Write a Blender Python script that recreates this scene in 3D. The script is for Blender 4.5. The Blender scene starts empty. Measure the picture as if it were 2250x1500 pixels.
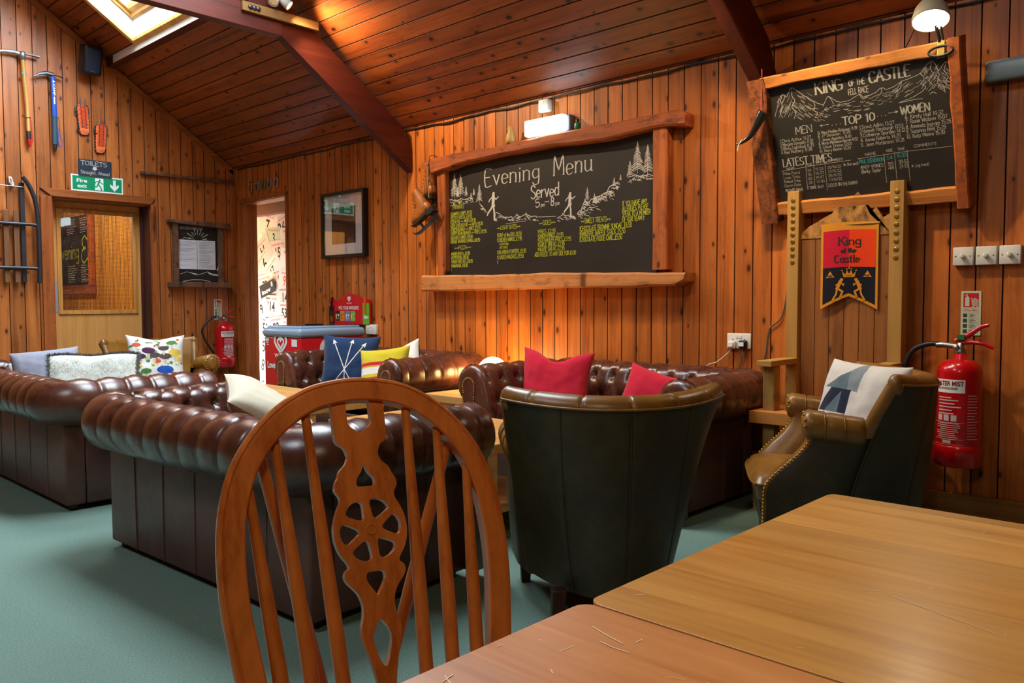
import bpy, bmesh, math, random
from mathutils import Vector, Matrix, noise as mnoise
PI = math.pi
scene = bpy.context.scene
COL = scene.collection

# ------------------------------------------------------------------ camera
CAM_Z = 1.09
def make_camera():
    pitch, roll, yaw = -0.0490225, -0.0033477, 0.7531416
    F = Vector((-math.sin(yaw)*math.cos(pitch), math.cos(yaw)*math.cos(pitch), math.sin(pitch)))
    r = Vector((math.cos(yaw), math.sin(yaw), 0)); u = r.cross(F)
    c, s = math.cos(roll), math.sin(roll)
    R = c*r + s*u; U = -s*r + c*u
    m = Matrix(((R.x, U.x, -F.x, 0), (R.y, U.y, -F.y, 0), (R.z, U.z, -F.z, CAM_Z), (0, 0, 0, 1)))
    cd = bpy.data.cameras.new('camera'); cam = bpy.data.objects.new('camera', cd)
    COL.objects.link(cam); cam.matrix_world = m
    cd.sensor_fit = 'HORIZONTAL'; cd.sensor_width = 36; cd.lens = 28.374
    cd.clip_start = 0.05; cd.clip_end = 100
    scene.camera = cam
make_camera()

# ------------------------------------------------------------------ view, world, light
vs = scene.view_settings
vs.view_transform = 'Standard'; vs.look = 'None'; vs.gamma = 1.0; vs.use_curve_mapping = False
vs.exposure = 0.2
try:
    cy = scene.cycles
    cy.use_denoising = True
    cy.max_bounces = 7; cy.diffuse_bounces = 4; cy.glossy_bounces = 3; cy.transmission_bounces = 4; cy.transparent_max_bounces = 8
    cy.sample_clamp_indirect = 6.0
    cy.caustics_reflective = False; cy.caustics_refractive = False
    cy.use_adaptive_sampling = True; cy.adaptive_threshold = 0.02
except Exception:
    pass

SKY = 23.0
def make_world():
    w = bpy.data.worlds.new('overcast_sky'); scene.world = w; w.use_nodes = True
    nt = w.node_tree; bg = nt.nodes['Background']
    bg.inputs['Color'].default_value = (0.78, 0.90, 1.0, 1); bg.inputs['Strength'].default_value = SKY
make_world()

# roof: eaves on the back wall at y=4.33, z=2.516, pitch .69, ridge at y=-.30
YB, ZE, PITCH, XL, XR, YF = 4.33, 2.516, 0.69, -8.131, 3.6, -4.93
YRIDGE = -0.30
def roof_z(y):
    return ZE + PITCH*(YB - y) if y >= YRIDGE else ZE + PITCH*(YB - (2*YRIDGE - y))
# roof windows (x0, x1, y0, y1): the first is the one seen, the second lies out of frame, the third is an unseen one added as cool fill
SKYLIGHTS = [(-7.43, -5.30, 1.75, 3.035), (-4.90, -2.75, 1.75, 3.035), (-3.3, -2.2, -2.3, -1.2)]
def portal(x0, x1, y0, y1):
    ld = bpy.data.lights.new('skylight_portal', 'AREA'); ld.shape = 'RECTANGLE'
    yc = (y0+y1)/2; sl = math.sqrt(1+PITCH*PITCH)
    ld.size = x1-x0; ld.size_y = (y1-y0)*sl; ld.energy = 1.0
    o = bpy.data.objects.new('skylight_portal', ld); COL.objects.link(o)
    a = -math.atan(PITCH) if yc >= YRIDGE else math.atan(PITCH)
    nrm = Vector((0, PITCH if yc >= YRIDGE else -PITCH, 1)).normalized()
    o.location = Vector(((x0+x1)/2, yc, roof_z(yc))) + nrm*0.145
    o.rotation_euler = (a, 0, 0)
    ld.cycles.is_portal = True
for s in SKYLIGHTS:
    portal(*s)

def spot(loc, target, energy, color, angle=70, blend=0.6, size=0.03):
    ld = bpy.data.lights.new('spot_bulb', 'SPOT'); ld.energy = energy; ld.color = color
    ld.spot_size = math.radians(angle); ld.spot_blend = blend; ld.shadow_soft_size = size
    o = bpy.data.objects.new('spot_bulb', ld); COL.objects.link(o); o.location = loc
    d = Vector(target)-Vector(loc); o.rotation_euler = d.to_track_quat('-Z', 'Y').to_euler()
    return o
def bulb(loc, energy, color, size=0.04):
    ld = bpy.data.lights.new('bulb', 'POINT'); ld.energy = energy; ld.color = color; ld.shadow_soft_size = size
    o = bpy.data.objects.new('bulb', ld); COL.objects.link(o); o.location = loc
    return o
WARM = (1.0, 0.74, 0.44)
WARM2 = (1.0, 0.80, 0.54)
bulb((-.15, .15, 2.45), 34, WARM2, .12)      # unseen warm fill light added over the tables

# ------------------------------------------------------------------ mesh helpers
def T(x=0, y=0, z=0): return Matrix.Translation((x, y, z))
def RX(a): return Matrix.Rotation(a, 4, 'X')
def RY(a): return Matrix.Rotation(a, 4, 'Y')
def RZ(a): return Matrix.Rotation(a, 4, 'Z')

class MB:
    """collects shapes and links them as ONE mesh object"""
    def __init__(self):
        self.v = []; self.f = []; self.mi = []; self.m = Matrix.Identity(4); self.mat = 0; self.sm = []
        self.smooth = False
    def add(self, vs, fs, smooth=None, mats=None):
        b = len(self.v); m = self.m
        self.v.extend([m @ Vector(p) for p in vs])
        for k, f in enumerate(fs):
            self.f.append([b+i for i in f]); self.mi.append(self.mat if mats is None else mats[k])
            self.sm.append(self.smooth if smooth is None else smooth)
        return self
    def box(self, x0, x1, y0, y1, z0, z1, rot=None):
        vs = [(x, y, z) for z in (z0, z1) for y in (y0, y1) for x in (x0, x1)]
        if rot is not None: vs = [rot @ Vector(p) for p in vs]
        return self.add(vs, [(0, 2, 3, 1), (4, 5, 7, 6), (0, 1, 5, 4), (2, 6, 7, 3), (0, 4, 6, 2), (1, 3, 7, 5)], False)
    def rbox(self, x0, x1, y0, y1, z0, z1, r=0.01, n=3):
        """box with rounded vertical and horizontal edges (superellipsoid style corners)"""
        bm = bmesh.new(); bmesh.ops.create_cube(bm, size=1)
        for v in bm.verts:
            v.co = Vector(((x0+x1)/2+v.co.x*(x1-x0), (y0+y1)/2+v.co.y*(y1-y0), (z0+z1)/2+v.co.z*(z1-z0)))
        bmesh.ops.bevel(bm, geom=list(bm.edges), offset=r, segments=n, profile=0.5, affect='EDGES')
        self.frombm(bm, True); return self
    def frombm(self, bm, smooth=False):
        bm.verts.index_update()
        self.add([v.co.copy() for v in bm.verts], [[v.index for v in f.verts] for f in bm.faces], smooth); bm.free(); return self
    def quad(self, a, b, c, d): return self.add([a, b, c, d], [(0, 1, 2, 3)], False)
    def prism(self, pts, h0, h1, axis='z', smooth=False):
        """closed polygon extruded along an axis; polygon given in the two other axes, in order"""
        def P(p, h):
            return {'z': (p[0], p[1], h), 'y': (p[0], h, p[1]), 'x': (h, p[0], p[1])}[axis]
        n = len(pts)
        bm = bmesh.new()
        a = [bm.verts.new(P(p, h0)) for p in pts]; b = [bm.verts.new(P(p, h1)) for p in pts]
        for i in range(n):
            bm.faces.new((a[i], a[(i+1) % n], b[(i+1) % n], b[i]))
        fa = bm.faces.new(a[::-1]); fb = bm.faces.new(b)
        if n > 4: bmesh.ops.triangulate(bm, faces=[fa, fb])
        bmesh.ops.recalc_face_normals(bm, faces=list(bm.faces))
        self.frombm(bm, smooth); return self
    def plate(self, outer, holes, h0, h1, axis='z'):
        """flat board with holes: outline and hole loops extruded"""
        def P(p, h):
            return Vector({'z': (p[0], p[1], h), 'y': (p[0], h, p[1]), 'x': (h, p[0], p[1])}[axis])
        bm = bmesh.new(); es = []; loops = []
        for lp in [outer]+holes:
            vv = [bm.verts.new(P(p, h0)) for p in lp]; loops.append(vv)
            for i in range(len(vv)): es.append(bm.edges.new((vv[i], vv[(i+1) % len(vv)])))
        r = bmesh.ops.triangle_fill(bm, use_beauty=True, use_dissolve=False, edges=es)
        fs = [g for g in r['geom'] if isinstance(g, bmesh.types.BMFace)]
        d = P((0, 0), h1)-P((0, 0), h0)
        ex = bmesh.ops.extrude_face_region(bm, geom=fs)
        bmesh.ops.translate(bm, vec=d, verts=[g for g in ex['geom'] if isinstance(g, bmesh.types.BMVert)])
        bmesh.ops.recalc_face_normals(bm, faces=list(bm.faces))
        self.frombm(bm, False); return self
    def tube(self, path, r, n=8, closed=False, caps=True, sq=1.0, up=None):
        """round bar along a path; r a number or one radius per point; sq flattens it along its second axis"""
        P = [Vector(p) for p in path]; k = len(P)
        rr = r if isinstance(r, (list, tuple)) else [r]*k
        vs = []; fs = []
        ref = Vector(up) if up else None
        prev = None
        for i in range(k):
            if closed: t = P[(i+1) % k]-P[i-1]
            else: t = P[min(i+1, k-1)]-P[max(i-1, 0)]
            if t.length < 1e-9: t = Vector((0, 0, 1))
            t.normalize()
            if ref is not None: a = ref - t*ref.dot(t)
            elif prev is None:
                q = Vector((0, 0, 1)) if abs(t.z) < 0.9 else Vector((1, 0, 0)); a = q - t*q.dot(t)
            else: a = prev - t*prev.dot(t)
            if a.length < 1e-6: a = t.orthogonal()
            a.normalize(); prev = a; b = t.cross(a)
            for j in range(n):
                an = 2*PI*j/n; vs.append(P[i]+a*(math.cos(an)*rr[i])+b*(math.sin(an)*rr[i]*sq))
        for i in range(k if closed else k-1):
            for j in range(n):
                a0 = i*n+j; a1 = i*n+(j+1) % n; i2 = (i+1) % k
                fs.append((a0, a1, i2*n+(j+1) % n, i2*n+j))
        self.add(vs, fs, True)
        if caps and not closed:
            self.add(vs[:n], [list(range(n))[::-1]], False); self.add(vs[-n:], [list(range(n))], False)
        return self
    def lathe(self, prof, n=24, m=None, a0=0, a1=2*PI):
        """profile of (r, z) turned about z"""
        vs = []; fs = []; full = abs(a1-a0-2*PI) < 1e-6; nn = n if full else n+1
        for (r, z) in prof:
            for j in range(nn):
                an = a0+(a1-a0)*j/n; vs.append((r*math.cos(an), r*math.sin(an), z))
        for i in range(len(prof)-1):
            for j in range(n):
                j2 = (j+1) % nn
                fs.append((i*nn+j, i*nn+j2, (i+1)*nn+j2, (i+1)*nn+j))
        if m is not None: vs = [m @ Vector(p) for p in vs]
        return self.add(vs, fs, True)
    def ball(self, c, r, n=12, sx=1, sy=1, sz=1):
        pr = [(r*math.sin(PI*i/n), -r*math.cos(PI*i/n)) for i in range(n+1)]
        return self.lathe(pr, max(8, n), T(*c) @ Matrix.Diagonal((sx, sy, sz, 1)))
    def grid(self, fn, nu, nv, wrapu=False, mfn=None, smooth=True):
        vs = [fn(i/nu, j/nv) for j in range(nv+1) for i in range(nu+1)]
        fs = []; ms = []
        for j in range(nv):
            for i in range(nu):
                a = j*(nu+1)+i; fs.append((a, a+1, a+nu+2, a+nu+1))
                if mfn: ms.append(mfn((i+.5)/nu, (j+.5)/nv))
        return self.add(vs, fs, smooth, ms if mfn else None)
    def poly(self, pts, z=0):
        """flat filled polygon in the local xy plane"""
        bm = bmesh.new(); f = bm.faces.new([bm.verts.new((p[0], p[1], z)) for p in pts])
        if f.normal.z < 0 or True:
            f.normal_update()
            if f.normal.z < 0: f.normal_flip()
        bmesh.ops.triangulate(bm, faces=[f]); self.frombm(bm); return self
    _q = 0
    def stroke(self, pts, w, z=0, closed=False):
        """chalk or paint stroke of width w along a polyline in the local xy plane"""
        P = [Vector((p[0], p[1])) for p in pts]
        if closed: P = P+[P[0]]
        for a, b in zip(P[:-1], P[1:]):
            d = b-a
            if d.length < 1e-7: d = Vector((1e-4, 0))
            d.normalize(); n = Vector((-d.y, d.x))*w/2; e = d*w*0.35
            MB._q = (MB._q+1) % 120; zz = z; z = z+MB._q*4e-6
            self.quad((a.x-e.x-n.x, a.y-e.y-n.y, z), (b.x+e.x-n.x, b.y+e.y-n.y, z), (b.x+e.x+n.x, b.y+e.y+n.y, z), (a.x-e.x+n.x, a.y-e.y+n.y, z))
            z = zz
        return self
    def warp(self, fn, start=0):
        for i in range(start, len(self.v)): self.v[i] = Vector(fn(self.v[i]))
        return self
    def build(self, name, mats, parent=None, bevel=0, seg=2, sub=0, kind=None, label=None, merge=False):
        me = bpy.data.meshes.new(name)
        me.from_pydata([tuple(p) for p in self.v], [], self.f)
        if not isinstance(mats, (list, tuple)): mats = [mats]
        for m in mats: me.materials.append(m)
        for p, mi, s in zip(me.polygons, self.mi, self.sm):
            p.material_index = mi; p.use_smooth = s
        me.update()
        if merge:
            bm = bmesh.new(); bm.from_mesh(me); bmesh.ops.remove_doubles(bm, verts=bm.verts, dist=1e-5)
            bmesh.ops.recalc_face_normals(bm, faces=bm.faces); bm.to_mesh(me); bm.free()
        o = bpy.data.objects.new(name, me); COL.objects.link(o)
        if parent is not None: o.parent = parent
        if bevel:
            b = o.modifiers.new('bevel', 'BEVEL'); b.width = bevel; b.segments = seg; b.limit_method = 'ANGLE'; b.angle_limit = 0.6
            b.harden_normals = False
        if sub:
            s = o.modifiers.new('sub', 'SUBSURF'); s.levels = sub; s.render_levels = sub
        if kind: o['kind'] = kind
        if label: o['label'] = label
        return o

def tag(o, label, cat, group=None, kind=None):
    o['label'] = label; o['category'] = cat
    if group: o['group'] = group
    if kind: o['kind'] = kind
    return o
def thing(name, label, cat, m=None, group=None):
    o = bpy.data.objects.new(name, None); COL.objects.link(o); o.empty_display_size = 0.1
    if m is not None: o.matrix_world = m
    return tag(o, label, cat, group)
def structure(o):
    o['kind'] = 'structure'; return o
def copy_tree(o, m, label=None, group=None):
    c = o.copy(); COL.objects.link(c); c.matrix_world = m
    if label: c['label'] = label
    if group: c['group'] = group
    for ch in list(o.children):
        k = ch.copy(); COL.objects.link(k); k.parent = c
        for g in list(ch.children):
            h = g.copy(); COL.objects.link(h); h.parent = k
    return c
def lerp(a, b, t): return a+(b-a)*t
def clamp(x, a=0.0, b=1.0): return max(a, min(b, x))
def sstep(a, b, x):
    t = clamp((x-a)/(b-a)); return t*t*(3-2*t)
def catmull(pts, n=6, closed=False):
    P = [Vector(p) for p in pts]; k = len(P); out = []
    rng = range(k) if closed else range(k-1)
    for i in rng:
        if closed: p0, p1, p2, p3 = P[i-1], P[i], P[(i+1) % k], P[(i+2) % k]
        else: p0, p1, p2, p3 = P[max(i-1, 0)], P[i], P[i+1], P[min(i+2, k-1)]
        for j in range(n):
            t = j/n; t2 = t*t; t3 = t2*t
            out.append(0.5*((2*p1)+(p2-p0)*t+(2*p0-5*p1+4*p2-p3)*t2+(3*p1-p0-3*p2+p3)*t3))
    if not closed: out.append(P[-1].copy())
    return out
def segd(p, a, b):
    ax, ay = a; bx, by = b; dx, dy = bx-ax, by-ay; L = dx*dx+dy*dy
    t = 0 if L < 1e-12 else clamp(((p[0]-ax)*dx+(p[1]-ay)*dy)/L)
    return math.hypot(p[0]-ax-t*dx, p[1]-ay-t*dy)
def inpoly(p, poly):
    x, y = p; c = False; n = len(poly); j = n-1
    for i in range(n):
        xi, yi = poly[i]; xj, yj = poly[j]
        if (yi > y) != (yj > y) and x < (xj-xi)*(y-yi)/(yj-yi)+xi: c = not c
        j = i
    return c

# ------------------------------------------------------------------ materials
def srgb(h):
    if isinstance(h, str):
        h = h.lstrip('#'); c = [int(h[i:i+2], 16)/255 for i in (0, 2, 4)]
    else: c = [x/255 for x in h]
    return tuple([(x/12.92 if x <= 0.04045 else ((x+0.055)/1.055)**2.4) for x in c])+(1.0,)

class NT:
    def __init__(self, name):
        self.m = bpy.data.materials.new(name); self.m.use_nodes = True
        self.t = self.m.node_tree; self.b = self.t.nodes['Principled BSDF']
    def n(self, typ, **kw):
        x = self.t.nodes.new(typ)
        for k, v in kw.items(): setattr(x, k, v)
        return x
    def put(self, sock, v):
        if isinstance(v, bpy.types.NodeSocket): self.t.links.new(v, sock)
        elif v is not None:
            if hasattr(sock.default_value, '__len__') and not hasattr(v, '__len__'): v = (v,)*len(sock.default_value)
            sock.default_value = v
    def set(self, **kw):
        for k, v in kw.items():
            self.put(self.b.inputs[k.replace('_', ' ')], v)
        return self
    def math(self, op, a, b=None, c=None, cl=False):
        x = self.n('ShaderNodeMath', operation=op, use_clamp=cl); self.put(x.inputs[0], a)
        if b is not None: self.put(x.inputs[1], b)
        if c is not None: self.put(x.inputs[2], c)
        return x.outputs[0]
    def vmath(self, op, a, b=None):
        x = self.n('ShaderNodeVectorMath', operation=op); self.put(x.inputs[0], a)
        if b is not None: self.put(x.inputs[1], b)
        return x.outputs[0]
    def obj(self): return self.n('ShaderNodeTexCoord').outputs['Object']
    def sep(self, v):
        x = self.n('ShaderNodeSeparateXYZ'); self.put(x.inputs[0], v); return x.outputs
    def comb(self, a=0, b=0, c=0):
        x = self.n('ShaderNodeCombineXYZ')
        for s, v in zip(x.inputs, (a, b, c)): self.put(s, v)
        return x.outputs[0]
    def noise(self, v, scale=5, detail=3, rough=0.5, dist=0.0, out='Fac'):
        x = self.n('ShaderNodeTexNoise'); self.put(x.inputs['Vector'], v); self.put(x.inputs['Scale'], scale)
        x.inputs['Detail'].default_value = detail; x.inputs['Roughness'].default_value = rough; x.inputs['Distortion'].default_value = dist
        return x.outputs[out]
    def vor(self, v, scale=5, feature='F1', out='Distance', rnd=1.0):
        x = self.n('ShaderNodeTexVoronoi', feature=feature); self.put(x.inputs['Vector'], v); self.put(x.inputs['Scale'], scale)
        x.inputs['Randomness'].default_value = rnd
        return x.outputs[out]
    def white(self, v, dim='1D'):
        x = self.n('ShaderNodeTexWhiteNoise', noise_dimensions=dim)
        self.put(x.inputs['W' if dim == '1D' else 'Vector'], v); return x.outputs['Value']
    def ramp(self, f, stops, interp='LINEAR'):
        x = self.n('ShaderNodeValToRGB'); x.color_ramp.interpolation = interp; e = x.color_ramp.elements
        while len(e) < len(stops): e.new(0.5)
        for k, (p, c) in zip(e, stops):
            k.position = p; k.color = c if hasattr(c, '__len__') else (c, c, c, 1)
        self.put(x.inputs[0], f); return x.outputs[0]
    def mix(self, f, a, b, blend='MIX'):
        x = self.n('ShaderNodeMix', data_type='RGBA', blend_type=blend); self.put(x.inputs[0], f)
        self.put(x.inputs[6], a); self.put(x.inputs[7], b); return x.outputs[2]
    def maprange(self, v, a, b, c=0.0, d=1.0):
        x = self.n('ShaderNodeMapRange'); self.put(x.inputs[0], v)
        for i, q in zip((1, 2, 3, 4), (a, b, c, d)): x.inputs[i].default_value = q
        return x.outputs[0]
    def bump(self, h, strength=0.2, dist=0.01, nrm=None):
        x = self.n('ShaderNodeBump'); x.inputs['Strength'].default_value = strength; x.inputs['Distance'].default_value = dist
        self.put(x.inputs['Height'], h)
        if nrm is not None: self.put(x.inputs['Normal'], nrm)
        self.t.links.new(x.outputs[0], self.b.inputs['Normal']); return x.outputs[0]

def plain(name, col, rough=0.5, metal=0.0, coat=0.0, spec=0.5, var=0.0, vscale=8, bump=0.0, bscale=60):
    g = NT(name); c = srgb(col)
    if var:
        f = g.noise(g.obj(), vscale, 4)
        d = tuple([x*(1-var) for x in c[:3]])+(1,); l = tuple([min(1, x*(1+var)) for x in c[:3]])+(1,)
        g.set(Base_Color=g.ramp(f, [(0.3, d), (0.7, l)]))
    else: g.set(Base_Color=c)
    g.set(Roughness=rough, Metallic=metal, Coat_Weight=coat, Specular_IOR_Level=spec)
    if bump: g.bump(g.noise(g.obj(), bscale, 3), bump, 0.004)
    return g.m

def wood(name, dark, light, axis='z', rough=0.45, coat=0.0, grain=14.0, stretch=0.06, knots=0.5, pitch=None, paxis='x',
         vary=0.35, streak=0.0, ringc=None, bump=0.08, spec=0.4, poff=0.0, stain=0.0):
    """timber whose grain runs along an object axis; with pitch, each board of that width along paxis gets its own tone"""
    g = NT(name); o = g.obj(); s = g.sep(o); ix = {'x': 0, 'y': 1, 'z': 2}
    L = s[ix[axis]]; others = [s[i] for i in range(3) if i != ix[axis]]
    if pitch:
        cell = g.math('FLOOR', g.math('DIVIDE', g.math('ADD', s[ix[paxis]], poff), pitch)); rnd = g.white(cell)
        if axis != 'z' or True:
            # butt joints: boards end somewhere along their length
            pass
    else:
        oi = g.n('ShaderNodeObjectInfo'); rnd = oi.outputs['Random']
    off = g.math('MULTIPLY', rnd, 37.0)
    v = g.comb(g.math('ADD', others[0], off), g.math('ADD', others[1], off), g.math('MULTIPLY', L, stretch))
    n1 = g.noise(v, grain, 5, 0.6, 0.6)
    v2 = g.comb(g.math('ADD', others[0], off), others[1], g.math('MULTIPLY', L, stretch*0.35))
    fine = g.noise(v2, grain*9, 2, 0.5)
    f = g.math('ADD', g.math('MULTIPLY', n1, 0.8), g.math('MULTIPLY', fine, 0.25))
    d, l = srgb(dark), srgb(light)
    col = g.ramp(f, [(0.34, d), (0.52, tuple([(a*0.4+b*0.6) for a, b in zip(d, l)])), (0.70, l)])
    tone = g.math('ADD', 1-vary/2, g.math('MULTIPLY', rnd, vary))
    col = g.mix(1.0, col, g.comb(tone, tone, tone), 'MULTIPLY')
    if knots:
        across = others[0] if not pitch else s[ix[paxis]]
        kv = g.comb(g.math('ADD', across, off), g.math('ADD', g.math('MULTIPLY', L, 0.50), g.math('MULTIPLY', rnd, 9.0)), 0)
        vx = g.n('ShaderNodeTexVoronoi', voronoi_dimensions='2D'); g.put(vx.inputs['Vector'], kv); g.put(vx.inputs['Scale'], 8.5)
        kr = g.sep(vx.outputs['Color'])
        big = g.math('ADD', 0.45, g.math('MULTIPLY', kr[1], 0.9))
        kd = g.math('DIVIDE', vx.outputs['Distance'], big)
        on = g.math('MULTIPLY', g.math('GREATER_THAN', kr[0], 0.42), knots)
        kn = g.math('MULTIPLY', g.maprange(kd, 0.045, 0.105, 1, 0), on, cl=True)
        halo = g.math('MULTIPLY', g.maprange(kd, 0.09, 0.22, 0.30, 0), on, cl=True)
        kc = tuple([x*0.16 for x in d[:3]])+(1,)
        col = g.mix(halo, col, tuple([x*0.6 for x in d[:3]])+(1,))
        col = g.mix(kn, col, kc)
    if streak:
        sv = g.comb(g.math('MULTIPLY', g.math('ADD', others[0], off), 1.0), g.math('MULTIPLY', others[1], 0.3), g.math('MULTIPLY', L, 0.13))
        sn = g.noise(sv, 11, 4, 0.65)
        col = g.mix(g.math('MULTIPLY', g.maprange(sn, 0.58, 0.74), streak, cl=True), col, tuple([x*0.10 for x in d[:3]])+(1,))
    if stain:
        bn = g.noise(g.comb(g.math('ADD', others[0], off), g.math('ADD', others[1], off), g.math('MULTIPLY', L, 0.5)), 16, 6, 0.72)
        col = g.mix(g.math('MULTIPLY', g.maprange(bn, 0.54, 0.70), stain, cl=True), col, tuple([x*0.22 for x in d[:3]])+(1,))
    g.set(Base_Color=col, Roughness=g.math('ADD', rough-0.06, g.math('MULTIPLY', n1, 0.14)), Coat_Weight=coat, Specular_IOR_Level=spec)
    if coat: g.set(Coat_Roughness=0.18)
    if bump: g.bump(f, bump, 0.004)
    return g.m

def leather(name, dark, light, rough=0.32, spec=0.55, patch=2.5, coat=0.0):
    g = NT(name); o = g.obj()
    f = g.noise(o, patch, 4, 0.6)
    w = g.noise(o, 24, 3, 0.6)
    f2 = g.math('ADD', g.math('MULTIPLY', f, 0.75), g.math('MULTIPLY', w, 0.25))
    g.set(Base_Color=g.ramp(f2, [(0.35, srgb(dark)), (0.65, srgb(light))]), Specular_IOR_Level=spec, Coat_Weight=coat,
          Roughness=g.math('ADD', rough-0.08, g.math('MULTIPLY', g.noise(o, 9, 3), 0.18)))
    cr = g.vor(o, 190, 'DISTANCE_TO_EDGE')
    wr = g.noise(g.comb(*[s for s in g.sep(o)]), 16, 4, 0.65, 0.8)
    h = g.math('ADD', g.math('MULTIPLY', g.maprange(cr, 0, 0.12), 0.10), g.math('MULTIPLY', wr, 0.5))
    g.bump(h, 0.13, 0.005)
    return g.m

def fabric(name, col, var=0.12, scale=420, bump=0.25, rough=0.95, big=0.08):
    g = NT(name); o = g.obj(); c = srgb(col)
    f = g.noise(o, scale, 2); b = g.noise(o, 7, 3)
    t = g.math('ADD', 1-var/2-big/2, g.math('ADD', g.math('MULTIPLY', f, var), g.math('MULTIPLY', b, big)))
    g.set(Base_Color=g.mix(1.0, c, g.comb(t, t, t), 'MULTIPLY'), Roughness=rough, Specular_IOR_Level=0.15)
    try: g.set(Sheen_Weight=0.15)
    except Exception: pass
    if bump: g.bump(g.noise(o, scale*0.6, 2), bump, 0.002)
    return g.m

def emit(name, col, strength):
    g = NT(name); c = srgb(col)
    g.set(Base_Color=c, Emission_Color=c, Emission_Strength=strength, Roughness=0.4); return g.m

def glass(name, tint=(1, 1, 1), rough=0.02, ior=1.5, boost=1.0):
    """thin pane: clear, with a fresnel reflection"""
    g = NT(name); t = g.t; t.nodes.remove(g.b)
    ge = g.n('ShaderNodeNewGeometry'); dt = g.n('ShaderNodeVectorMath', operation='DOT_PRODUCT')
    t.links.new(ge.outputs['Normal'], dt.inputs[0]); t.links.new(ge.outputs['Incoming'], dt.inputs[1])
    sch = g.math('POWER', g.math('SUBTRACT', 1.0, g.math('ABSOLUTE', dt.outputs['Value']), cl=True), 5.0)
    fr = g.math('ADD', 0.05, g.math('MULTIPLY', sch, 0.95))
    tr = g.n('ShaderNodeBsdfTransparent'); tr.inputs[0].default_value = (*tint, 1)
    gl = g.n('ShaderNodeBsdfGlossy'); gl.inputs['Roughness'].default_value = rough
    mx = g.n('ShaderNodeMixShader'); t.links.new(g.math('MULTIPLY', fr, boost, cl=True), mx.inputs[0])
    t.links.new(tr.outputs[0], mx.inputs[1]); t.links.new(gl.outputs[0], mx.inputs[2])
    t.links.new(mx.outputs[0], t.nodes['Material Output'].inputs['Surface']); return g.m

M = {}
M['wall'] = wood('wall_boards', (134, 64, 20), (208, 118, 46), 'z', rough=0.46, knots=0.95, pitch=0.114, paxis='x', vary=0.42, streak=0.5, spec=0.35, stain=0.22, grain=14)
M['wall_l'] = wood('wall_boards_left', (134, 68, 28), (204, 120, 56), 'z', rough=0.40, knots=0.9, pitch=0.121, paxis='y', vary=0.42, streak=0.5, spec=0.4, stain=0.25, grain=14)
M['ceil'] = wood('ceiling_boards', (100, 43, 17), (166, 84, 35), 'x', rough=0.40, knots=1.0, pitch=0.098, paxis='y', vary=0.45, streak=0.6, spec=0.4, stain=0.45, grain=13)
M['joint'] = plain('board_joint', (66, 30, 12), .8)
M['beam'] = wood('beam_timber', (66, 22, 14), (100, 38, 22), 'y', rough=0.5, knots=0.0, vary=0.1, streak=0.2)
M['plate'] = wood('plate_timber', (104, 74, 36), (150, 108, 56), 'y', rough=0.6, knots=0.2, vary=0.1)
M['trim'] = wood('trim_timber', (116, 58, 22), (176, 98, 42), 'y', rough=0.5, knots=0.3, vary=0.2, stain=.3)
M['trim_z'] = wood('trim_timber_upright', (126, 64, 24), (190, 110, 48), 'z', rough=0.5, knots=0.4, vary=0.2, stain=.3)
M['skirt'] = wood('skirting_timber', (120, 78, 34), (168, 116, 56), 'x', rough=0.6, knots=0.3, vary=0.2)
M['door'] = wood('door_ply', (198, 128, 58), (228, 166, 92), 'z', rough=0.5, knots=0.0, grain=9, vary=0.1, bump=0.03)
M['bead'] = wood('door_bead', (176, 108, 40), (230, 166, 84), 'z', rough=0.45, knots=0.0, grain=26, vary=0.15)
M['casing'] = wood('door_casing', (122, 56, 20), (190, 104, 46), 'z', rough=0.45, knots=0.3, vary=0.2, streak=0.8, stain=.6)
M['liner'] = wood('door_liner', (62, 28, 24), (84, 42, 36), 'z', rough=0.5, knots=0.0, vary=0.05)
M['rustic'] = wood('rustic_timber', (104, 44, 20), (176, 92, 44), 'x', rough=0.6, knots=0.9, grain=16, vary=0.2, streak=0.9, bump=0.5, stain=.85)
M['rustic_z'] = wood('rustic_timber_upright', (128, 58, 22), (200, 108, 46), 'z', rough=0.6, knots=0.9, grain=16, vary=0.2, streak=0.9, bump=0.45, stain=.6)
M['bark_z'] = wood('bark_edged_timber', (70, 36, 16), (160, 88, 38), 'z', rough=0.75, knots=0.9, grain=26, stretch=0.2, vary=0.1, streak=1.0, bump=0.7, stain=1.0)
M['sawn'] = wood('sawn_timber', (168, 96, 38), (220, 146, 70), 'x', rough=0.65, knots=0.7, grain=14, vary=0.12, bump=0.35, stain=.35)
M['driftwood'] = wood('waney_timber', (150, 86, 40), (206, 138, 76), 'x', rough=0.65, knots=0.8, grain=12, vary=0.12, bump=0.4, stain=.6)
M['greywood'] = wood('weathered_timber', (74, 48, 32), (128, 90, 64), 'z', rough=0.75, knots=0.8, grain=14, vary=0.2, streak=0.9, bump=0.3, stain=.5)
M['greywood_y'] = wood('weathered_timber_rail', (74, 46, 32), (134, 90, 62), 'y', rough=0.75, knots=0.8, grain=14, vary=0.2, streak=0.9, bump=0.3, stain=.5)
M['bench'] = wood('bench_pine', (140, 102, 44), (186, 142, 72), 'z', rough=0.6, knots=0.35, grain=9, vary=0.1)
M['bench_y'] = wood('bench_pine_arm', (140, 102, 44), (190, 146, 78), 'y', rough=0.6, knots=0.35, grain=9, vary=0.1)
M['benchback'] = wood('bench_back_boards', (112, 66, 26), (168, 106, 48), 'z', rough=0.6, knots=0.8, pitch=0.0768, paxis='x', vary=0.3, stain=.3)
M['mountain'] = wood('scorched_timber', (84, 48, 16), (206, 148, 70), 'z', rough=0.6, knots=1.0, grain=24, stretch=0.7, vary=0.2, streak=0.9, stain=1.0)
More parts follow.
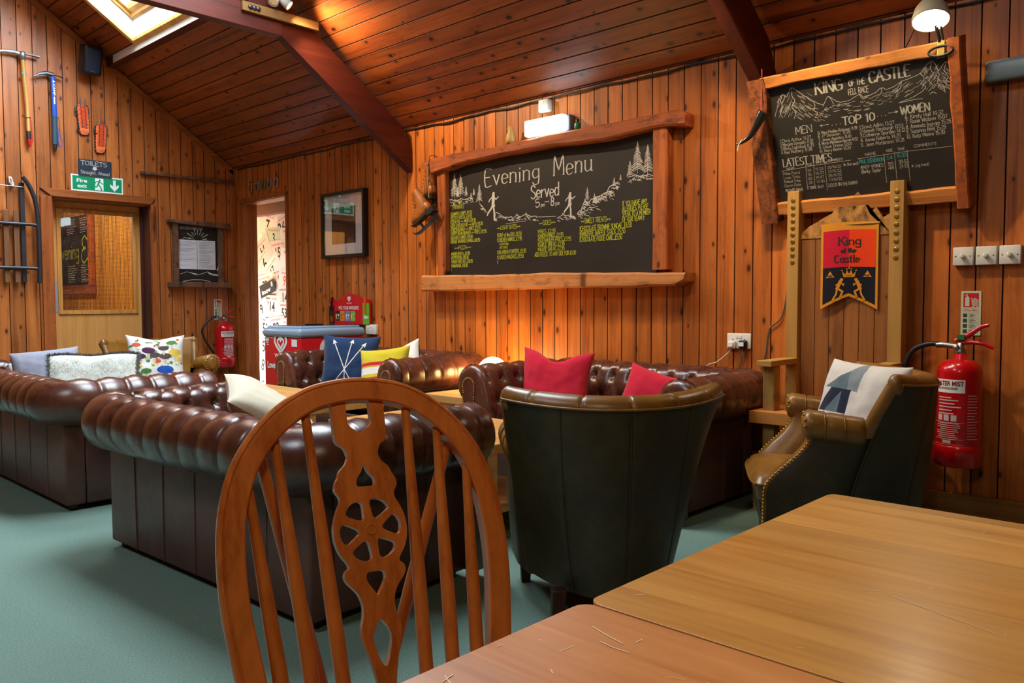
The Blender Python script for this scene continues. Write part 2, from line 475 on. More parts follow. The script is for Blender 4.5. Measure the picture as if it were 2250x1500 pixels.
M['chair'] = wood('beech_chair', (156, 80, 28), (206, 122, 54), 'z', rough=0.28, knots=0.0, grain=16, stretch=0.05, vary=0.05, bump=0.02, coat=0.3)
M['table'] = wood('beech_table', (176, 112, 40), (226, 164, 80), 'x', rough=0.32, knots=0.0, grain=9, stretch=0.12, pitch=0.0995, paxis='y', vary=0.32, bump=0.03, coat=0.15, spec=0.5, poff=0.084, stain=.06)
M['table2'] = wood('worn_beech_table', (164, 94, 40), (210, 140, 76), 'x', rough=0.34, knots=0.0, grain=9, stretch=0.12, pitch=0.0995, paxis='y', vary=0.25, bump=0.03, coat=0.2, spec=0.55, poff=0.03, stain=.06)
M['oak'] = wood('oak_coffee_table', (180, 124, 58), (222, 172, 102), 'x', rough=0.42, knots=0.1, grain=9, vary=0.1)
M['legwood'] = wood('dark_leg', (40, 20, 14), (64, 34, 24), 'z', rough=0.4, knots=0.0, vary=0.05)
M['leather'] = leather('oxblood_leather', (50, 22, 14), (104, 56, 38), rough=0.27, patch=3.0, spec=0.7)
M['leather_panel'] = leather('oxblood_leather_panel', (72, 44, 38), (104, 68, 58), rough=0.45, patch=2.0, spec=0.5)
M['olive'] = leather('olive_leather', (104, 68, 20), (152, 104, 38), rough=0.32, patch=4, spec=0.6)
M['olive_dark'] = leather('olive_leather_back', (42, 36, 20), (66, 56, 32), rough=0.46, patch=3, spec=0.45)
M['brass'] = plain('brass', (178, 138, 64), 0.35, 1.0)
M['steel'] = plain('brushed_steel', (170, 172, 176), 0.35, 1.0)
M['dsteel'] = plain('dark_steel', (86, 88, 92), 0.4, 0.9, var=0.3)
M['white'] = plain('white_plastic', (226, 226, 220), 0.4)
M['black'] = plain('black_plastic', (18, 18, 20), 0.4)
M['grey'] = plain('grey_plastic', (120, 128, 130), 0.5)
M['red'] = plain('red_enamel', (196, 12, 22), 0.22, coat=0.4)
M['rubber'] = plain('black_rubber', (22, 24, 28), 0.45)
M['green'] = plain('green_plastic', (20, 120, 60), 0.5)
M['paper'] = plain('white_paper', (226, 228, 234), 0.8)
M['ink'] = plain('black_ink', (24, 24, 28), 0.8)
M['chalkboard'] = plain('chalkboard_paint', (40, 37, 34), 0.55, var=0.2, vscale=3, spec=0.35)
M['slate'] = plain('slate_paint', (28, 40, 58), 0.6, var=0.2, vscale=6)
M['chalk'] = plain('white_chalk', (204, 200, 190), 0.9, var=0.18, vscale=60)
M['chalk_y'] = plain('yellow_green_chalk', (176, 182, 44), 0.9, var=0.22, vscale=60)
M['chalk_t'] = plain('teal_chalk', (40, 150, 150), 0.9)
M['signgreen'] = plain('sign_green', (0, 146, 96), 0.4)
M['signwhite'] = plain('sign_white', (236, 240, 236), 0.4)
M['glow'] = plain('photoluminescent_card', (206, 216, 190), 0.5)
M['signred'] = plain('sign_red', (200, 28, 36), 0.45)
M['cord'] = plain('grey_cord', (96, 90, 84), 0.6)
M['cream_cord'] = plain('white_cord', (220, 214, 200), 0.6)
M['pane'] = glass('clear_pane')
M['pic_glass'] = glass('picture_glass', boost=2.2)

# ------------------------------------------------------------------ the room
def board_run(mb, a0, a1, pitch, place, spans, g=0.0036, depth=0.008):
    """V-jointed boards side by side along coordinate a; spans(a) gives the (b0, b1) stretches a board covers; place(a, b, d) -> point, d into the wall"""
    k0 = math.floor(a0/pitch); k1 = math.ceil(a1/pitch)
    for k in range(k0, k1):
        lo, hi = max(a0, k*pitch), min(a1, (k+1)*pitch)
        if hi-lo < 1e-4: continue
        cuts = sorted(set([lo, hi]+[c for c in spans.cuts if lo < c < hi]))
        for c0, c1 in zip(cuts[:-1], cuts[1:]):
            jl = abs(c0-k*pitch) < 1e-6; jh = abs(c1-(k+1)*pitch) < 1e-6
            e0 = c0+g if jl else c0; e1 = c1-g if jh else c1
            for b0, b1 in spans((c0+c1)/2, c0, c1):
                def q(a, b, d, s): return place(a, spans.edge(b, a, s), d)
                mb.add([q(e0, b0, 0, 0), q(e1, b0, 0, 0), q(e1, b1, 0, 1), q(e0, b1, 0, 1)], [(0, 1, 2, 3)], False)
                if jl: mb.add([q(c0, b0, depth, 0), q(e0, b0, 0, 0), q(e0, b1, 0, 1), q(c0, b1, depth, 1)], [(0, 1, 2, 3)], False, [1])
                if jh: mb.add([q(e1, b0, 0, 0), q(c1, b0, depth, 0), q(c1, b1, depth, 1), q(e1, b1, 0, 1)], [(0, 1, 2, 3)], False, [1])
class Spans:
    def __init__(self, cuts, fn, edge=None): self.cuts = cuts; self.fn = fn; self.e = edge
    def __call__(self, a, c0, c1): return self.fn(a)
    def edge(self, b, a, s): return self.e(b, a, s) if self.e else b

OPX0, OPX1, OPZ = -7.96, -7.11, 2.14          # doorway in the back wall
DY0, DY1, DZ = 2.535, 3.432, 2.065            # door opening in the left wall
def room():
    # carpet
    g = NT('carpet'); o = g.obj()
    f = g.noise(o, 150, 3, 0.7); b = g.noise(o, 1.6, 3); w = g.noise(g.vmath('MULTIPLY', o, (1, 1, 1)), 900, 1)
    t = g.math('ADD', 0.36, g.math('ADD', g.math('MULTIPLY', f, 1.1), g.math('MULTIPLY', b, 0.18)))
    g.set(Base_Color=g.mix(1.0, srgb((122, 150, 138)), g.comb(t, t, t), 'MULTIPLY'), Roughness=0.95, Specular_IOR_Level=0.12)
    g.bump(g.math('ADD', f, w), 0.6, 0.004); M['carpet'] = g.m
    mb = MB(); mb.box(XL-0.3, XR+0.3, YF-0.3, YB+1.4, -0.12, 0.0)
    structure(mb.build('floor', M['carpet']))
    # back wall
    mb = MB()
    sp = Spans([OPX0, OPX1], lambda a: [(OPZ, ZE+0.05)] if OPX0 < a < OPX1 else [(0, ZE+0.05)])
    board_run(mb, XL, XR, 0.114, lambda a, b, d: (a, YB+d, b), sp)
    mb.box(XL-0.3, OPX0, YB+0.012, YB+0.13, 0, 3.0); mb.box(OPX1, XR+0.3, YB+0.012, YB+0.13, 0, 3.0); mb.box(OPX0, OPX1, YB+0.012, YB+0.13, OPZ, 3.0)
    structure(mb.build('wall_back', [M['wall'], M['joint']]))
    # left gable wall
    mb = MB()
    def lf(a): return [(DZ, 9.0)] if DY0 < a < DY1 else [(0, 9.0)]
    sp = Spans([DY0, DY1, YRIDGE], lf, lambda b, a, s: roof_z(a)+0.04 if b > 8 else b)
    board_run(mb, YF, YB, 0.121, lambda a, b, d: (XL-d, a, b), sp)
    for y0, y1, z0 in ((YF, DY0, 0), (DY1, YB+0.1, 0), (DY0, DY1, DZ)):
        mb.box(XL-0.26, XL-0.012, y0, y1, z0, 6.4)
    structure(mb.build('wall_left', [M['wall_l'], M['joint']]))
    # walls behind and beside the camera
    mb = MB()
    sp = Spans([], lambda a: [(0, ZE+0.05)]); board_run(mb, XL, XR, 0.114, lambda a, b, d: (a, YF-d, b), sp)
    mb.box(XL-0.3, XR+0.3, YF-0.13, YF-0.012, 0, 3.0)
    structure(mb.build('wall_front', [M['wall'], M['joint']]))
    mb = MB()
    sp = Spans([YRIDGE], lambda a: [(0, 9.0)], lambda b, a, s: roof_z(a)+0.04 if b > 8 else b)
    board_run(mb, YF, YB, 0.121, lambda a, b, d: (XR+d, a, b), sp); mb.box(XR+0.012, XR+0.13, YF-0.1, YB+0.1, 0, 6.4)
    structure(mb.build('wall_right', [M['wall_l'], M['joint']]))
    # boarded ceiling, two slopes, with the roof windows cut out
    mb = MB()
    cuts = []
    for s in SKYLIGHTS: cuts += [s[2], s[3]]
    def cf(a):
        x = XL-0.05; out = []
        for s in sorted(SKYLIGHTS):
            if s[2] < a < s[3]: out.append((x, s[0])); x = s[1]
        out.append((x, XR+0.05)); return out
    sl = math.sqrt(1+PITCH**2)
    def cp(a, b, d): return (b, a+(PITCH/sl*d if a >= YRIDGE else -PITCH/sl*d), roof_z(a)+d/sl)
    board_run(mb, YF-0.1, YB+0.12, 0.098, cp, Spans(cuts+[YRIDGE], cf), g=0.0036, depth=0.008)
    structure(mb.build('ceiling', [M['ceil'], M['joint']]))
    # roof covering above, leaving the windows open
    mb = MB()
    for side in (1, -1):
        ys = [YRIDGE, YB+0.4] if side > 0 else [YF-0.4, YRIDGE]
        cc = sorted(set(ys+[c for c in cuts if ys[0] < c < ys[1]]))
        for c0, c1 in zip(cc[:-1], cc[1:]):
            for x0, x1 in cf((c0+c1)/2):
                x0 = XL-0.4 if x0 < XL else x0; x1 = XR+0.4 if x1 > XR else x1
                def p(x, y, h): return (x, y, roof_z(y)+h)
                vs = [p(x0, c0, .03), p(x1, c0, .03), p(x1, c1, .03), p(x0, c1, .03), p(x0, c0, .2), p(x1, c0, .2), p(x1, c1, .2), p(x0, c1, .2)]
                mb.add(vs, [(3, 2, 1, 0), (4, 5, 6, 7), (0, 1, 5, 4), (1, 2, 6, 5), (2, 3, 7, 6), (3, 0, 4, 7)], False)
    structure(mb.build('roof', M['grey']))
    # skirting along the back wall
    mb = MB(); mb.box(OPX1+0.05, XR, YB-0.02, YB, 0, 0.152); structure(mb.build('baseboard_back', M['skirt'], bevel=0.004))
    mb = MB(); mb.box(XL, XL+0.02, YF, DY0-0.1, 0, 0.15); mb.box(XL, XL+0.02, DY1+0.06, YB, 0, 0.15); structure(mb.build('baseboard_left', M['trim']))
    # cover strip up the gable rake, and the corner bead
    mb = MB()
    for y0, y1 in ((YRIDGE, YB),):
        for (h0, h1, d) in ((-0.075, -0.01, 0.018),):
            vs = []
            for y in (y0, y1):
                for dx in (0, d):
                    for h in (h0, h1): vs.append((XL+dx, y, roof_z(y)+h))
            mb.add(vs, [(0, 1, 3, 2), (4, 6, 7, 5), (0, 4, 5, 1), (2, 3, 7, 6), (0, 2, 6, 4), (1, 5, 7, 3)], False)
    structure(mb.build('trim_1', M['trim']))
    mb = MB(); mb.box(XL, XL+0.018, YB-0.06, YB, 0.15, ZE-0.01); mb.box(XL, XL+0.05, YB-0.018, YB, 0.15, ZE-0.01); structure(mb.build('trim_2', M['trim_z']))
    # black cable along the eaves
    pts = []
    x = XL+0.1
    while x < 0.5:
        pts.append((x, YB-0.012, ZE-0.018+0.004*math.sin(x*7)+0.003*math.sin(x*19))); x += 0.08
    mb = MB(); mb.tube(pts, 0.0065, 6)
    mb.tube([(p[0], p[1]-0.004, p[2]+0.005-0.012*math.sin(p[0]*5)**2) for p in pts if p[0] > -5.1], 0.004, 5)
    tag(mb.build('eaves_cable', M['rubber']), 'black cable clipped along the top of the boarded back wall under the ceiling', 'cable')
room()

def truss(x1, n):
    """rafter pair below the ceiling with a collar tie; near face at x1"""
    x0 = x1-0.078
    root = None
    mb = MB()
    for side in (1, -1):
        ye = YB if side > 0 else 2*YRIDGE-YB
        def p(x, y, h): return (x, y, roof_z(y)+h)
        y0 = YRIDGE
        vs = []
        for x in (x0, x1):
            vs += [p(x, y0, -0.075), p(x, ye-0.12*side, -0.075), p(x, ye-0.001*side, -0.19), p(x, ye-0.001*side, -0.362), p(x, y0, -0.362)]
        fs = [(0, 1, 2, 3, 4), (9, 8, 7, 6, 5)]+[(i, 5+i, 5+(i+1) % 5, (i+1) % 5) for i in range(5)]
        mb.add(vs, fs, False)
    o = structure(mb.build('trim_%d' % n, M['beam'], bevel=0.004))
    mb = MB(); mb.box(x0+0.004, x1+0.012, -3.75, 3.13, 2.975, 3.14)
    structure(mb.build('trim_%d' % (n+1), M['beam'], bevel=0.004))
    mb = MB(); mb.box(x1+0.012, x1+0.04, 2.82, 3.42, 3.072, 3.135)
    pl = structure(mb.build('trim_%d' % (n+2), M['plate'], bevel=0.003))
    mb = MB()
    for y in (2.875, 2.905, 2.935): mb.lathe([(0, 0), (0.016, 0), (0.016, 0.008), (0.008, 0.012), (0, 0.012)], 10, T(x1+0.04, y, 3.103) @ RY(PI/2))
    mb.build('bolt', M['dsteel'], pl)
truss(-5.17, 3)
truss(-2.03, 6)
# purlin below the roof window
mb = MB()
def pz(y): return roof_z(y)
mb.add([(x, y, z) for x in (XL, -5.25) for (y, z) in ((3.045, pz(3.045)+0.02), (3.045, pz(3.045)-0.075), (3.125, pz(3.045)-0.075), (3.125, pz(3.125)+0.02))],
       [(0, 1, 2, 3), (7, 6, 5, 4), (0, 4, 5, 1), (1, 5, 6, 2), (2, 6, 7, 3), (3, 7, 4, 0)], False)
structure(mb.build('trim_9', M['beam']))
mb = MB(); mb.add([(x, y, z) for x in (-7.95, -5.25) for (y, z) in ((3.0445, pz(3.045)+0.015), (3.0445, pz(3.045)-0.072))], [(0, 1, 3, 2)], False)  # pale sheet on the timber purlin: strong daylight put into its colour
mb.v = mb.v; mb.build('purlin_lit_face', plain('purlin_painted_light', (222, 220, 212), .5), bpy.data.objects['trim_9'])

M['pine'] = wood('skylight_pine', (206, 140, 62), (240, 190, 110), 'y', rough=0.45, knots=0.1, grain=9, vary=0.1)
M['reveal'] = plain('skylight_lining', (226, 226, 222), 0.5)
def skylight(x0, x1, y0, y1, n):
    """lined opening, pine frame at the roof, glass"""
    def P(x, y, h): return (x, y, roof_z(y)+h)
    side = 1 if y0 >= YRIDGE else -1
    def bar(mb, xa, xb, ya, yb, ha, hb):
        vs = [P(x, y, h) for h in (ha, hb) for y in (ya, yb) for x in (xa, xb)]
        mb.add(vs, [(0, 2, 3, 1), (4, 5, 7, 6), (0, 1, 5, 4), (2, 6, 7, 3), (0, 4, 6, 2), (1, 3, 7, 5)], False)
    def ring(mb, e, w, ha, hb):
        xa, xb, ya, yb = x0+e, x1-e, y0+e, y1-e
        bar(mb, xa, xa+w, ya, yb, ha, hb); bar(mb, xb-w, xb, ya, yb, ha, hb); bar(mb, xa+w, xb-w, ya, ya+w, ha, hb); bar(mb, xa+w, xb-w, yb-w, yb, ha, hb)
    mb = MB(); ring(mb, 0.0, 0.022, 0.0, 0.20); w = structure(mb.build('window_%d' % n, M['reveal']))
    mb = MB(); ring(mb, -0.02, 0.045, -0.022, 0.004); mb.build('window_trim', M['pine'], w)
    mb = MB(); ring(mb, 0.022, 0.022, 0.165, 0.21); mb.build('window_frame', M['pine'], w)
    mb = MB(); ring(mb, 0.044, 0.034, 0.195, 0.245)
    mb.build('window_sash', M['pine'], w)
    mb = MB(); mb.quad(P(x0+.06, y0+.06, .225), P(x1-.06, y0+.06, .225), P(x1-.06, y1-.06, .225), P(x0+.06, y1-.06, .225)); mb.build('window_pane', M['pane'], w)
for i, s in enumerate(SKYLIGHTS): skylight(*s, i+1)

# door in the left wall
def door_left():
    D = thing('fire_door', 'x', 'x'); del D['label']; del D['category']; D['kind'] = 'structure'; D.name = 'door_1'
    X = -8.33
    def ply(y0, y1, z0, z1, mb): mb.box(X-0.044, X, y0, y1, z0, z1)
    gy0, gy1, gz0, gz1 = 2.665, 3.335, 1.018, 1.955
    mb = MB(); ply(2.555, gy0, 0.01, 2.05, mb); ply(gy1, 3.425, 0.01, 2.05, mb); ply(gy0, gy1, 0.01, gz0, mb); ply(gy0, gy1, gz1, 2.05, mb)
    mb.build('door_leaf', M['door'], D)
    mb = MB()
    w = 0.032
    for (a, b, c, d) in ((gy0-w, gy0+.006, gz0-w, gz1+w), (gy1-.006, gy1+w, gz0-w, gz1+w), (gy0, gy1, gz0-w, gz0+.006), (gy0, gy1, gz1-.006, gz1+w)):
        mb.box(X, X+0.014, a, b, c, d)
    mb.build('glazing_bead', M['bead'], D, bevel=0.003)
    mb = MB(); mb.box(X-0.026, X-0.020, gy0, gy1, gz0, gz1); mb.build('glass_pane', M['pane'], D)
    mb = MB()
    k = 0
    y = gy0+0.006
    while y < gy1: mb.box(X-0.0235, X-0.0225, y-0.001, y+0.001, gz0, gz1); y += 0.0127
    z = gz0+0.006
    while z < gz1: mb.box(X-0.0235, X-0.0225, gy0, gy1, z-0.001, z+0.001); z += 0.0127
    mb.build('wire_mesh', M['dsteel'], D, kind='stuff')
    mb = MB(); mb.box(X, X+0.002, 2.572, 2.632, 1.0, 1.305)
    for zz in (1.015, 1.29): mb.lathe([(0.004, 0), (0.004, 0.003), (0, 0.0035)], 8, T(X+.002, 2.622, zz) @ RY(PI/2))
    mb.build('push_plate', plain('alu_plate', (196, 204, 212), 0.35, 0.6), D)
    # casing and lining
    mb = MB()
    mb.box(XL, XL+0.022, 2.442, 2.535, 0, 2.065); mb.box(XL, XL+0.022, 3.432, 3.478, 0, 2.065)
    mb.build('casing', M['casing'], D, bevel=0.004)
    mb = MB(); mb.prism([(2.442, 2.136), (3.478, 2.136), (3.432, 2.065), (2.535, 2.065)], XL, XL+0.022, 'x'); mb.build('casing_head', M['trim'], D, bevel=0.003)
    mb = MB(); mb.box(X-0.05, XL, DY0, DY0+0.012, 0, DZ); mb.box(X-0.05, XL, DY0, DY1, DZ-0.012, DZ); mb.build('lining', M['casing'], D)
    mb = MB(); mb.box(X-0.05, XL-0.02, DY1-0.012, DY1, 0, DZ); mb.box(X+0.002, X+0.03, DY1-0.03, DY1-0.012, 0, DZ); mb.build('jamb', M['liner'], D)
door_left()

# doorway in the back wall (no leaf) and the papered passage beyond
def doorway():
    D = thing('doorway', 'x', 'x'); del D['label']; del D['category']; D['kind'] = 'structure'; D.name = 'door_2'
    mb = MB(); mb.box(OPX0-0.035, OPX0, YB-0.016, YB, 0, OPZ+0.05); mb.box(OPX1, OPX1+0.03, YB-0.016, YB, 0, OPZ+0.05); mb.box(OPX0-0.035, OPX1+0.03, YB-0.02, YB, OPZ, OPZ+0.045)
    mb.build('casing', M['casing'], D, bevel=0.003)
    mb = MB(); mb.box(OPX0-0.02, OPX0+.006, YB-0.002, YB+0.16, 0, OPZ-.006); mb.box(OPX1-.006, OPX1+0.02, YB-0.002, YB+0.16, 0, OPZ-.006); mb.box(OPX0, OPX1, YB-0.002, YB+0.16, OPZ-.006, OPZ+0.02)
    mb.build('lining', M['trim_z'], D)
    mb = MB(); mb.box(OPX0+.006, OPX0+0.016, YB+0.07, YB+0.11, 0, OPZ-.006); mb.build('door_stop', M['casing'], D)
    mb = MB(); mb.box(-10.2, -5.9, 4.962, 5.06, 0, 2.1); structure(mb.build('wall_passage', M['paper']))
    mb = MB(); mb.box(-10.2, -5.9, 4.86, 5.06, 2.1, 2.24); mb.box(-10.2, -5.9, YB+.13, 5.06, 2.24, 2.3); structure(mb.build('ceiling_passage', M['beam']))
    mb = MB(); mb.box(-5.98, -5.9, YB+.13, 5.06, 0, 2.3); mb.box(-10.2, -10.12, YB+.13, 5.06, 0, 2.3); structure(mb.build('wall_passage_end', M['beam']))
doorway()
bulb((-7.3, 4.62, 1.0), 0.8, (0.95, 0.95, 1.0), 0.05)

# hall beyond the glazed door: boarded wall and a chalkboard seen through the glass
def hall():
    HY = 3.95
    mb = MB(); sp = Spans([], lambda a: [(0, 2.6)]); board_run(mb, -15.2, -8.45, 0.114, lambda a, b, d: (a, HY+d, b), sp)
    M['hall'] = wood('hall_boards', (150, 96, 30), (222, 158, 66), 'z', rough=.45, knots=.6, pitch=.114, paxis='x', vary=.4, streak=.3)
    structure(mb.build('wall_hall', [M['hall'], M['joint']]))
    mb = MB(); mb.box(-15.2, XL-0.3, 1.6, HY+.1, -0.12, 0); structure(mb.build('floor_hall', M['carpet']))
    mb = MB(); mb.box(-15.2, XL-0.26, 1.6, HY+.1, 2.6, 2.66); mb.box(-15.3, -15.2, 1.6, HY+.1, 0, 2.6); mb.box(-15.2, XL-0.26, 1.54, 1.6, 0, 2.6); structure(mb.build('ceiling_hall', M['hall']))
    bulb((-10.2, 2.5, 2.35), 95, (1.0, .96, .80), 0.08)
hall()

# ------------------------------------------------------------------ lettering
# hand lettering as strokes: glyph = advance ; strokes separated by |, points x,y (cap height 1)
_G = {
'A': '.62;0,0 .29,1 .58,0|.1,.36 .48,.36', 'B': '.56;.04,0 .04,1 .3,1 .44,.9 .44,.62 .3,.53 .04,.53|.3,.53 .5,.44 .5,.12 .34,0 .04,0',
'C': '.58;.52,.84 .38,1 .2,1 .05,.8 .03,.3 .18,.02 .38,0 .52,.16', 'D': '.6;.04,0 .04,1 .26,1 .48,.82 .52,.4 .4,.1 .22,0 .04,0',
'E': '.5;.46,1 .04,1 .04,0 .46,0|.04,.53 .36,.53', 'F': '.48;.46,1 .04,1 .04,0|.04,.53 .36,.53', 'G': '.62;.54,.84 .38,1 .2,1 .05,.8 .03,.3 .18,.02 .4,0 .55,.14 .55,.45 .34,.45',
'H': '.6;.04,0 .04,1|.54,0 .54,1|.04,.52 .54,.52', 'I': '.2;.09,0 .09,1', 'J': '.44;.36,1 .36,.2 .24,.02 .1,.02 .02,.16', 'K': '.56;.04,0 .04,1|.5,1 .05,.46|.2,.62 .54,0',
'L': '.46;.04,1 .04,0 .44,0', 'M': '.72;.04,0 .08,1 .35,.3 .62,1 .67,0', 'N': '.62;.04,0 .04,1 .54,0 .54,1', 'O': '.64;.3,1 .1,.86 .03,.5 .1,.14 .3,0 .5,.14 .57,.5 .5,.86 .3,1',
'P': '.54;.04,0 .04,1 .32,1 .48,.88 .48,.6 .32,.48 .04,.48', 'Q': '.66;.3,1 .1,.86 .03,.5 .1,.14 .3,0 .5,.14 .57,.5 .5,.86 .3,1|.36,.24 .62,-.08', 'R': '.56;.04,0 .04,1 .32,1 .47,.88 .47,.6 .32,.5 .04,.5|.26,.5 .52,0',
'S': '.52;.46,.86 .32,1 .14,1 .04,.84 .08,.64 .4,.42 .48,.22 .38,.03 .18,0 .03,.13', 'T': '.56;0,1 .54,1|.27,1 .27,0', 'U': '.6;.04,1 .04,.24 .16,.02 .4,.02 .53,.24 .53,1', 'V': '.58;.01,1 .28,0 .56,1',
'W': '.82;.01,1 .2,0 .4,.8 .6,0 .8,1', 'X': '.56;.02,0 .52,1|.02,1 .54,0', 'Y': '.56;.01,1 .28,.5 .54,1|.28,.5 .28,0', 'Z': '.54;.03,1 .5,1 .03,0 .52,0',
'a': '.5;.42,.5 .28,.6 .1,.54 .03,.3 .08,.06 .22,0 .36,.1 .42,.3|.42,.6 .42,.08 .48,0', 'b': '.5;.05,1 .05,0|.05,.36 .18,.58 .34,.58 .44,.38 .42,.12 .28,0 .12,.03 .05,.14', 'c': '.44;.4,.5 .26,.6 .1,.52 .03,.3 .1,.06 .26,0 .4,.1',
'd': '.5;.43,1 .43,0|.43,.4 .32,.58 .14,.58 .04,.38 .05,.14 .18,0 .34,.03 .43,.18', 'e': '.46;.05,.3 .42,.34 .38,.52 .24,.6 .1,.54 .03,.3 .1,.06 .26,0 .42,.1', 'f': '.34;.34,.94 .24,1 .15,.88 .15,0|.02,.58 .3,.58',
'g': '.5;.42,.5 .28,.6 .1,.54 .03,.32 .1,.1 .26,.06 .4,.16|.42,.6 .42,-.18 .3,-.34 .12,-.32 .05,-.22', 'h': '.5;.05,1 .05,0|.05,.4 .2,.58 .36,.56 .42,.4 .42,0', 'i': '.18;.08,.58 .08,0|.08,.8 .09,.84', 'j': '.24;.14,.58 .14,-.2 .02,-.3|.14,.8 .15,.84',
'k': '.46;.05,1 .05,0|.38,.58 .06,.26|.18,.36 .42,0', 'l': '.2;.08,1 .08,.04 .14,0', 'm': '.74;.05,.58 .05,0|.05,.42 .18,.58 .32,.54 .36,.38 .36,0|.36,.42 .5,.58 .62,.54 .66,.38 .66,0', 'n': '.5;.05,.58 .05,0|.05,.4 .2,.58 .36,.56 .42,.4 .42,0',
'o': '.48;.23,.6 .08,.5 .03,.3 .08,.1 .23,0 .38,.1 .43,.3 .38,.5 .23,.6', 'p': '.5;.05,.58 .05,-.34|.05,.38 .18,.58 .34,.58 .44,.38 .42,.12 .28,0 .12,.03 .05,.14', 'q': '.5;.43,.58 .43,-.34|.43,.4 .32,.58 .14,.58 .04,.38 .05,.14 .18,0 .34,.03 .43,.18', 'r': '.36;.05,.58 .05,0|.05,.36 .16,.54 .32,.58',
's': '.42;.37,.5 .24,.6 .1,.56 .06,.42 .32,.24 .36,.1 .24,0 .1,.01 .03,.1', 't': '.34;.15,.9 .15,.1 .24,0 .32,.04|.02,.58 .3,.58', 'u': '.5;.05,.58 .05,.16 .16,.01 .32,.04 .42,.2|.42,.58 .42,.04 .48,0', 'v': '.46;.02,.58 .22,0 .42,.58',
'w': '.66;.02,.58 .17,0 .32,.5 .47,0 .62,.58', 'x': '.44;.03,0 .4,.58|.03,.58 .41,0', 'y': '.48;.04,.58 .22,.06|.43,.58 .22,-.1 .1,-.32', 'z': '.44;.04,.58 .38,.58 .04,0 .4,0',
'0': '.54;.26,1 .08,.84 .03,.5 .08,.16 .26,0 .44,.16 .49,.5 .44,.84 .26,1', '1': '.3;.04,.82 .17,1 .17,0', '2': '.52;.05,.8 .16,.98 .36,.98 .46,.78 .4,.54 .04,0 .5,0', '3': '.5;.05,.88 .2,1 .38,.96 .44,.78 .36,.58 .2,.53|.2,.53 .4,.46 .46,.24 .36,.04 .18,0 .03,.12',
'4': '.54;.38,0 .38,1 .03,.3 .52,.3', '5': '.5;.44,1 .08,1 .06,.56 .28,.62 .44,.48 .46,.22 .34,.03 .16,0 .03,.12', '6': '.52;.42,.9 .28,1 .12,.86 .04,.5 .06,.16 .22,0 .4,.06 .47,.28 .38,.5 .2,.54 .06,.36', '7': '.5;.03,1 .47,1 .2,0', '8': '.52;.25,1 .1,.9 .1,.66 .25,.54 .42,.66 .42,.9 .25,1|.25,.54 .06,.4 .05,.14 .25,0 .46,.14 .45,.4 .25,.54', '9': '.52;.46,.66 .34,.5 .16,.5 .05,.7 .12,.94 .3,1 .44,.88 .46,.5 .38,.14 .2,0 .08,.06',
'.': '.2;.06,0 .1,.02', ',': '.2;.1,.04 .05,-.12', ':': '.2;.08,.08 .1,.1|.08,.46 .1,.48', '-': '.4;.06,.4 .32,.4', '_': '.5;.0,.0 .5,.0', '/': '.44;.03,-.05 .4,1.02', '!': '.2;.09,1 .09,.3|.09,.02 .1,.04', '(': '.26;.22,1.04 .08,.75 .08,.25 .22,-.04', ')': '.26;.04,1.04 .18,.75 .18,.25 .04,-.04',
"'": '.16;.08,1 .06,.82', '&': '.62;.56,.0 .14,.72 .18,.94 .32,.96 .36,.78 .06,.32 .08,.08 .26,0 .5,.36', '£': '.56;.46,.86 .34,1 .18,.92 .16,.6 .18,.2 .04,.02 .5,.02|.04,.48 .38,.48', '+': '.5;.05,.4 .4,.4|.22,.6 .22,.2', '>': '.6;0,.4 .5,.4|.32,.56 .52,.4 .32,.24', '<': '.6;.55,.4 .05,.4|.22,.56 .03,.4 .22,.24', '^': '.34;.15,0 .15,.9|.03,.7 .15,.95 .27,.7', '\x7f': '.34;',
' ': '.3;', '*': '.34;.15,0 .15,.85|.02,.6 .15,.9 .28,.6|.04,.3 .15,.5 .26,.3', '"': '.5;.03,.4 .46,.4'}
GL = {}
for k, s in _G.items():
    a, b = s.split(';'); GL[k] = (float(a), [[tuple(map(float, p.split(','))) for p in st.split()] for st in b.split('|')] if b else [])

def scribe(mb, txt, x, y, h, w, z=0.0, sx=1.0, track=0.06, rot=0.0, jit=0.0, align='l', serif=0.0, seed=1, slant=0.0, heavy=0.0, squeeze=None):
    """write txt with strokes; (x, y) is the baseline start; h cap height; w stroke width; squeeze fits to a given length"""
    R = random.Random(seed); adv = sum((GL.get(c, GL[' '])[0]+track) for c in txt)*h*sx
    if squeeze: sx *= squeeze/adv; adv = squeeze
    cx = x if align == 'l' else (x-adv/2 if align == 'c' else x-adv)
    px = 0; ca, sa = math.cos(rot), math.sin(rot)
    for ch in txt:
        a, st = GL.get(ch, GL[' '])
        jy = R.uniform(-jit, jit)*h; js = 1+R.uniform(-jit, jit)
        for s in st:
            pts = []
            for (u, v) in s:
                lx = px+(u+slant*v)*h*sx; ly = (v*js)*h+jy
                pts.append((cx+lx*ca-ly*sa, y+lx*sa+ly*ca))
            if len(pts) > 3:
                pts = [(p.x, p.y) for p in catmull([(a_, b_, 0) for a_, b_ in pts], 3)]
            mb.stroke(pts, w, z)
            if heavy and len(s) >= 2:
                for (p, q) in zip(pts[:-1], pts[1:]):
                    if abs(q[1]-p[1]) > abs(q[0]-p[0])*1.2:
                        mb.stroke([(p[0]+heavy*0.5, p[1]), (q[0]+heavy*0.5, q[1])], w+heavy*0.6, z)
            if serif:
                for (u, v) in (s[0], s[-1]):
                    if (abs(v) < .02 or abs(v-1) < .02 or abs(v-.58) < .02):
                        lx = px+(u+slant*v)*h*sx; ly = v*js*h+jy
                        mb.stroke([(cx+lx-serif*h, y+ly), (cx+lx+serif*h, y+ly)], w*0.9, z)
        px += (a+track)*h*sx
    return adv

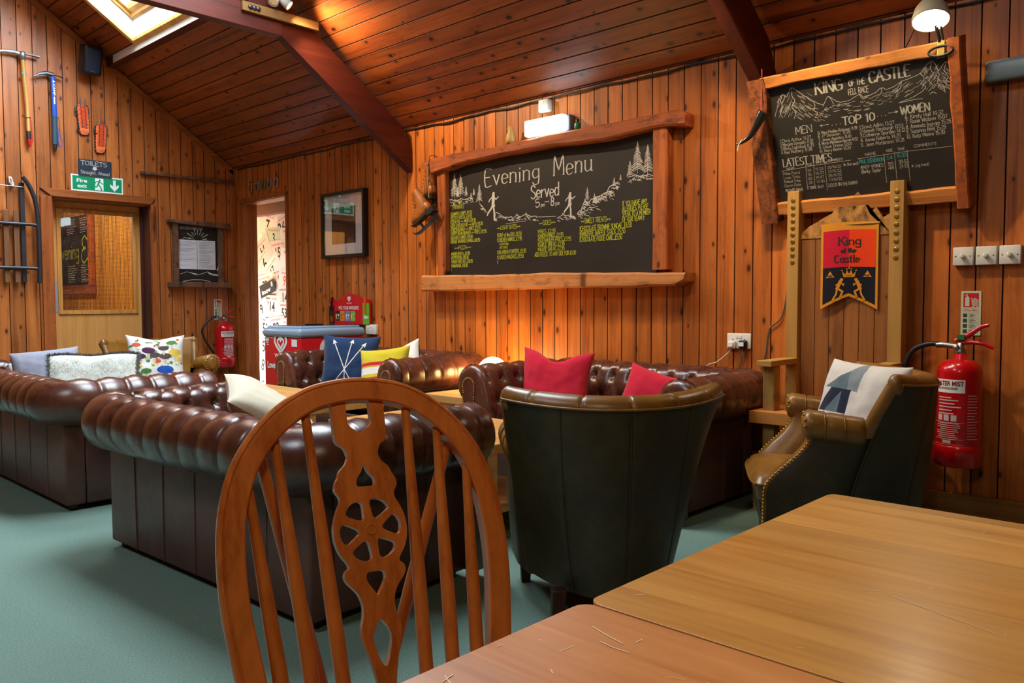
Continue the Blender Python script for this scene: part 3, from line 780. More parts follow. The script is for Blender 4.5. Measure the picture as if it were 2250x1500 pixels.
_fontcache = {}
def type_mesh(txt, bold=0.0):
    """printed type: triangles of the built-in sans face, 1 unit high"""
    key = (txt, bold)
    if key in _fontcache: return _fontcache[key]
    cu = bpy.data.curves.new('type', 'FONT'); cu.body = txt; cu.size = 1.0; cu.offset = bold; cu.resolution_u = 3
    ob = bpy.data.objects.new('type', cu); me = ob.to_mesh()
    vs = [v.co.copy() for v in me.vertices]; fs = [list(p.vertices) for p in me.polygons]
    ob.to_mesh_clear(); bpy.data.objects.remove(ob); bpy.data.curves.remove(cu)
    _fontcache[key] = (vs, fs); return vs, fs
def typeset(mb, txt, x, y, h, z=0.0, bold=0.0, sx=1.0, align='l', rot=0.0, width=None, fn=None):
    vs, fs = type_mesh(txt, bold)
    if not vs: return 0
    s = h/0.729
    x0 = min(v.x for v in vs); x1 = max(v.x for v in vs); W = (x1-x0)*s*sx
    if width: sx *= width/W; W = width
    ox = {'l': 0, 'c': -W/2, 'r': -W}[align]; ca, sa = math.cos(rot), math.sin(rot)
    out = []
    for v in vs:
        lx = (v.x-x0)*s*sx+ox; ly = v.y*s
        p = (x+lx*ca-ly*sa, y+lx*sa+ly*ca, z); out.append(fn(p) if fn else p)
    mb.add(out, fs, False); return W

# frames for things flat on a wall: local x along the wall, y up, z out into the room
def on_back(x, z, y=YB, lean=0.0):
    return Matrix(((1, 0, 0, x), (0, 0, -1, y), (0, 1, 0, z), (0, 0, 0, 1))) @ RX(lean)
def on_left(y, z, x=XL):
    return Matrix(((0, 0, 1, x), (1, 0, 0, y), (0, 1, 0, z), (0, 0, 0, 1)))

# ------------------------------------------------------------------ evening menu board on the back wall
def live_edge(mb, top, bot, y0, y1):
    """plank with irregular edges: lists of (x, z) for its upper and lower edge, between depths y0 (front) and y1"""
    n = 40
    def samp(L, t):
        x = lerp(L[0][0], L[-1][0], t)
        for (a, b) in zip(L[:-1], L[1:]):
            if a[0] <= x <= b[0]: return (x, lerp(a[1], b[1], sstep(0, 1, (x-a[0])/(b[0]-a[0]+1e-9))))
        return (x, L[-1][1])
    up = [samp(top, i/n) for i in range(n+1)]; lo = [samp(bot, i/n) for i in range(n+1)]
    rows = []
    for i in range(n+1):
        w = 0.006*mnoise.noise((up[i][0]*6, 1.3, 0)); w2 = 0.006*mnoise.noise((up[i][0]*7, 5.3, 0))
        (xu, zu), (xl, zl) = up[i], lo[i]
        zu += w; zl += w2; m = 0.012
        rows.append([(xu, y1, zu), (xu, y0+m, zu), (xu, y0, zu-m), (lerp(xu, xl, .5), y0-0.003*mnoise.noise((xu*4, 9, 0)), (zu+zl)/2), (xl, y0, zl+m), (xl, y0+m, zl), (xl, y1, zl)])
    k = len(rows[0]); vs = [p for r in rows for p in r]; fs = []
    for i in range(n):
        for j in range(k):
            j2 = (j+1) % k; fs.append((i*k+j, (i+1)*k+j, (i+1)*k+j2, i*k+j2))
    fs.append(tuple(range(k))); fs.append(tuple(reversed(range(n*k, n*k+k))))
    mb.add(vs, fs, False)

def tree(mb, x, y, h, R, w=0.0035):
    """chalk conifer: trunk and drooping brushes"""
    mb.stroke([(x, y), (x, y+h)], w*0.9, 0.0012)
    n = int(h/0.007)
    for i in range(n):
        t = i/n; yy = y+h*(0.10+0.88*t); L = h*0.24*(1-t)**0.85+0.002
        for s in (-1, 1):
            l = L*R.uniform(0.6, 1.1); mb.stroke([(x, yy+l*0.25), (x+s*l*0.6, yy), (x+s*l, yy-l*0.18)], w*R.uniform(.6, 1.0), 0.0012)
def rocks(mb, pts, R, w=0.004, n=3):
    for (a, b) in zip(pts[:-1], pts[1:]):
        d = math.hypot(b[0]-a[0], b[1]-a[1]); m = max(2, int(d/0.02)); P = []
        for i in range(m+1):
            t = i/m; P.append((lerp(a[0], b[0], t)+R.uniform(-.004, .004), lerp(a[1], b[1], t)+R.uniform(-.008, .008)))
        mb.stroke(P, w, 0.0012)
        for k in range(n*m//2):
            t = R.random(); x = lerp(a[0], b[0], t); y = lerp(a[1], b[1], t)-R.uniform(.005, .035)
            l = R.uniform(.008, .03); mb.stroke([(x, y), (x+l*.5, y+R.uniform(-.002, .008)), (x+l, y-l*.3)], w*R.uniform(.5, .9), 0.0012)

def menu_board():
    D = thing('menu_board', 'large black evening menu chalkboard in a rough timber frame on the boarded back wall', 'chalkboard')
    mb = MB(); mb.box(-4.735, -2.80, YB-0.02, YB, 1.26, 2.17); mb.build('board_panel', M['chalkboard'], D)
    mb = MB(); live_edge(mb, [(-4.95, 2.19), (-4.88, 2.212), (-4.4, 2.217), (-4.1, 2.212), (-3.85, 2.226), (-3.46, 2.232), (-2.9, 2.228), (-2.58, 2.236), (-2.55, 2.20)],
                         [(-4.93, 2.15), (-4.84, 2.09), (-4.65, 2.115), (-4.5, 2.132), (-4.0, 2.148), (-3.65, 2.150), (-3.34, 2.132), (-3.14, 2.130), (-2.9, 2.147), (-2.7, 2.147), (-2.555, 2.13)], YB-0.105, YB)
    mb.build('frame_top', M['rustic'], D)
    mb = MB(); live_edge(mb, [(-4.93, 1.302), (-4.6, 1.293), (-4.1, 1.287), (-3.56, 1.289), (-3.1, 1.277), (-2.75, 1.268), (-2.535, 1.262)],
                         [(-4.93, 1.178), (-4.4, 1.174), (-3.7, 1.180), (-3.1, 1.181), (-2.58, 1.183), (-2.545, 1.21)], YB-0.125, YB)
    mb.build('frame_bottom', M['driftwood'], D)
    for (x0, x1, y0) in ((-4.80, -4.705, YB-0.07), (-2.80, -2.695, YB-0.075)):
        mb = MB()
        n = 24; rows = []
        for i in range(n+1):
            z = lerp(1.285, 2.155, i/n); a = 0.004*mnoise.noise((z*5, x0, 0)); b = 0.005*mnoise.noise((z*4, x0, 7))
            rows.append([(x0+a, YB, z), (x0+a, y0+.008, z), (x0+a+.008, y0, z), (x1+b-.008, y0, z), (x1+b, y0+.008, z), (x1+b, YB, z)])
        vs = [p for r in rows for p in r]; fs = []
        for i in range(n):
            for j in range(6): fs.append((i*6+j, i*6+(j+1) % 6, (i+1)*6+(j+1) % 6, (i+1)*6+j))
        mb.add(vs, fs, False); mb.build('frame_side', M['rustic_z'], D)
    # chalk lettering, local frame with x along the wall and y up
    W = MB(); W.m = on_back(0, 0, YB-0.021); Z = 0.0008
    def big(txt, x0, y0, x1, y1, h, w, seed):
        rot = math.atan2(y1-y0, x1-x0)
        scribe(W, txt, x0, y0, h, w, Z, rot=0, track=0.10, jit=0.03, serif=0.05, heavy=0.007, seed=seed, squeeze=x1-x0)
    big('Evening', -4.315, 1.955, -3.752, 1.97, 0.118, 0.006, 1)
    big('Menu', -3.643, 1.957, -3.29, 1.95, 0.125, 0.006, 2)
    scribe(W, 'Served', -3.85, 1.822, 0.088, 0.0075, Z, jit=.04, squeeze=.265, heavy=.004, serif=.04)
    scribe(W, '5', -3.807, 1.757, 0.055, 0.007, Z, squeeze=.045); scribe(W, 'pm', -3.757, 1.757, 0.028, 0.0035, Z, squeeze=.04); scribe(W, '>>', -3.72, 1.778, 0.024, 0.003, Z, squeeze=.045)
    scribe(W, '8', -3.665, 1.757, 0.055, 0.007, Z, squeeze=.035); scribe(W, 'pm', -3.622, 1.757, 0.028, 0.0035, Z, squeeze=.04)
    R = random.Random(4)
    for (x, y, h) in ((-4.645, 1.895, .19), (-4.575, 1.905, .165), (-4.61, 1.90, .075), (-4.515, 1.90, .075), (-4.46, 1.875, .045), (-4.43, 1.90, .05), (-4.37, 1.84, .135),
                      (-2.945, 1.90, .20), (-2.868, 1.885, .185), (-3.002, 1.885, .10), (-3.075, 1.872, .035), (-3.125, 1.842, .05), (-3.345, 1.765, .085), (-3.285, 1.75, .055)):
        tree(W, x, y, h, R)
    rocks(W, [(-4.715, 1.90), (-4.66, 1.875), (-4.58, 1.885), (-4.44, 1.878)], R, .005)
    rocks(W, [(-4.37, 1.825), (-4.31, 1.785)], R, .005, 5)
    rocks(W, [(-4.215, 1.70), (-4.195, 1.745), (-4.15, 1.735), (-4.10, 1.705), (-4.02, 1.70), (-3.985, 1.722), (-3.95, 1.695), (-3.90, 1.722), (-3.855, 1.70), (-3.80, 1.688)], R, .005, 4)
    W.stroke([(-3.8, 1.688), (-3.62, 1.680)], .003, Z); W.stroke([(-4.1, 1.66), (-3.9, 1.668)], .0025, Z)
    rocks(W, [(-3.61, 1.668), (-3.56, 1.69), (-3.50, 1.675), (-3.46, 1.668)], R, .005, 4)
    rocks(W, [(-3.43, 1.69), (-3.40, 1.70), (-3.365, 1.765), (-3.33, 1.755), (-3.27, 1.785), (-3.20, 1.80), (-3.15, 1.845), (-3.09, 1.862)], R, .006, 6)
    rocks(W, [(-3.42, 1.675), (-3.33, 1.71), (-3.26, 1.715)], R, .004, 5)
    rocks(W, [(-3.30, 1.77), (-3.2, 1.775), (-3.13, 1.80)], R, .004, 6)
    rocks(W, [(-3.02, 1.876), (-2.97, 1.89), (-2.90, 1.882), (-2.84, 1.885)], R, .005, 6)
    def runner(x, y, s, f):
        def L(pts, w): W.stroke([(x+f*a*s, y+b*s) for a, b in pts], w*s, .0012)
        for r in (.05, .035, .02): W.stroke([(x+f*.02*s+r*s*math.cos(i*PI/5), y+.93*s+r*s*math.sin(i*PI/5)) for i in range(11)], .03*s, .0012)
        L([(.0, .85), (-.01, .55)], .13); L([(.03, .82), (.02, .55)], .1); L([(0, .84), (.14, .72), (.26, .80)], .045); L([(0, .84), (-.16, .74), (-.22, .66)], .045)
        L([(-.01, .55), (.05, .30), (.06, .0)], .075); L([(.06, .0), (.14, -.01)], .05); L([(0, .55), (-.13, .38), (-.26, .26)], .07); L([(-.26, .26), (-.30, .18)], .05); L([(-.05, .52), (.06, .50)], .09)
    runner(-4.225, 1.70, .205, 1); runner(-3.495, 1.665, .17, 1)
    W.build('chalk_lettering', M['chalk'], D, label='white chalk title, trees, hills and runners')
    Y = MB(); Y.m = on_back(0, 0, YB-0.021); Z = 0.001
    def col(lines, x, y, dy, h, w=.0032, sq=None, dx=0):
        for i, (t, L) in enumerate(lines):
            scribe(Y, t, x, y-i*dy, h, w, Z, jit=.03, squeeze=L, seed=i+3)
    scribe(Y, 'ALL TIME', -4.66, 1.845, .026, .0026, Z, squeeze=.10); scribe(Y, '>>', -4.70, 1.832, .022, .0025, Z, squeeze=.04); scribe(Y, '<<', -4.55, 1.838, .022, .0025, Z, squeeze=.04); scribe(Y, 'FAVOURITES', -4.665, 1.812, .026, .0026, Z, squeeze=.125)
    col([('^SCAMPI & CHIPS_£11.95', .245), ('^PESTO PASTA_£8.95', .245), ('^STEAK PIE >> MASH_£11.95', .285), ('^LEEK & POTATO PIE >> MASH_£11.95', .36), ('^CHEESEBURGER >> FRIES_£11.95', .335), ('^CRISPY BEAN BURGER >> FRIES_£12.95', .40), ('^SAUSAGE & MASH_£10.50', .25), ('^VEGGIE SAUSAGE & MASH_£10.50', .33)],
        -4.695, 1.762, .0305, .024)
    scribe(Y, '>>PIZZA<<', -4.65, 1.498, .026, .003, Z, squeeze=.19)
    col([('^MARGHERITA_£9.95', .215), ('^PEPPERONI_£10.95', .20), ('^TANGY MED VEG_£10.95', .245), ('^HAWAIIAN_£10.95', .19), ('^', .01)], -4.69, 1.452, .0305, .024)
    scribe(Y, '>>LIGHT BITES<<', -4.185, 1.622, .027, .003, Z, squeeze=.235)
    col([('^SOUP of the DAY_£6.50', .245), ('^CHICKEN WINGS_£7.95', .25)], -4.185, 1.568, .035, .027)
    scribe(Y, '-STICKY BBQ', -4.165, 1.507, .016, .0024, Z, squeeze=.095); scribe(Y, '-HOT SAUCE', -4.165, 1.482, .016, .0024, Z, squeeze=.09)
    col([('^JALAPENO POPPERS_£5.95', .29), ('^LOADED NACHOS_£9.50', .265), ('^', .01)], -4.185, 1.443, .037, .027)
    scribe(Y, '>>SIDES<<', -3.775, 1.628, .030, .0032, Z, squeeze=.155)
    col([('^FRIES_£2.95', .165), ('^ONION RINGS_£2.95', .235), ('^SIDEWINDER FRIES_£3.95', .305), ('^GARLIC BREAD_£2.95', .245), ('^HOUSE SALAD_£2.95', .245)], -3.785, 1.570, .031, .026)
    scribe(Y, 'ADD CHEESE TO ANY SIDE FOR £1.00', -3.815, 1.410, .027, .0032, Z, squeeze=.375)
    scribe(Y, '>>SWEET TREATS<<', -3.40, 1.615, .032, .0034, Z, squeeze=.25)
    col([('^CHOCOLATE BROWNIE SUNDAE_£6.50', .425), ('^BANOFFEE WAFFLE STACK_£5.50', .375), ('^CHOCOLATE FUDGE CAKE_£5.50', .35)], -3.41, 1.565, .036, .031, .0036)
    col([('IF YOU HAVE ANY', .19), ('ALLERGIES, PLEASE', .20), ('SPEAK TO A MEMBER', .215), ('OF OUR TEAM ^', .17)], -3.06, 1.705, .034, .029, .0036)
    Y.build('menu_lettering', M['chalk_y'], D, label='yellow green chalk menu lists')
menu_board()

# ------------------------------------------------------------------ tilted race board above the bench
LEAN = math.radians(17.354)
def race_board():
    Mx = on_back(-1.955, 1.63, 4.25) @ RX(LEAN)
    D = thing('race_board', 'tilted black chalkboard of race times in a bark edged timber frame', 'chalkboard', Mx)
    mb = MB(); mb.box(-0.03, 0.885, -0.02, 0.63, -0.018, 0.0); mb.build('board_panel', M['chalkboard'], D)
    def plank(name, mat, x0, x1, y0, y1, z0, z1, amp=0.006, horiz=True, skew=0):
        mb = MB(); n = 22; rows = []
        for i in range(n+1):
            t = i/n
            if horiz:
                x = lerp(x0, x1, t); a = amp*mnoise.noise((x*9, y0, 2)); b = amp*mnoise.noise((x*8, y1, 5))
                rows.append([(x, y0+a, z0), (x, y0+a, z1-.006), (x, y0+a+.006, z1), (x, y1+b-.006, z1), (x, y1+b, z1-.006), (x, y1+b, z0)])
            else:
                y = lerp(y0, y1, t); a = amp*mnoise.noise((y*9, x0, 2)); b = amp*mnoise.noise((y*8, x1, 5)); s = skew*(1-t)
                rows.append([(x0+a+s, y, z0), (x0+a+s, y, z1-.006), (x0+a+s+.006, y, z1), (x1+b+s-.006, y, z1), (x1+b+s, y, z1-.006), (x1+b+s, y, z0)])
        vs = [p for r in rows for p in r]; fs = []
        for i in range(n):
            for j in range(6): fs.append((i*6+j, (i+1)*6+j, (i+1)*6+(j+1) % 6, i*6+(j+1) % 6))
        fs.append(tuple(reversed(range(6)))); fs.append(tuple(range(n*6, n*6+6))); mb.add(vs, fs, False)
        mb.build(name, mat, D)
    plank('frame_top', M['sawn'], -0.03, 0.885, 0.606, 0.665, -0.03, 0.035)
    plank('frame_bottom', M['sawn'], -0.03, 0.885, -0.07, 0.0, -0.03, 0.03)
    plank('frame_side', M['bark_z'], -0.10, -0.002, -0.105, 0.660, -0.035, 0.05, 0.012, False, -0.02)
    plank('frame_side', M['rustic_z'], 0.868, 0.922, -0.098, 0.672, -0.035, 0.055, 0.006, False)
    W = MB(); Z = .0008
    def S(t, x, y, h, w, L, **k): scribe(W, t, x, y, h, w, Z, squeeze=L, jit=k.pop('jit', .03), **k)
    S('KING', .237, .532, .052, .004, .142, serif=.05, heavy=.007); S('OF THE', .408, .542, .026, .0045, .078); S('CASTLE', .503, .54, .05, .004, .192, serif=.05, heavy=.007)
    S('FELL RACE', .402, .50, .027, .003, .099)
    S('MEN', .115, .349, .036, .0035, .092, serif=.04); S('TOP 10', .36, .36, .038, .0045, .16, serif=.05, heavy=.003); S('WOMEN', .636, .368, .036, .004, .132, serif=.04, heavy=.003)
    S('<-', .245, .362, .03, .003, .05); S('. . .', .305, .368, .02, .004, .05); S('. . .', .528, .376, .02, .004, .045); S('->', .58, .372, .03, .003, .05)
    for i, (t, y, L) in enumerate((('1.Chris Arthur 11:27', .316, .17), ('2.Morgan Donnelly 11:32', .296, .18), ('3/Ricky Lightfoot 11:33', .275, .18), ('4 Ben Rothery 11:38', .255, .17))): S(t, .024, y, .016, .0019, L, seed=i)
    for i, (t, y, L) in enumerate((('5/ Rhys Findlay-Robinson 11:39', .331, .2), ('6 J.F Donovan  11:39', .314, .165), ('7. James Appleton 11:45', .294, .168), ('8. Martin Mikkelson-Barron 11:52', .276, .198), ('9. Calum Tinnion 12:00', .257, .168), ('10. Harry Bolton 12:23', .238, .16))): S(t, .23, y, .014, .0019, L, seed=i+9)
    for i, (t, y, L) in enumerate((('1.Scout Adkin 13:27', .328, .165), ('2.Hannah Horsburgh 13:53', .307, .205), ('3.Catherine Spurden 14:12', .286, .212), ('4. Annie Roberts 14:25', .263, .19), ('5. Jenn Mattinson 14:31', .240, .205))): S(t, .44, y, .017, .0019, L, seed=i+20)
    for i, (t, y, L) in enumerate((('6. Kirsty Hall 14:32', .343, .168), ('7. Rosie Watson 15:07', .321, .184), ('8. Amanda Ingram 15:25', .297, .198), ('9. Suzanna Bret 15:29', .274, .175), ('10. Katy Moore 15:30', .251, .17))): S(t, .655, y, .018, .0021, L, seed=i+30)
    S('LATEST TIMES', .026, .188, .04, .0035, .265, serif=.05, heavy=.003)
    for p in ([(.017, .165), (.20, .177), (.381, .181)], [(.15, .188), (.145, .056)], [(.192, .187), (.185, .062)], [(.251, .186), (.249, .039)], [(.417, .183), (.65, .191), (.851, .189)], [(.545, .193), (.546, .049)], [(.594, .196), (.596, .061)], [(.652, .198), (.656, .048)]): W.stroke(p, .0022, Z)
    S('NAME', .045, .169, .012, .0016, .045); S('AGE', .155, .179, .011, .0016, .03); S('TIME', .2, .184, .011, .0016, .038); S('COMMENTS', .27, .186, .012, .0016, .075)
    for i, (n_, a, t, d) in enumerate((('Miles Foord', '34', '19:23', '20/10/22'), ('Louis Trihic', '35', '16:27', '23/11/22'), ('Michael Trihic', '42', '15:47', '25/11/22'), ('Gavin Dale', '28', '12:30', '17/12/22'))):
        y = .143-i*.0215; S(n_, .022, y, .014, .0014, .092, seed=i); S(a, .155, y+.004, .013, .0015, .022); S(t, .197, y+.006, .013, .0015, .044); S(d, .262, y+.008, .013, .0015, .07)
    S('In the wet!', .345, .155, .015, .0019, .075); S('RICHARD DAVIS', .026, .052, .014, .0019, .095); S('7 SOME 18.47', .147, .055, .014, .0019, .085); S('2/2/23 (IN THE DARK!)', .256, .057, .016, .002, .15)
    S('NAME', .455, .193, .014, .0017, .055); S('AGE', .556, .2, .012, .0017, .032); S('TIME', .608, .2, .012, .0017, .036); S('COMMENTS', .685, .205, .013, .0017, .10)
    S('ANDY VOINES', .428, .131, .015, .002, .11); S('55', .56, .132, .015, .002, .028); S('30:52', .61, .136, .017, .002, .045); S('Becky Taylor', .43, .108, .018, .0022, .095, slant=.2); S('48', .56, .113, .015, .002, .028); S('21:13', .612, .114, .016, .002, .042); S('in jog heat!', .668, .112, .014, .0018, .08)
    # mountains
    R = random.Random(8)
    def ridge(pts, w=.0026):
        P = [(p.x+R.uniform(-.001, .001), p.y+R.uniform(-.0015, .0015)) for p in catmull([(a, b, 0) for a, b in pts], 5)]
        W.stroke(P, w, Z)
    ridge([(.015, .455), (.04, .52), (.066, .56), (.085, .545), (.10, .56), (.122, .585), (.17, .545), (.22, .505), (.25, .485), (.275, .475)])
    ridge([(.066, .56), (.055, .53), (.06, .50), (.045, .47), (.055, .445)]); ridge([(.122, .585), (.118, .545), (.13, .52), (.112, .49), (.128, .46), (.115, .43)])
    ridge([(.22, .505), (.232, .48), (.222, .455), (.24, .44), (.225, .415)]); ridge([(.27, .468), (.285, .49), (.302, .511), (.33, .49), (.357, .473), (.40, .475), (.455, .494), (.473, .479), (.52, .487), (.561, .507), (.579, .497), (.615, .503), (.652, .521), (.69, .528), (.735, .541)])
    ridge([(.735, .541), (.755, .562), (.788, .588), (.805, .56), (.815, .538), (.832, .56), (.848, .572), (.862, .55), (.866, .53)])
    ridge([(.302, .511), (.315, .495), (.325, .47)]); ridge([(.455, .494), (.462, .478), (.475, .468)]); ridge([(.561, .507), (.555, .485), (.54, .47)]); ridge([(.652, .521), (.645, .495), (.63, .475), (.622, .455)]); ridge([(.652, .521), (.635, .50), (.62, .472)])
    ridge([(.788, .588), (.78, .555), (.79, .53), (.77, .505), (.785, .475), (.765, .455)]); ridge([(.803, .56), (.815, .52), (.805, .49), (.83, .465), (.835, .44)]); ridge([(.848, .57), (.838, .535), (.85, .505), (.84, .475), (.862, .46)])
    ridge([(.735, .541), (.75, .515), (.735, .495), (.755, .475), (.73, .455), (.69, .437), (.633, .424)]); ridge([(.633, .424), (.70, .428), (.738, .425)]); ridge([(.77, .44), (.785, .447), (.80, .438)])
    for (x0, x1, ya, yb, n, l, sl) in ((.03, .10, .44, .53, 26, .03, 1.6), (.11, .2, .43, .55, 44, .03, -.9), (.2, .29, .40, .47, 34, .02, -.5), (.3, .44, .43, .47, 30, .02, .05), (.44, .6, .43, .48, 30, .025, .1),
                                   (.60, .72, .44, .50, 22, .03, .6), (.735, .80, .46, .56, 46, .018, 1.1), (.80, .862, .45, .55, 46, .018, -1.1), (.38, .5, .41, .44, 16, .03, .1)):
        for k in range(n):
            x = R.uniform(x0, x1); y = R.uniform(ya, yb); L = l*R.uniform(.4, 1); W.stroke([(x, y), (x+L*.6, y+L*.6*sl+R.uniform(-.003, .003)), (x+L, y+L*sl)], .0016, Z)
    W.build('chalk_lettering', plain('soft_chalk', (168, 166, 158), .9, var=.25, vscale=50), D, label='white chalk race lists and a mountain drawing')
    tq = MB(); scribe(tq, 'PAUL STEVENSON', .424, .158, .018, .0024, Z, squeeze=.118); scribe(tq, '54', .556, .162, .018, .0022, Z, squeeze=.03); scribe(tq, '16:30', .605, .166, .02, .0022, Z, squeeze=.042)
    tq.build('teal_lettering', M['chalk_t'], D, label='one line in teal chalk')
race_board()

# ------------------------------------------------------------------ signs
def pane(mb, x0, x1, y0, y1, z): mb.quad((x0, y0, z), (x1, y0, z), (x1, y1, z), (x0, y1, z))
def running_man(mb, x, y, s, z, flip=1):
    def P(pts): mb.poly([(x+flip*a*s, y+b*s) for a, b in (pts if flip > 0 else pts[::-1])], z)
    P([(.58+.075*math.cos(i*PI/6), .90+.085*math.sin(i*PI/6)) for i in range(12)])
    mbs = lambda pts, w: mb.stroke([(x+flip*a*s, y+b*s) for a, b in pts], w*s, z)
    mbs([(.52, .78), (.42, .45)], .15); mbs([(.50, .78), (.27, .74), (.16, .58)], .075); mbs([(.56, .76), (.74, .62), (.92, .56)], .075); mbs([(.40, .45), (.30, .28), (.02, .28)], .095); mbs([(.46, .47), (.62, .28), (.72, .02)], .10)
def fire_exit():
    D = thing('exit_sign', 'green and white fire exit sign with running man over the glazed door', 'sign', on_left(2.708, 2.137))
    mb = MB(); mb.box(0, .464, 0, .153, 0.001, 0.006); mb.build('sign_panel', M['signwhite'], D)
    mb = MB(); pane(mb, .012, .452, .013, .140, .0064); mb.build('sign_field', M['signgreen'], D)
    z = .0068; mb = MB(); mb.poly([(.372, .128), (.398, .128), (.398, .070), (.424, .09), (.424, .064), (.385, .022), (.346, .064), (.346, .09), (.372, .070)], z); mb.build('down_arrow', M['signwhite'], D)
    mb = MB(); mb.poly([(.203, .02), (.285, .02), (.285, .133), (.21, .133), (.21, .058), (.19, .05), (.212, .043)], z); mb.build('doorway_symbol', M['signwhite'], D)
    mb = MB()
    typeset(mb, 'Fire', .048, .083, .034, z, bold=.03, width=.092); typeset(mb, 'exit', .052, .034, .034, z, bold=.03, width=.085)
    mb.build('sign_lettering', M['signwhite'], D)
    mb = MB(); running_man(mb, .192, .022, .105, .0072); mb.build('running_man', M['signgreen'], D)
    D = thing('toilets_sign', 'small dark chalk sign with a white arrow pointing to the toilets', 'sign', on_left(2.772, 2.283))
    mb = MB(); mb.box(0, .296, 0, .151, .007, .016); mb.build('sign_panel', M['slate'], D)
    mb = MB(); z = .0165
    for dx, dy in ((0, 0), (.004, .0025)):
        scribe(mb, 'TOILETS', .02+dx, .098+dy, .038, .002, z, squeeze=.235, serif=.08, heavy=.0)
    scribe(mb, 'Straight. Ahead.', .018, .018, .03, .003, z, squeeze=.268)
    mb.poly([(.128, .09), (.158, .09), (.158, .072), (.170, .072), (.143, .052), (.116, .072), (.128, .072)], z)
    mb.build('chalk_lettering', M['chalk'], D)
fire_exit()

def extinguisher_sign(m, label, W=.086, H=.212):
    D = thing('extinguisher_sign', label, 'sign', m); k = H/.212
    mb = MB(); mb.box(0, W, 0, H, .0006, .004); mb.build('sign_panel', M['glow'], D)
    mb = MB(); z = .0043; pane(mb, .010, W-.010, .134*k, .202*k, z)
    typeset(mb, 'Water Mist', .016, .116*k, .0085*k, z, bold=.02, width=W-.032)
    for a, b in (((.010, .112*k), (W-.010, .112*k)), ((.010, .127*k), (W-.010, .127*k)), ((.010, .112*k), (.010, .127*k)), ((W-.010, .112*k), (W-.010, .127*k))): mb.stroke([a, b], .0009, z)
    mb.build('sign_red', M['signred'], D)
    mb = MB(); z = .0046
    mb.poly([(.018, .140*k), (.036, .140*k), (.036, .178*k), (.032, .186*k), (.022, .186*k), (.018, .178*k)], z); mb.stroke([(.027, .186*k), (.027, .195*k), (.016, .190*k)], .003, z)
    for i in range(4): mb.stroke([(.044+.002*i, (.176-.012*i)*k), (.052, (.168-.011*i)*k), (.060, (.176-.010*i)*k), (W-.013, (.166-.010*i)*k)], .0045, z)
    mb.build('sign_pictogram', M['glow'], D)
    mb = MB(); z = .0043
    for i in range(4):
        y = (.086-.0255*i)*k; pane(mb, .010, .028, y, y+.018*k, z)
    mb.build('sign_icons', plain('icon_green', (38, 72, 46), .6), D)
    mb = MB()
    for i in range(4):
        y = (.086-.0255*i)*k
        for a, b in (((.035, y), (W-.011, y)), ((.035, y+.019*k), (W-.011, y+.019*k)), ((.035, y), (.035, y+.019*k)), ((W-.011, y), (W-.011, y+.019*k))): mb.stroke([a, b], .0006, z)
        for j, l in enumerate((.55, .8, .4)): mb.stroke([(.039, y+(.0145-.0055*j)*k), (.039+(W-.054)*l, y+(.0145-.0055*j)*k)], .0018, z)
    mb.build('sign_print', M['ink'], D)
extinguisher_sign(on_back(-1.085, .923, YB), 'pale fire extinguisher sign headed water mist below the light switches')
extinguisher_sign(on_left(4.072, .915), 'pale fire extinguisher sign on the left wall near the passage doorway')

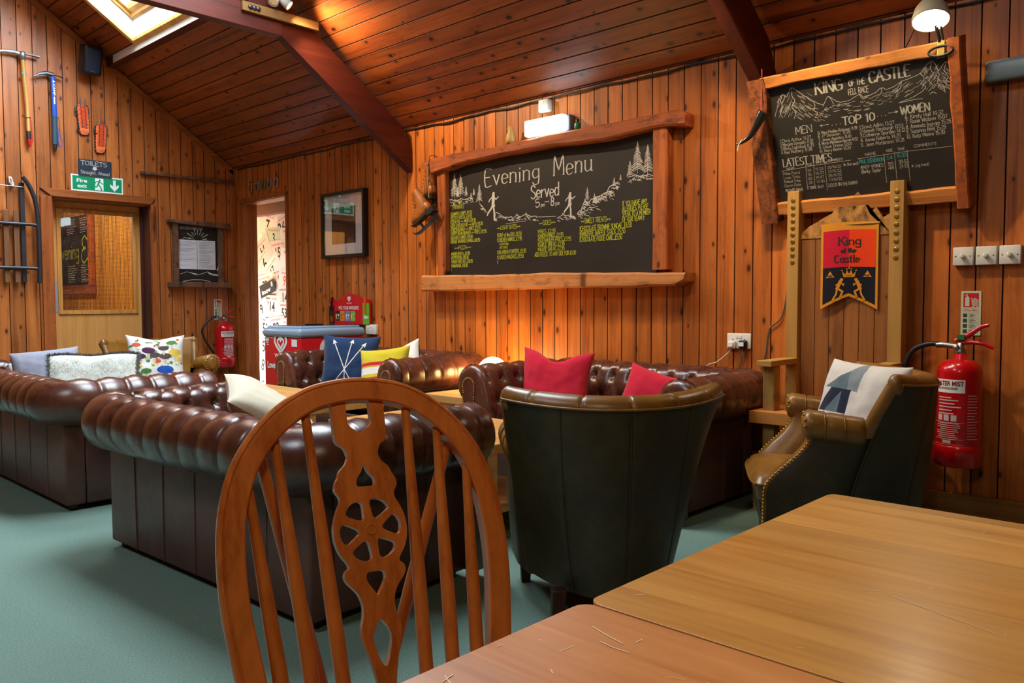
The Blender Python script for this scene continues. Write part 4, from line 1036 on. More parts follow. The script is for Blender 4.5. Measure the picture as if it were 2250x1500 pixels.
def weather_board():
    D = thing('weather_board', 'weather forecast chalkboard in a dark timber frame with two pinned sheets', 'chalkboard', on_left(3.58, 1.225))
    mb = MB(); mb.box(.10, .55, .06, .67, 0, .014); mb.build('board_panel', M['chalkboard'], D)
    mb = MB(); live_edge2 = [(0, .672), (.65, .642), (.655, .70), (.0, .704)]
    mb.prism([(0, .676), (.655, .642), (.655, .700), (0, .706)], 0, .075, 'z'); mb.build('frame_top', M['greywood_y'], D, bevel=.006)
    mb = MB(); mb.box(.0, .655, .022, .078, 0, .095); mb.build('frame_bottom', M['greywood_y'], D, bevel=.008)
    for x in (.055, .535):
        mb = MB(); n = 12
        for i in range(n):
            pass
        mb.prism([(x, .075), (x+.056, .075), (x+.052, .3), (x+.057, .5), (x+.055, .675), (x, .675), (x+.004, .4)], 0, .05, 'z'); mb.build('frame_side', M['greywood'], D, bevel=.006)
    mb = MB(); z = .0146
    scribe(mb, 'WEATHER FORECAST', .135, .618, .026, .003, z, squeeze=.25, jit=.05)
    mb.build('chalk_heading', M['chalk'], D); mb = MB()
    for i in range(9):
        a = PI*(i+.5)/9; r0, r1 = .055, .10+.03*(i % 2); cx, cy = .325, .515
        for d in (-.03, 0, .03): mb.stroke([(cx+r0*math.cos(a+d*.5), cy+r0*math.sin(a+d*.5)), (cx+r1*math.cos(a+d), cy+r1*math.sin(a+d))], .0025, z)
    mb.stroke([(.16, .515), (.185, .535), (.215, .53), (.24, .522), (.27, .53), (.29, .515)], .003, z); mb.stroke([(.36, .515), (.40, .525), (.44, .512)], .003, z)
    mb.build('sun_drawing', M['chalk'], D); mb = MB()
    mb.stroke([(.115, .155), (.20, .185)], .004, z); mb.poly([(.20, .187), (.30, .152), (.315, .165), (.24, .18)], z); mb.stroke([(.315, .155), (.36, .168), (.43, .192)], .005, z); mb.poly([(.43, .19), (.43, .172), (.47, .155), (.53, .148), (.545, .135), (.54, .165), (.47, .172)], z)
    mb.stroke([(.16, .085), (.26, .105), (.36, .105), (.45, .088)], .006, z)
    mb.build('mountain_drawing', M['chalk'], D)
    for (x0, x1, lab) in ((.115, .312, 'left'), (.316, .512, 'right')):
        m = on_left(3.58, 1.225, XL+.016)
        P = thing('forecast_sheet', 'printed white forecast sheet pinned on the weather board, %s' % ('nearer the door' if lab == 'left' else 'nearer the passage doorway'), 'paper', m)
        mb = MB()
        mb.grid(lambda u, v: (lerp(x0, x1, u), lerp(.212, .512, v), .001+.006*abs(math.sin(u*PI))*(1-v)*.8+(.012*(1-v)**3 if (u > .8) == (lab == 'left') and 0 else 0)), 8, 10); mb.build('sheet', M['paper'], P)
        mb = MB(); R = random.Random(3 if lab == 'left' else 5)
        y = .495
        while y > .225:
            if R.random() < .85: mb.stroke([(x0+.012, y), (x0+.012+R.uniform(.08, .17), y)], R.choice((.0016, .0022, .004)), .0075)
            y -= R.choice((.0095, .0095, .016))
        if lab == 'left':
            for c in (.265, .285): mb.stroke([(x0+c-.115+.006*math.cos(i), .477+.006*math.sin(i)) for i in range(7)], .003, .0078)
        mb.build('print', plain('pale_print', (150, 156, 166), .8), P)
    mb = MB(); mb.m = on_left(3.58, 1.225, XL+.016); mb.add([(.522, .205, 0), (.545, .20, .001), (.545, .245, .012), (.535, .25, .012), (.522, .215, .004)], [(0, 1, 2, 3, 4)], False)
    tag(mb.build('paper_scrap', M['paper']), 'torn scrap of paper at the lower corner of the weather board', 'paper')
weather_board()

# ------------------------------------------------------------------ things on the left wall
M['axewood'] = wood('axe_ash', (190, 140, 70), (228, 184, 110), 'y', rough=.45, knots=0, grain=18, vary=.05)
M['axehead'] = plain('axe_head', (150, 156, 158), .45, .8, var=.3, vscale=40)
M['blue'] = plain('blue_enamel', (30, 84, 190), .35)
M['navygrip'] = plain('rubber_grip', (40, 74, 92), .6)
M['redcover'] = plain('red_rubber', (200, 28, 34), .5)
M['orange'] = fabric('orange_strapping', (252, 126, 74), scale=200)
M['sledbar'] = plain('dark_rail', (58, 58, 64), .35, .3)
M['slat'] = wood('sled_slat', (96, 58, 34), (142, 94, 60), 'y', rough=.5, knots=0, vary=.15)
def axes():
    # local frame: x along the wall, y up, z out
    D = thing('ice_axe', 'old ice axe with a pale wooden shaft and red tip on the left wall', 'ice axe', on_left(0, 0))
    mb = MB(); mb.tube([(2.326, 3.262, .05), (2.335, 3.06, .05), (2.348, 2.857, .05), (2.354, 2.615, .05)], [.021, .0215, .02, .017], 12, sq=.75); mb.build('shaft', M['axewood'], D)
    mb = MB()
    mb.tube([(2.305, 3.285, .05), (2.253, 3.288, .05), (2.19, 3.282, .05), (2.13, 3.268, .05), (2.09, 3.252, .05)], [.020, .018, .015, .011, .003], 8, sq=.45, up=(0, 1, 0))
    mb.tube([(2.345, 3.288, .05), (2.40, 3.288, .05), (2.458, 3.284, .05)], [.013, .018, .028], 8, sq=.45, up=(0, 0, 1)); mb.lathe([(.0, -.045), (.024, -.045), (.026, 0), (.022, .025), (0, .03)], 12, T(2.327, 3.278, .05) @ RX(-PI/2)); mb.build('head', M['axehead'], D)
    mb = MB(); mb.tube([(2.354, 2.617, .05), (2.357, 2.548, .05)], .0185, 12); mb.build('ferrule', M['dsteel'], D)
    mb = MB(); mb.tube([(2.357, 2.549, .05), (2.360, 2.50, .05), (2.363, 2.478, .05)], [.017, .015, .006], 10); mb.tube([(2.375, 2.72, .055), (2.380, 2.62, .058), (2.382, 2.52, .055)], .0045, 6); mb.build('tip_cover', M['redcover'], D)
    mb = MB(); mb.tube([(2.351+.023*math.cos(a), 2.734+.004*math.sin(a*2), .05+.02*math.sin(a)) for a in [i*PI/8 for i in range(16)]], .003, 5, closed=True); mb.build('leash_ring', M['dsteel'], D)
    mb = MB(); mb.box(2.312, 2.352, 3.10, 3.122, .064, .0695); mb.build('shaft_label', plain('teal_label', (40, 130, 120), .5), D)
    D = thing('ice_axe', 'short blue metal ice axe with a webbing leash, right of the wooden one', 'ice axe', on_left(0, 0))
    mb = MB(); mb.tube([(2.566, 3.132, .05), (2.570, 2.95, .05), (2.573, 2.783, .05)], .021, 12, sq=.6, up=(1, 0, 0)); mb.build('shaft', M['blue'], D)
    mb = MB(); mb.tube([(2.573, 2.785, .05), (2.570, 2.60, .05), (2.569, 2.53, .05)], .0225, 12, sq=.62, up=(1, 0, 0)); mb.build('grip', M['navygrip'], D)
    mb = MB(); mb.tube([(2.569, 2.535, .05), (2.570, 2.50, .05), (2.570, 2.462, .05)], [.02, .014, .003], 8, sq=.5, up=(1, 0, 0)); mb.build('spike', M['dsteel'], D)
    mb = MB(); mb.tube([(2.575, 3.150, .05), (2.52, 3.156, .05), (2.46, 3.138, .05), (2.406, 3.104, .05)], [.021, .02, .015, .004], 8, sq=.4, up=(0, 1, 0))
    mb.tube([(2.57, 3.150, .05), (2.61, 3.150, .05), (2.652, 3.142, .05)], [.012, .014, .019], 8, sq=.35, up=(0, 0, 1))
    for i in range(7): mb.prism([(2.43+.012*i, 3.118+.004*i), (2.437+.012*i, 3.104+.004*i), (2.442+.012*i, 3.122+.004*i)], .046, .054, 'z')
    mb.build('head', M['dsteel'], D)
    mb = MB(); mb.tube(catmull([(2.575, 2.775, .06), (2.60, 2.765, .065), (2.606, 2.69, .06), (2.612, 2.60, .06), (2.632, 2.56, .06), (2.624, 2.518, .06), (2.600, 2.512, .06), (2.592, 2.56, .06), (2.604, 2.68, .055)], 5), .006, 6, sq=.4); mb.build('leash', M['blue'], D)
    mb = MB(); mb.m = T(2.570, 3.04, .0635) @ RZ(-PI/2)
    typeset(mb, 'CAMP', -.03, -.009, .020, 0, bold=.02, width=.105); mb.poly([(-.062, -.009), (-.036, -.009), (-.049, .012)], 0); mb.quad((.085, -.005, 0), (.15, -.005, 0), (.15, .006, 0), (.085, .006, 0)); mb.build('shaft_lettering', M['signwhite'], D)
axes()
def crampons():
    def one(pts, label):
        top, bot, w0, w1 = pts
        D = thing('crampon', label, 'crampon', on_left(0, 0), 'orange crampons on the left wall')
        (x0, y0), (x1, y1) = top, bot
        def at(t, s, z): # t down the sole, s across
            w = lerp(w0, w1, t)*(1-max(0, t-.86)**2*14)*(1-max(0, .08-t)*4)
            return (lerp(x0, x1, t)+s*w, lerp(y0, y1, t), z)
        mb = MB(); mb.grid(lambda u, v: at(v*.80, (u-.5), .030+.006*math.sin(v*.8*150)*(1 if abs(u-.5) < .47 else 0)), 8, 90)
        mb.grid(lambda u, v: at(.80+v*.2, (u-.5), .034-.02*v*v), 8, 10); mb.grid(lambda u, v: at(v, .5 if u < .5 else -.5, .012+.02*(u if u < .5 else 1-u)*2), 2, 30)
        mb.build('strap', M['orange'], D)
        mb = MB()
        for s in (-.54, .54): mb.tube([at(i/30, s, .018+.006*math.sin(i*2.1)) for i in range(31)], .0065, 6)
        for s in (-.2, .2): mb.tube([at(i/20*.78, s, .038) for i in range(21)], .0025, 5)
        for s in (-.5, .5):
            for t in (.12, .25, .38, .52, .66, .8, .92): mb.lathe([(.008, 0), (.006, .008), (.001, .014)], 6, T(*at(t, s, .02)) @ RY(.8 if s > 0 else -.8))
        mb.build('steel_frame', M['dsteel'], D)
        mb = MB()
        for s in (-.28, .28):
            a = at(.02, s, .03); mb.tube([(a[0], a[1], .03), (a[0]+.004, a[1]+.03, .028), (a[0]+.008, a[1]+.07, .02)], [.006, .005, .0015], 6)
        a = at(.03, -.45, .03); mb.tube(catmull([(a[0], a[1], .03), (a[0]-.025, a[1]-.02, .03), (a[0]-.03, a[1]-.075, .03), (a[0]-.005, a[1]-.09, .028)], 5), .006, 6)
        a = at(.03, .4, .03); mb.tube(catmull([(a[0], a[1], .03), (a[0]+.02, a[1]-.02, .03), (a[0]+.018, a[1]-.07, .028)], 5), .005, 6)
        mb.build('front_points', M['dsteel'], D)
    one(((2.818, 2.935), (2.832, 2.660), .094, .076), 'orange strapped steel crampon on the left wall, the higher of the two')
    one(((2.982, 2.780), (2.966, 2.510), .092, .078), 'orange strapped steel crampon on the left wall, the lower of the two')
crampons()
def speaker():
    D = thing('loudspeaker', 'small black loudspeaker high on the left wall under the roof window beam', 'speaker', T(-7.99, 2.865, 3.325) @ RZ(.10) @ RY(.22))
    mb = MB(); mb.rbox(-.07, .05, -.084, .084, -.13, .13, .018, 3); mb.build('cabinet', M['black'], D)
    mb = MB(); mb.rbox(.03, .056, -.068, .068, -.114, .106, .012, 3); mb.build('grille', plain('navy_grille', (18, 32, 54), .6, bump=.5, bscale=500), D)
    mb = MB(); mb.box(.0562, .0575, -.02, .028, -.103, -.097); mb.build('badge', M['steel'], D)
    mb = MB(); mb.tube([(-.05, 0, 0), (-.16, -.012, .03)], .018, 8); mb.build('bracket', M['black'], D)
speaker()
def sled():
    D = thing('sledge', 'wooden sledge with dark bent runners hung on the left wall beside the glazed door', 'sledge', on_left(0, 0))
    # right runner with a curved horn
    def bar(path, w, d, name, mat):
        mb = MB(); mb.tube(path, [w]*len(path), 8, sq=d/w, up=(1, 0, 0)); mb.build(name, mat, D)
    P = catmull([(2.285, 2.205, .085), (2.33, 2.14, .087), (2.372, 2.03, .09), (2.392, 1.90, .09), (2.398, 1.7, .09), (2.398, 1.45, .09), (2.394, 1.27, .09)], 5)
    bar([tuple(p) for p in P], .019, .026, 'runner', M['sledbar'])
    P = catmull([(1.665, 2.205, .085), (1.62, 2.14, .087), (1.578, 2.03, .09), (1.558, 1.90, .09), (1.552, 1.7, .09), (1.552, 1.45, .09), (1.556, 1.27, .09)], 5)
    bar([tuple(p) for p in P], .019, .026, 'runner', M['sledbar'])
    for x in (2.292, 1.66):
        mb = MB(); mb.box(x-.018, x+.018, 1.28, 2.16, .012, .045); mb.build('rail', M['sledbar'], D, bevel=.004)
    for y in (1.785, 1.398):
        mb = MB(); mb.tube([(1.56, y+.0, .092), (1.6, y+.006, .076), (1.975, y+.008, .07), (2.35, y+.006, .076), (2.392, y, .092)], .0155, 10)
        for x in (2.19, 1.76, 1.975): mb.box(x-.022, x+.022, y-.012, y+.026, .045, .072)
        mb.build('cross_bar', M['sledbar'], D)
    for x in (2.235, 2.155, 2.07, 1.99, 1.91, 1.83, 1.75):
        mb = MB(); mb.box(x-.021, x+.021, 1.275, 1.912, .046, .058); mb.build('slat', M['slat'], D, bevel=.003)
    mb = MB(); mb.tube([(1.64, 2.125, .05), (2.31, 2.118, .05)], .006, 8); mb.build('tie_rod', M['steel'], D)
    D = thing('wall_hook', 'white metal hook fixed above the sledge on the left wall', 'hook', on_left(0, 0))
    mb = MB(); mb.prism([(2.19, 2.205), (2.215, 2.20), (2.235, 2.13), (2.215, 2.122), (2.195, 2.15)], .0, .04, 'z'); mb.tube([(2.2, 2.19, .03), (2.21, 2.18, .06), (2.215, 2.15, .062)], .006, 6); mb.build('hook_plate', M['white'], D, bevel=.003)
sled()
D = thing('dark_rail', 'thin dark timber rail fixed level across the left wall near the corner', 'rail', on_left(0, 0))
mb = MB(); mb.box(3.335, 4.325, 2.355, 2.38, .0, .045); mb.build('rail_bar', M['greywood_y'], D, bevel=.003)
mb = MB()
for x in (3.36, 4.3): mb.lathe([(0, 0), (.006, 0), (.006, .003), (0, .004)], 8, T(x, 2.367, .045))
mb.build('screw_head', M['dsteel'], D)

# ------------------------------------------------------------------ fire extinguishers
def extinguisher(m, label, r, h, hose_pts, facing):
    """r body radius, h body height; local z up, label turned to angle facing; m places the base centre"""
    D = thing('fire_extinguisher', label, 'extinguisher', m); k = h/.52
    prof = [(0, 0), (r*.86, 0), (r*.97, .01), (r, .03)]+[(r, .03+(h-.12)*i/8) for i in range(1, 9)]
    z0 = h-.09
    for i in range(1, 9):
        a = i/8*PI/2; prof.append((r*(.30+.70*math.cos(a)), z0+.065*math.sin(a)))
    prof += [(r*.28, h), (0, h)]
    mb = MB(); mb.lathe(prof, 40); mb.build('cylinder', M['red'], D)
    mb = MB(); mb.lathe([(r*.95, -.012), (r*1.04, -.006), (r*1.05, .06), (r*1.045, .085), (r*1.005, .09), (r*1.0, .07)], 40); mb.build('base_skirt', M['red'], D)
    R2 = r*1.003
    def wrap(p):
        a = facing+p[0]/r; rr = R2+p[2]; return (rr*math.cos(a), rr*math.sin(a), p[1])
    def band(mb, x0, x1, z0, z1, e):
        n = 14; mb.grid(lambda u, v: wrap((lerp(x0, x1, u), lerp(z0, z1, v), e)), n, 1)
    W = r*1.55
    mb = MB(); band(mb, -W/2, W/2, h*.655, h*.775, .0004); mb.build('label_band', M['signwhite'], D)
    mb = MB(); typeset(mb, 'WATER MIST', -W/2+.006, h*.72, h*.042, .0012, bold=.03, width=W-.012, fn=wrap); typeset(mb, 'FIRE EXTINGUISHER', -W/2+.02, h*.685, h*.022, .0012, bold=.02, width=W-.05, fn=wrap)
    mb.build('label_title', M['ink'] if False else plain('label_red', (128, 16, 26), .6), D)
    mb = MB(); z = h*.63; R = random.Random(5)
    def line(x0, x1, z, t): band(mb, x0, x1, z, z+t, .0006)
    for (x, L) in ((-.3, .42), (-.3, .62), (-.3, .52), (-.3, .70), (-.3, .45), (-.3, .5)):
        z -= h*.024 if z > h*.6 else h*.03; line(W*x, W*(x+L), z, h*.010)
    for i in range(3): band(mb, -W*.32+i*W*.22, -W*.16+i*W*.22, h*.40, h*.455, .0006)
    for i in range(9): line(-W*.36*R.uniform(.6, 1.1), W*.36*R.uniform(.6, 1.1), h*(.375-.018*i), h*.007)
    for zz in (.385, .235, .185): line(-W*.48, W*.48, h*zz, h*.003)
    band(mb, -W*.13, W*.13, h*.196, h*.225, .0006)
    for i in range(16): line(W*.58, W*(.58+.35*R.uniform(.7, 1)), h*(.63-.026*i), h*.006)
    mb.build('label_print', plain('label_print', (214, 196, 198), .6), D)
    # valve, levers, gauge, hose; the hose leaves along local -x
    mb = MB(); mb.lathe([(.0, 0), (.026*k, 0), (.024*k, .03*k), (.016*k, .036*k), (.016*k, .06*k), (0, .06*k)], 16, T(0, 0, h-.008)); mb.tube([(0, 0, h+.032*k), (-.075*k, 0, h+.040*k)], .014*k, 12); mb.build('valve', M['steel'], D)
    mb = MB(); mb.tube([(-.02*k, 0, h+.058*k), (.03*k, 0, h+.085*k), (.085*k, 0, h+.128*k), (.118*k, 0, h+.138*k)], [.014*k, .013*k, .010*k, .008*k], 8, sq=.6); mb.build('carry_lever', M['red'], D)
    mb = MB(); mb.tube([(.0, 0, h+.05*k), (.05*k, 0, h+.056*k), (.10*k, 0, h+.050*k), (.14*k, 0, h+.030*k)], [.010*k, .010*k, .009*k, .008*k], 8, sq=.7); mb.build('squeeze_lever', M['red'], D)
    mb = MB(); mb.box(-.012*k, .02*k, -.016*k, .016*k, h+.068*k, h+.090*k, RY(0)); mb.build('tamper_seal', M['green'], D)
    mb = MB(); mb.lathe([(0, 0), (.014*k, 0), (.014*k, .016*k), (0, .017*k)], 14, T(-.012*k, -.014*k, h+.030*k) @ RX(PI/2)); mb.build('gauge', M['steel'], D)
    mb = MB(); mb.tube(catmull(hose_pts, 8), .0125*k, 12); mb.build('hose', M['rubber'], D)
    e = hose_pts[-1]; q = hose_pts[-2]; d = (Vector(e)-Vector(q)).normalized()
    mb = MB(); mb.tube([Vector(e)-d*.01, Vector(e)+d*.035*k], .014*k, 10); mb.tube([Vector(hose_pts[0])+Vector((.002, 0, 0)), Vector(hose_pts[0])+Vector((-.028, 0, -.001))], .0145*k, 10); mb.build('hose_ferrule', M['steel'], D)
    mb = MB(); mb.tube([Vector(e)+d*.03*k, Vector(e)+d*.065*k], [.018*k, .013*k], 10); mb.box(e[0]-.02, e[0]+.05, e[1]-.015, e[1]+.015, e[2]-.09*k, e[2]-.05*k); mb.build('nozzle_clip', M['red'], D)
    mb = MB(); mb.box(-.03, .03, r*.9, r+.03, h*.75, h*.85); mb.build('wall_bracket', M['dsteel'], D)
# by the bench on the back wall
extinguisher(T(-1.052, 4.2, .325), 'large red water mist fire extinguisher on the back wall behind the side armchair', .096, .515,
             [(-.075, 0, .555), (-.14, .0, .556), (-.215, .005, .515), (-.25, .01, .40), (-.22, .015, .26), (-.145, .02, .165), (-.125, .02, .10)], -PI*.5-.28)
extinguisher(T(-8.03, 4.134, .428) @ RZ(PI/2), 'red water mist fire extinguisher on the left wall beside the passage doorway', .098, .47,
             [(-.07, 0, .515), (-.13, .0, .505), (-.215, -.0, .44), (-.245, -.0, .36), (-.20, -.0, .25), (-.14, -.0, .16), (-.115, 0, .12)], -PI*.5-.05)

# ------------------------------------------------------------------ small things on the back wall
M['alu'] = plain('alloy', (176, 180, 180), .3, .95)
for i, (x, gcol, nm) in enumerate(((-7.765, 'alloy', 'silver'), (-7.628, 'alloy', 'silver'), (-7.505, 'green', 'green tinted'), (-7.385, 'alloy', 'silver'), (-7.262, 'blue', 'blue gated'))):
    place = ('the leftmost of five', 'second from the left of five', 'in the middle of five', 'fourth from the left of five', 'the rightmost of five')[i]
    D = thing('carabiner', '%s carabiner above the passage doorway, %s' % (nm, place), 'carabiner', on_back(x, 2.29, YB), 'carabiners above the passage doorway')
    mb = MB(); P = catmull([(-.024, -.038, .014), (-.012, -.05, .014), (.006, -.05, .014), (.022, -.03, .014), (.03, .02, .014), (.022, .044, .014), (.004, .05, .014), (-.014, .042, .014), (-.024, .022, .014)], 5)
    mb.tube(P, .0062, 8); mb.build('body', plain('green_alloy', (96, 150, 96), .35, .7) if gcol == 'green' else M['alu'], D)
    mb = MB(); mb.tube([(-.024, -.040, .014), (-.0245, .022, .014)], .0052, 8); mb.build('gate', M['blue'] if gcol == 'blue' else M['dsteel'], D)
    mb = MB(); mb.tube([(0, .048, -.001), (0, .046, .022), (0, .054, .024)], .003, 6); mb.build('wall_pin', M['dsteel'], D)

def picture():
    D = thing('framed_picture', 'black framed dark mountain photograph with a white mount on the back wall', 'picture', on_back(-6.437, 1.495, YB))
    w, h = .66, .59
    h = .592; t = .028; d = .052
    mb = MB()
    mb.plate([(0, 0), (w, 0), (w, h), (0, h)], [[(t, t), (w-t, t), (w-t, h-t), (t, h-t)]], 0, d, 'z'); mb.build('frame', M['black'], D, bevel=.002)
    mb = MB(); mb.box(t-.004, w-t+.004, t-.004, h-t+.004, .004, .022); mb.build('mount', plain('mount_card', (226, 220, 214), .8), D)
    g = NT('picture_print'); o = g.obj(); s = g.sep(o)
    n = g.noise(g.vmath('MULTIPLY', o, (9, 12, 1)), 1.4, 5, .65); n2 = g.noise(o, 26, 4)
    c = g.ramp(n, [(.3, srgb((20, 14, 14))), (.55, srgb((54, 34, 28))), (.75, srgb((84, 58, 46)))])
    g.set(Base_Color=g.mix(g.math('MULTIPLY', g.maprange(n2, .6, .75), .25), c, srgb((130, 120, 112))), Roughness=.6)
    mb = MB(); mb.box(.135, .50, .125, .455, .0222, .0226); mb.build('print', g.m, D)
    mb = MB(); mb.box(t, w-t, t, h-t, .040, .0415); mb.build('glass', M['pic_glass'], D)
picture()

def heart(mb, x, y, s, w, z, fn=None):
    pts = []
    for i in range(41):
        a = 2*PI*i/40; pts.append((x+s*(.0625*16*math.sin(a)**3)*.55, y+s*(.0625*(13*math.cos(a)-5*math.cos(2*a)-2*math.cos(3*a)-math.cos(4*a)))*.55))
    mb.stroke(pts, w, z)
M['icered'] = plain('freezer_red', (206, 14, 30), .35, var=.03)
M['icegrey'] = plain('freezer_lid', (138, 164, 186), .3, coat=.3)
def freezer():
    X0, X1, Y0, Y1 = -6.36, -5.775, 3.62, 4.28
    D = thing('ice_cream_freezer', 'red ice cream freezer with a grey lid behind the far sofa', 'freezer', T((X0+X1)/2, (Y0+Y1)/2, 0)); a, b = (X1-X0)/2, (Y1-Y0)/2
    mb = MB(); mb.rbox(-a+.01, a-.01, -b+.01, b-.01, .03, .80, .018, 3); mb.build('cabinet', M['icered'], D)
    mb = MB(); mb.rbox(-a-.004, a+.004, -b-.004, b+.004, .795, .875, .032, 5); mb.rbox(-a+.03, a-.03, -b+.03, b-.03, .865, .893, .013, 3); mb.build('lid', M['icegrey'], D)
    mb = MB(); mb.box(-a+.09, -.005, -b+.07, b-.07, .892, .8965); mb.box(.005, a-.09, -b+.07, b-.07, .892, .8965); mb.build('sliding_glass', plain('lid_glass', (70, 88, 104), .08, coat=.5), D)
    mb = MB(); mb.box(-.05, -.02, -.06, .06, .896, .904); mb.box(.02, .05, -.06, .06, .896, .904); mb.build('lid_handle', M['black'], D)
    fm = Matrix(((1, 0, 0, 0), (0, 0, -1, -b+.009), (0, 1, 0, 0), (0, 0, 0, 1)))   # front face
    sm_ = Matrix(((0, 0, 1, a-.009), (1, 0, 0, 0), (0, 1, 0, 0), (0, 0, 0, 1)))   # side facing +x
    z = .0014
    def part(name, m, fn):
        mb = MB(); mb.m = m; fn(mb); mb.build(name, M['signwhite'], D)
    for s, w in ((.165, .026), (.085, .02)): part('heart_logo', fm, lambda mb: heart(mb, -.012, .75, s, w, z))
    for s, w in ((.24, .038), (.13, .028)): part('heart_logo', sm_, lambda mb: heart(mb, .02, .675, s, w, z))
    part('slogan_lettering', fm, lambda mb: scribe(mb, 'Love ice cream', -.225, .535, .05, .011, z, squeeze=.42))
    part('brand_lettering', fm, lambda mb: typeset(mb, "WALL'S", -.11, .625, .035, z, bold=.03, width=.2)); part('brand_lettering', sm_, lambda mb: typeset(mb, "WALL'S", -.10, .45, .05, z, bold=.03, width=.25))
    part('maker_logo', fm, lambda mb: (scribe(mb, 'U', -.235, .745, .045, .010, z, squeeze=.03), mb.box(-.238, -.203, .728, .734, 0, z)))
    part('sticker', fm, lambda mb: mb.box(-.27, -.20, .765, .78, 0, z)); part('sticker', fm, lambda mb: mb.box(.16, .24, .725, .785, 0, z)); part('sticker', sm_, lambda mb: mb.box(.225, .285, .73, .775, 0, z))
    mb = MB(); mb.box(-a+.03, a-.03, -b+.03, b-.03, .0, .03); mb.build('plinth', M['black'], D)
    mb = MB(); mb.m = fm; mb.poly([(.05, .03), (.27, .03), (.27, .30), (.16, .33), (.08, .26)], .0012); mb.build('wave_print', plain('wave_grey', (150, 176, 178), .4), D)
freezer()

def pos_card():
    D = thing('ice_cream_display_card', 'red ice cream menu card standing on the wall side of the freezer', 'display card', on_back(-6.352, .895, 4.312) @ RZ(0))
    mb = MB(); mb.prism([(0, .0), (.622, .0), (.622, .215), (.55, .222), (.50, .235), (.40, .262), (.335, .275), (.27, .268), (.19, .232), (.12, .215), (.08, .215), (.06, .25), (.0, .185)], 0, .012, 'z'); mb.build('card', M['icered'], D)
    mb = MB(); z = .0125; heart(mb, .315, .228, .042, .007, z); heart(mb, .315, .228, .022, .006, z); typeset(mb, "WALL'S", .275, .182, .013, z, width=.08); typeset(mb, 'PICK YOUR FAVOURITE', .155, .132, .032, z, bold=.015, width=.30); mb.poly([(.012, .17), (.035, .17), (.024, .195)], z); mb.build('card_lettering', M['signwhite'], D)
    cols = [((40, 30, 26), .10), ((214, 138, 62), .175), ((66, 140, 214), .255), ((112, 176, 52), .335)]
    for k, (c, x) in enumerate(cols):
        mb = MB(); mb.box(x, x+.068, .028, .118, .0, .0128)
        o = mb.build('product_tile', plain('tile_%d' % k, c, .4), D)
        mb = MB(); z = .0132
        mb.poly([(x+.01, .05), (x+.022, .05), (x+.024, .085), (x+.016, .096), (x+.008, .085)], z); mb.stroke([(x+.016, .05), (x+.016, .035)], .004, z)
        if k % 2 == 0: mb.poly([(x+.048+.012*math.cos(i*PI/5), .08+.014*math.sin(i*PI/5)) for i in range(10)], z)
        else: mb.stroke([(x+.036, .088), (x+.06, .094)], .008, z)
        mb.stroke([(x+.036, .05), (x+.06, .05)], .005, z); mb.build('tile_print', plain('tile_print_%d' % k, (226, 210, 170) if k != 1 else (150, 84, 34), .5), o)
    mb = MB(); mb.prism([(.522, .0), (.612, .0), (.612, .19), (.522, .19)], .0, .016, 'z'); o = mb.build('product_panel', plain('lime_panel', (96, 176, 40), .4), D)
    mb = MB(); mb.tube([(.565, .10, .018), (.565, .17, .02), (.567, .245, .02)], [.012, .016, .018], 10, sq=.4); mb.build('ice_lolly', plain('orange_lolly', (232, 110, 40), .4), o)
    mb = MB(); scribe(mb, 'Solero', .535, .055, .026, .005, .0166, slant=.25, squeeze=.066); mb.build('panel_lettering', M['signwhite'], o)
    mb = MB(); mb.prism([(.005, .0), (.085, .0), (.085, .16), (.005, .16)], .0, .016, 'z'); o = mb.build('product_panel', plain('dark_panel', (34, 24, 22), .4), D)
    mb = MB(); mb.tube([(.045, .12, .018), (.055, .19, .02), (.065, .245, .02)], [.012, .017, .01], 10, sq=.4); mb.build('ice_lolly', plain('choc_lolly', (40, 34, 34), .35), o)
    mb = MB(); mb.poly([(.045+.024*math.cos(i*PI/6), .045+.03*math.sin(i*PI/6)) for i in range(12)], .0166); mb.build('medallion', M['brass'], o)
pos_card()

def socket(x, z, label, plugs=(), y=YB, w=.146, h=.086):
    D = thing('wall_socket', label, 'socket', on_back(x, z, y)); d = .03 if not plugs else .012
    mb = MB(); mb.rbox(-w/2, w/2, -h/2, h/2, 0, d, .005, 2); mb.build('face_plate', M['white'], D)
    mb = MB(); zz = d+.0003
    for cx in (-.036, .036):
        for (a, b, c, e) in ((cx-.003, cx+.003, .004, .012), (cx-.014, cx-.006, -.014, -.009), (cx+.006, cx+.014, -.014, -.009)): mb.quad((a, c, zz), (b, c, zz), (b, e, zz), (a, e, zz))
    mb.build('socket_holes', M['black'], D)
    mb = MB()
    for cx in (-.012, .012): mb.box(cx-.006, cx+.006, .018, .034, d, d+.004)
    mb.build('rocker_switch', M['signwhite'], D, bevel=.001)
    return D, d
socket(-5.725, .853, 'white wall socket on the back wall beside the freezer')
D, d = socket(-2.243, .858, 'white double wall socket with two plugs above the right hand sofa', plugs=(1,), w=.15, h=.09)
def plug(x, z, label, mat, cordmat, path):
    P = thing('mains_plug', label, 'plug', on_back(x, z, YB-.012), 'plugs in the double socket')
    mb = MB(); mb.rbox(-.024, .024, -.026, .022, 0, .026, .008, 3); mb.rbox(-.018, .018, -.018, .014, .024, .036, .005, 2); mb.build('plug_body', mat, P)
    mb = MB(); mb.box(-.016, .014, -.012, .012, .036, .0366); mb.build('plug_label', M['signwhite'], P)
    mb = MB(); mb.tube(catmull(path, 6), .0035, 8); mb.build('plug_cord', cordmat, P)
plug(-2.279, .838, 'white plug in the left half of the double socket', M['white'], M['cream_cord'], [(-.004, -.026, .015), (-.02, -.05, .02), (-.085, -.105, .03), (-.15, -.13, .03), (-.2, -.2, .025)])
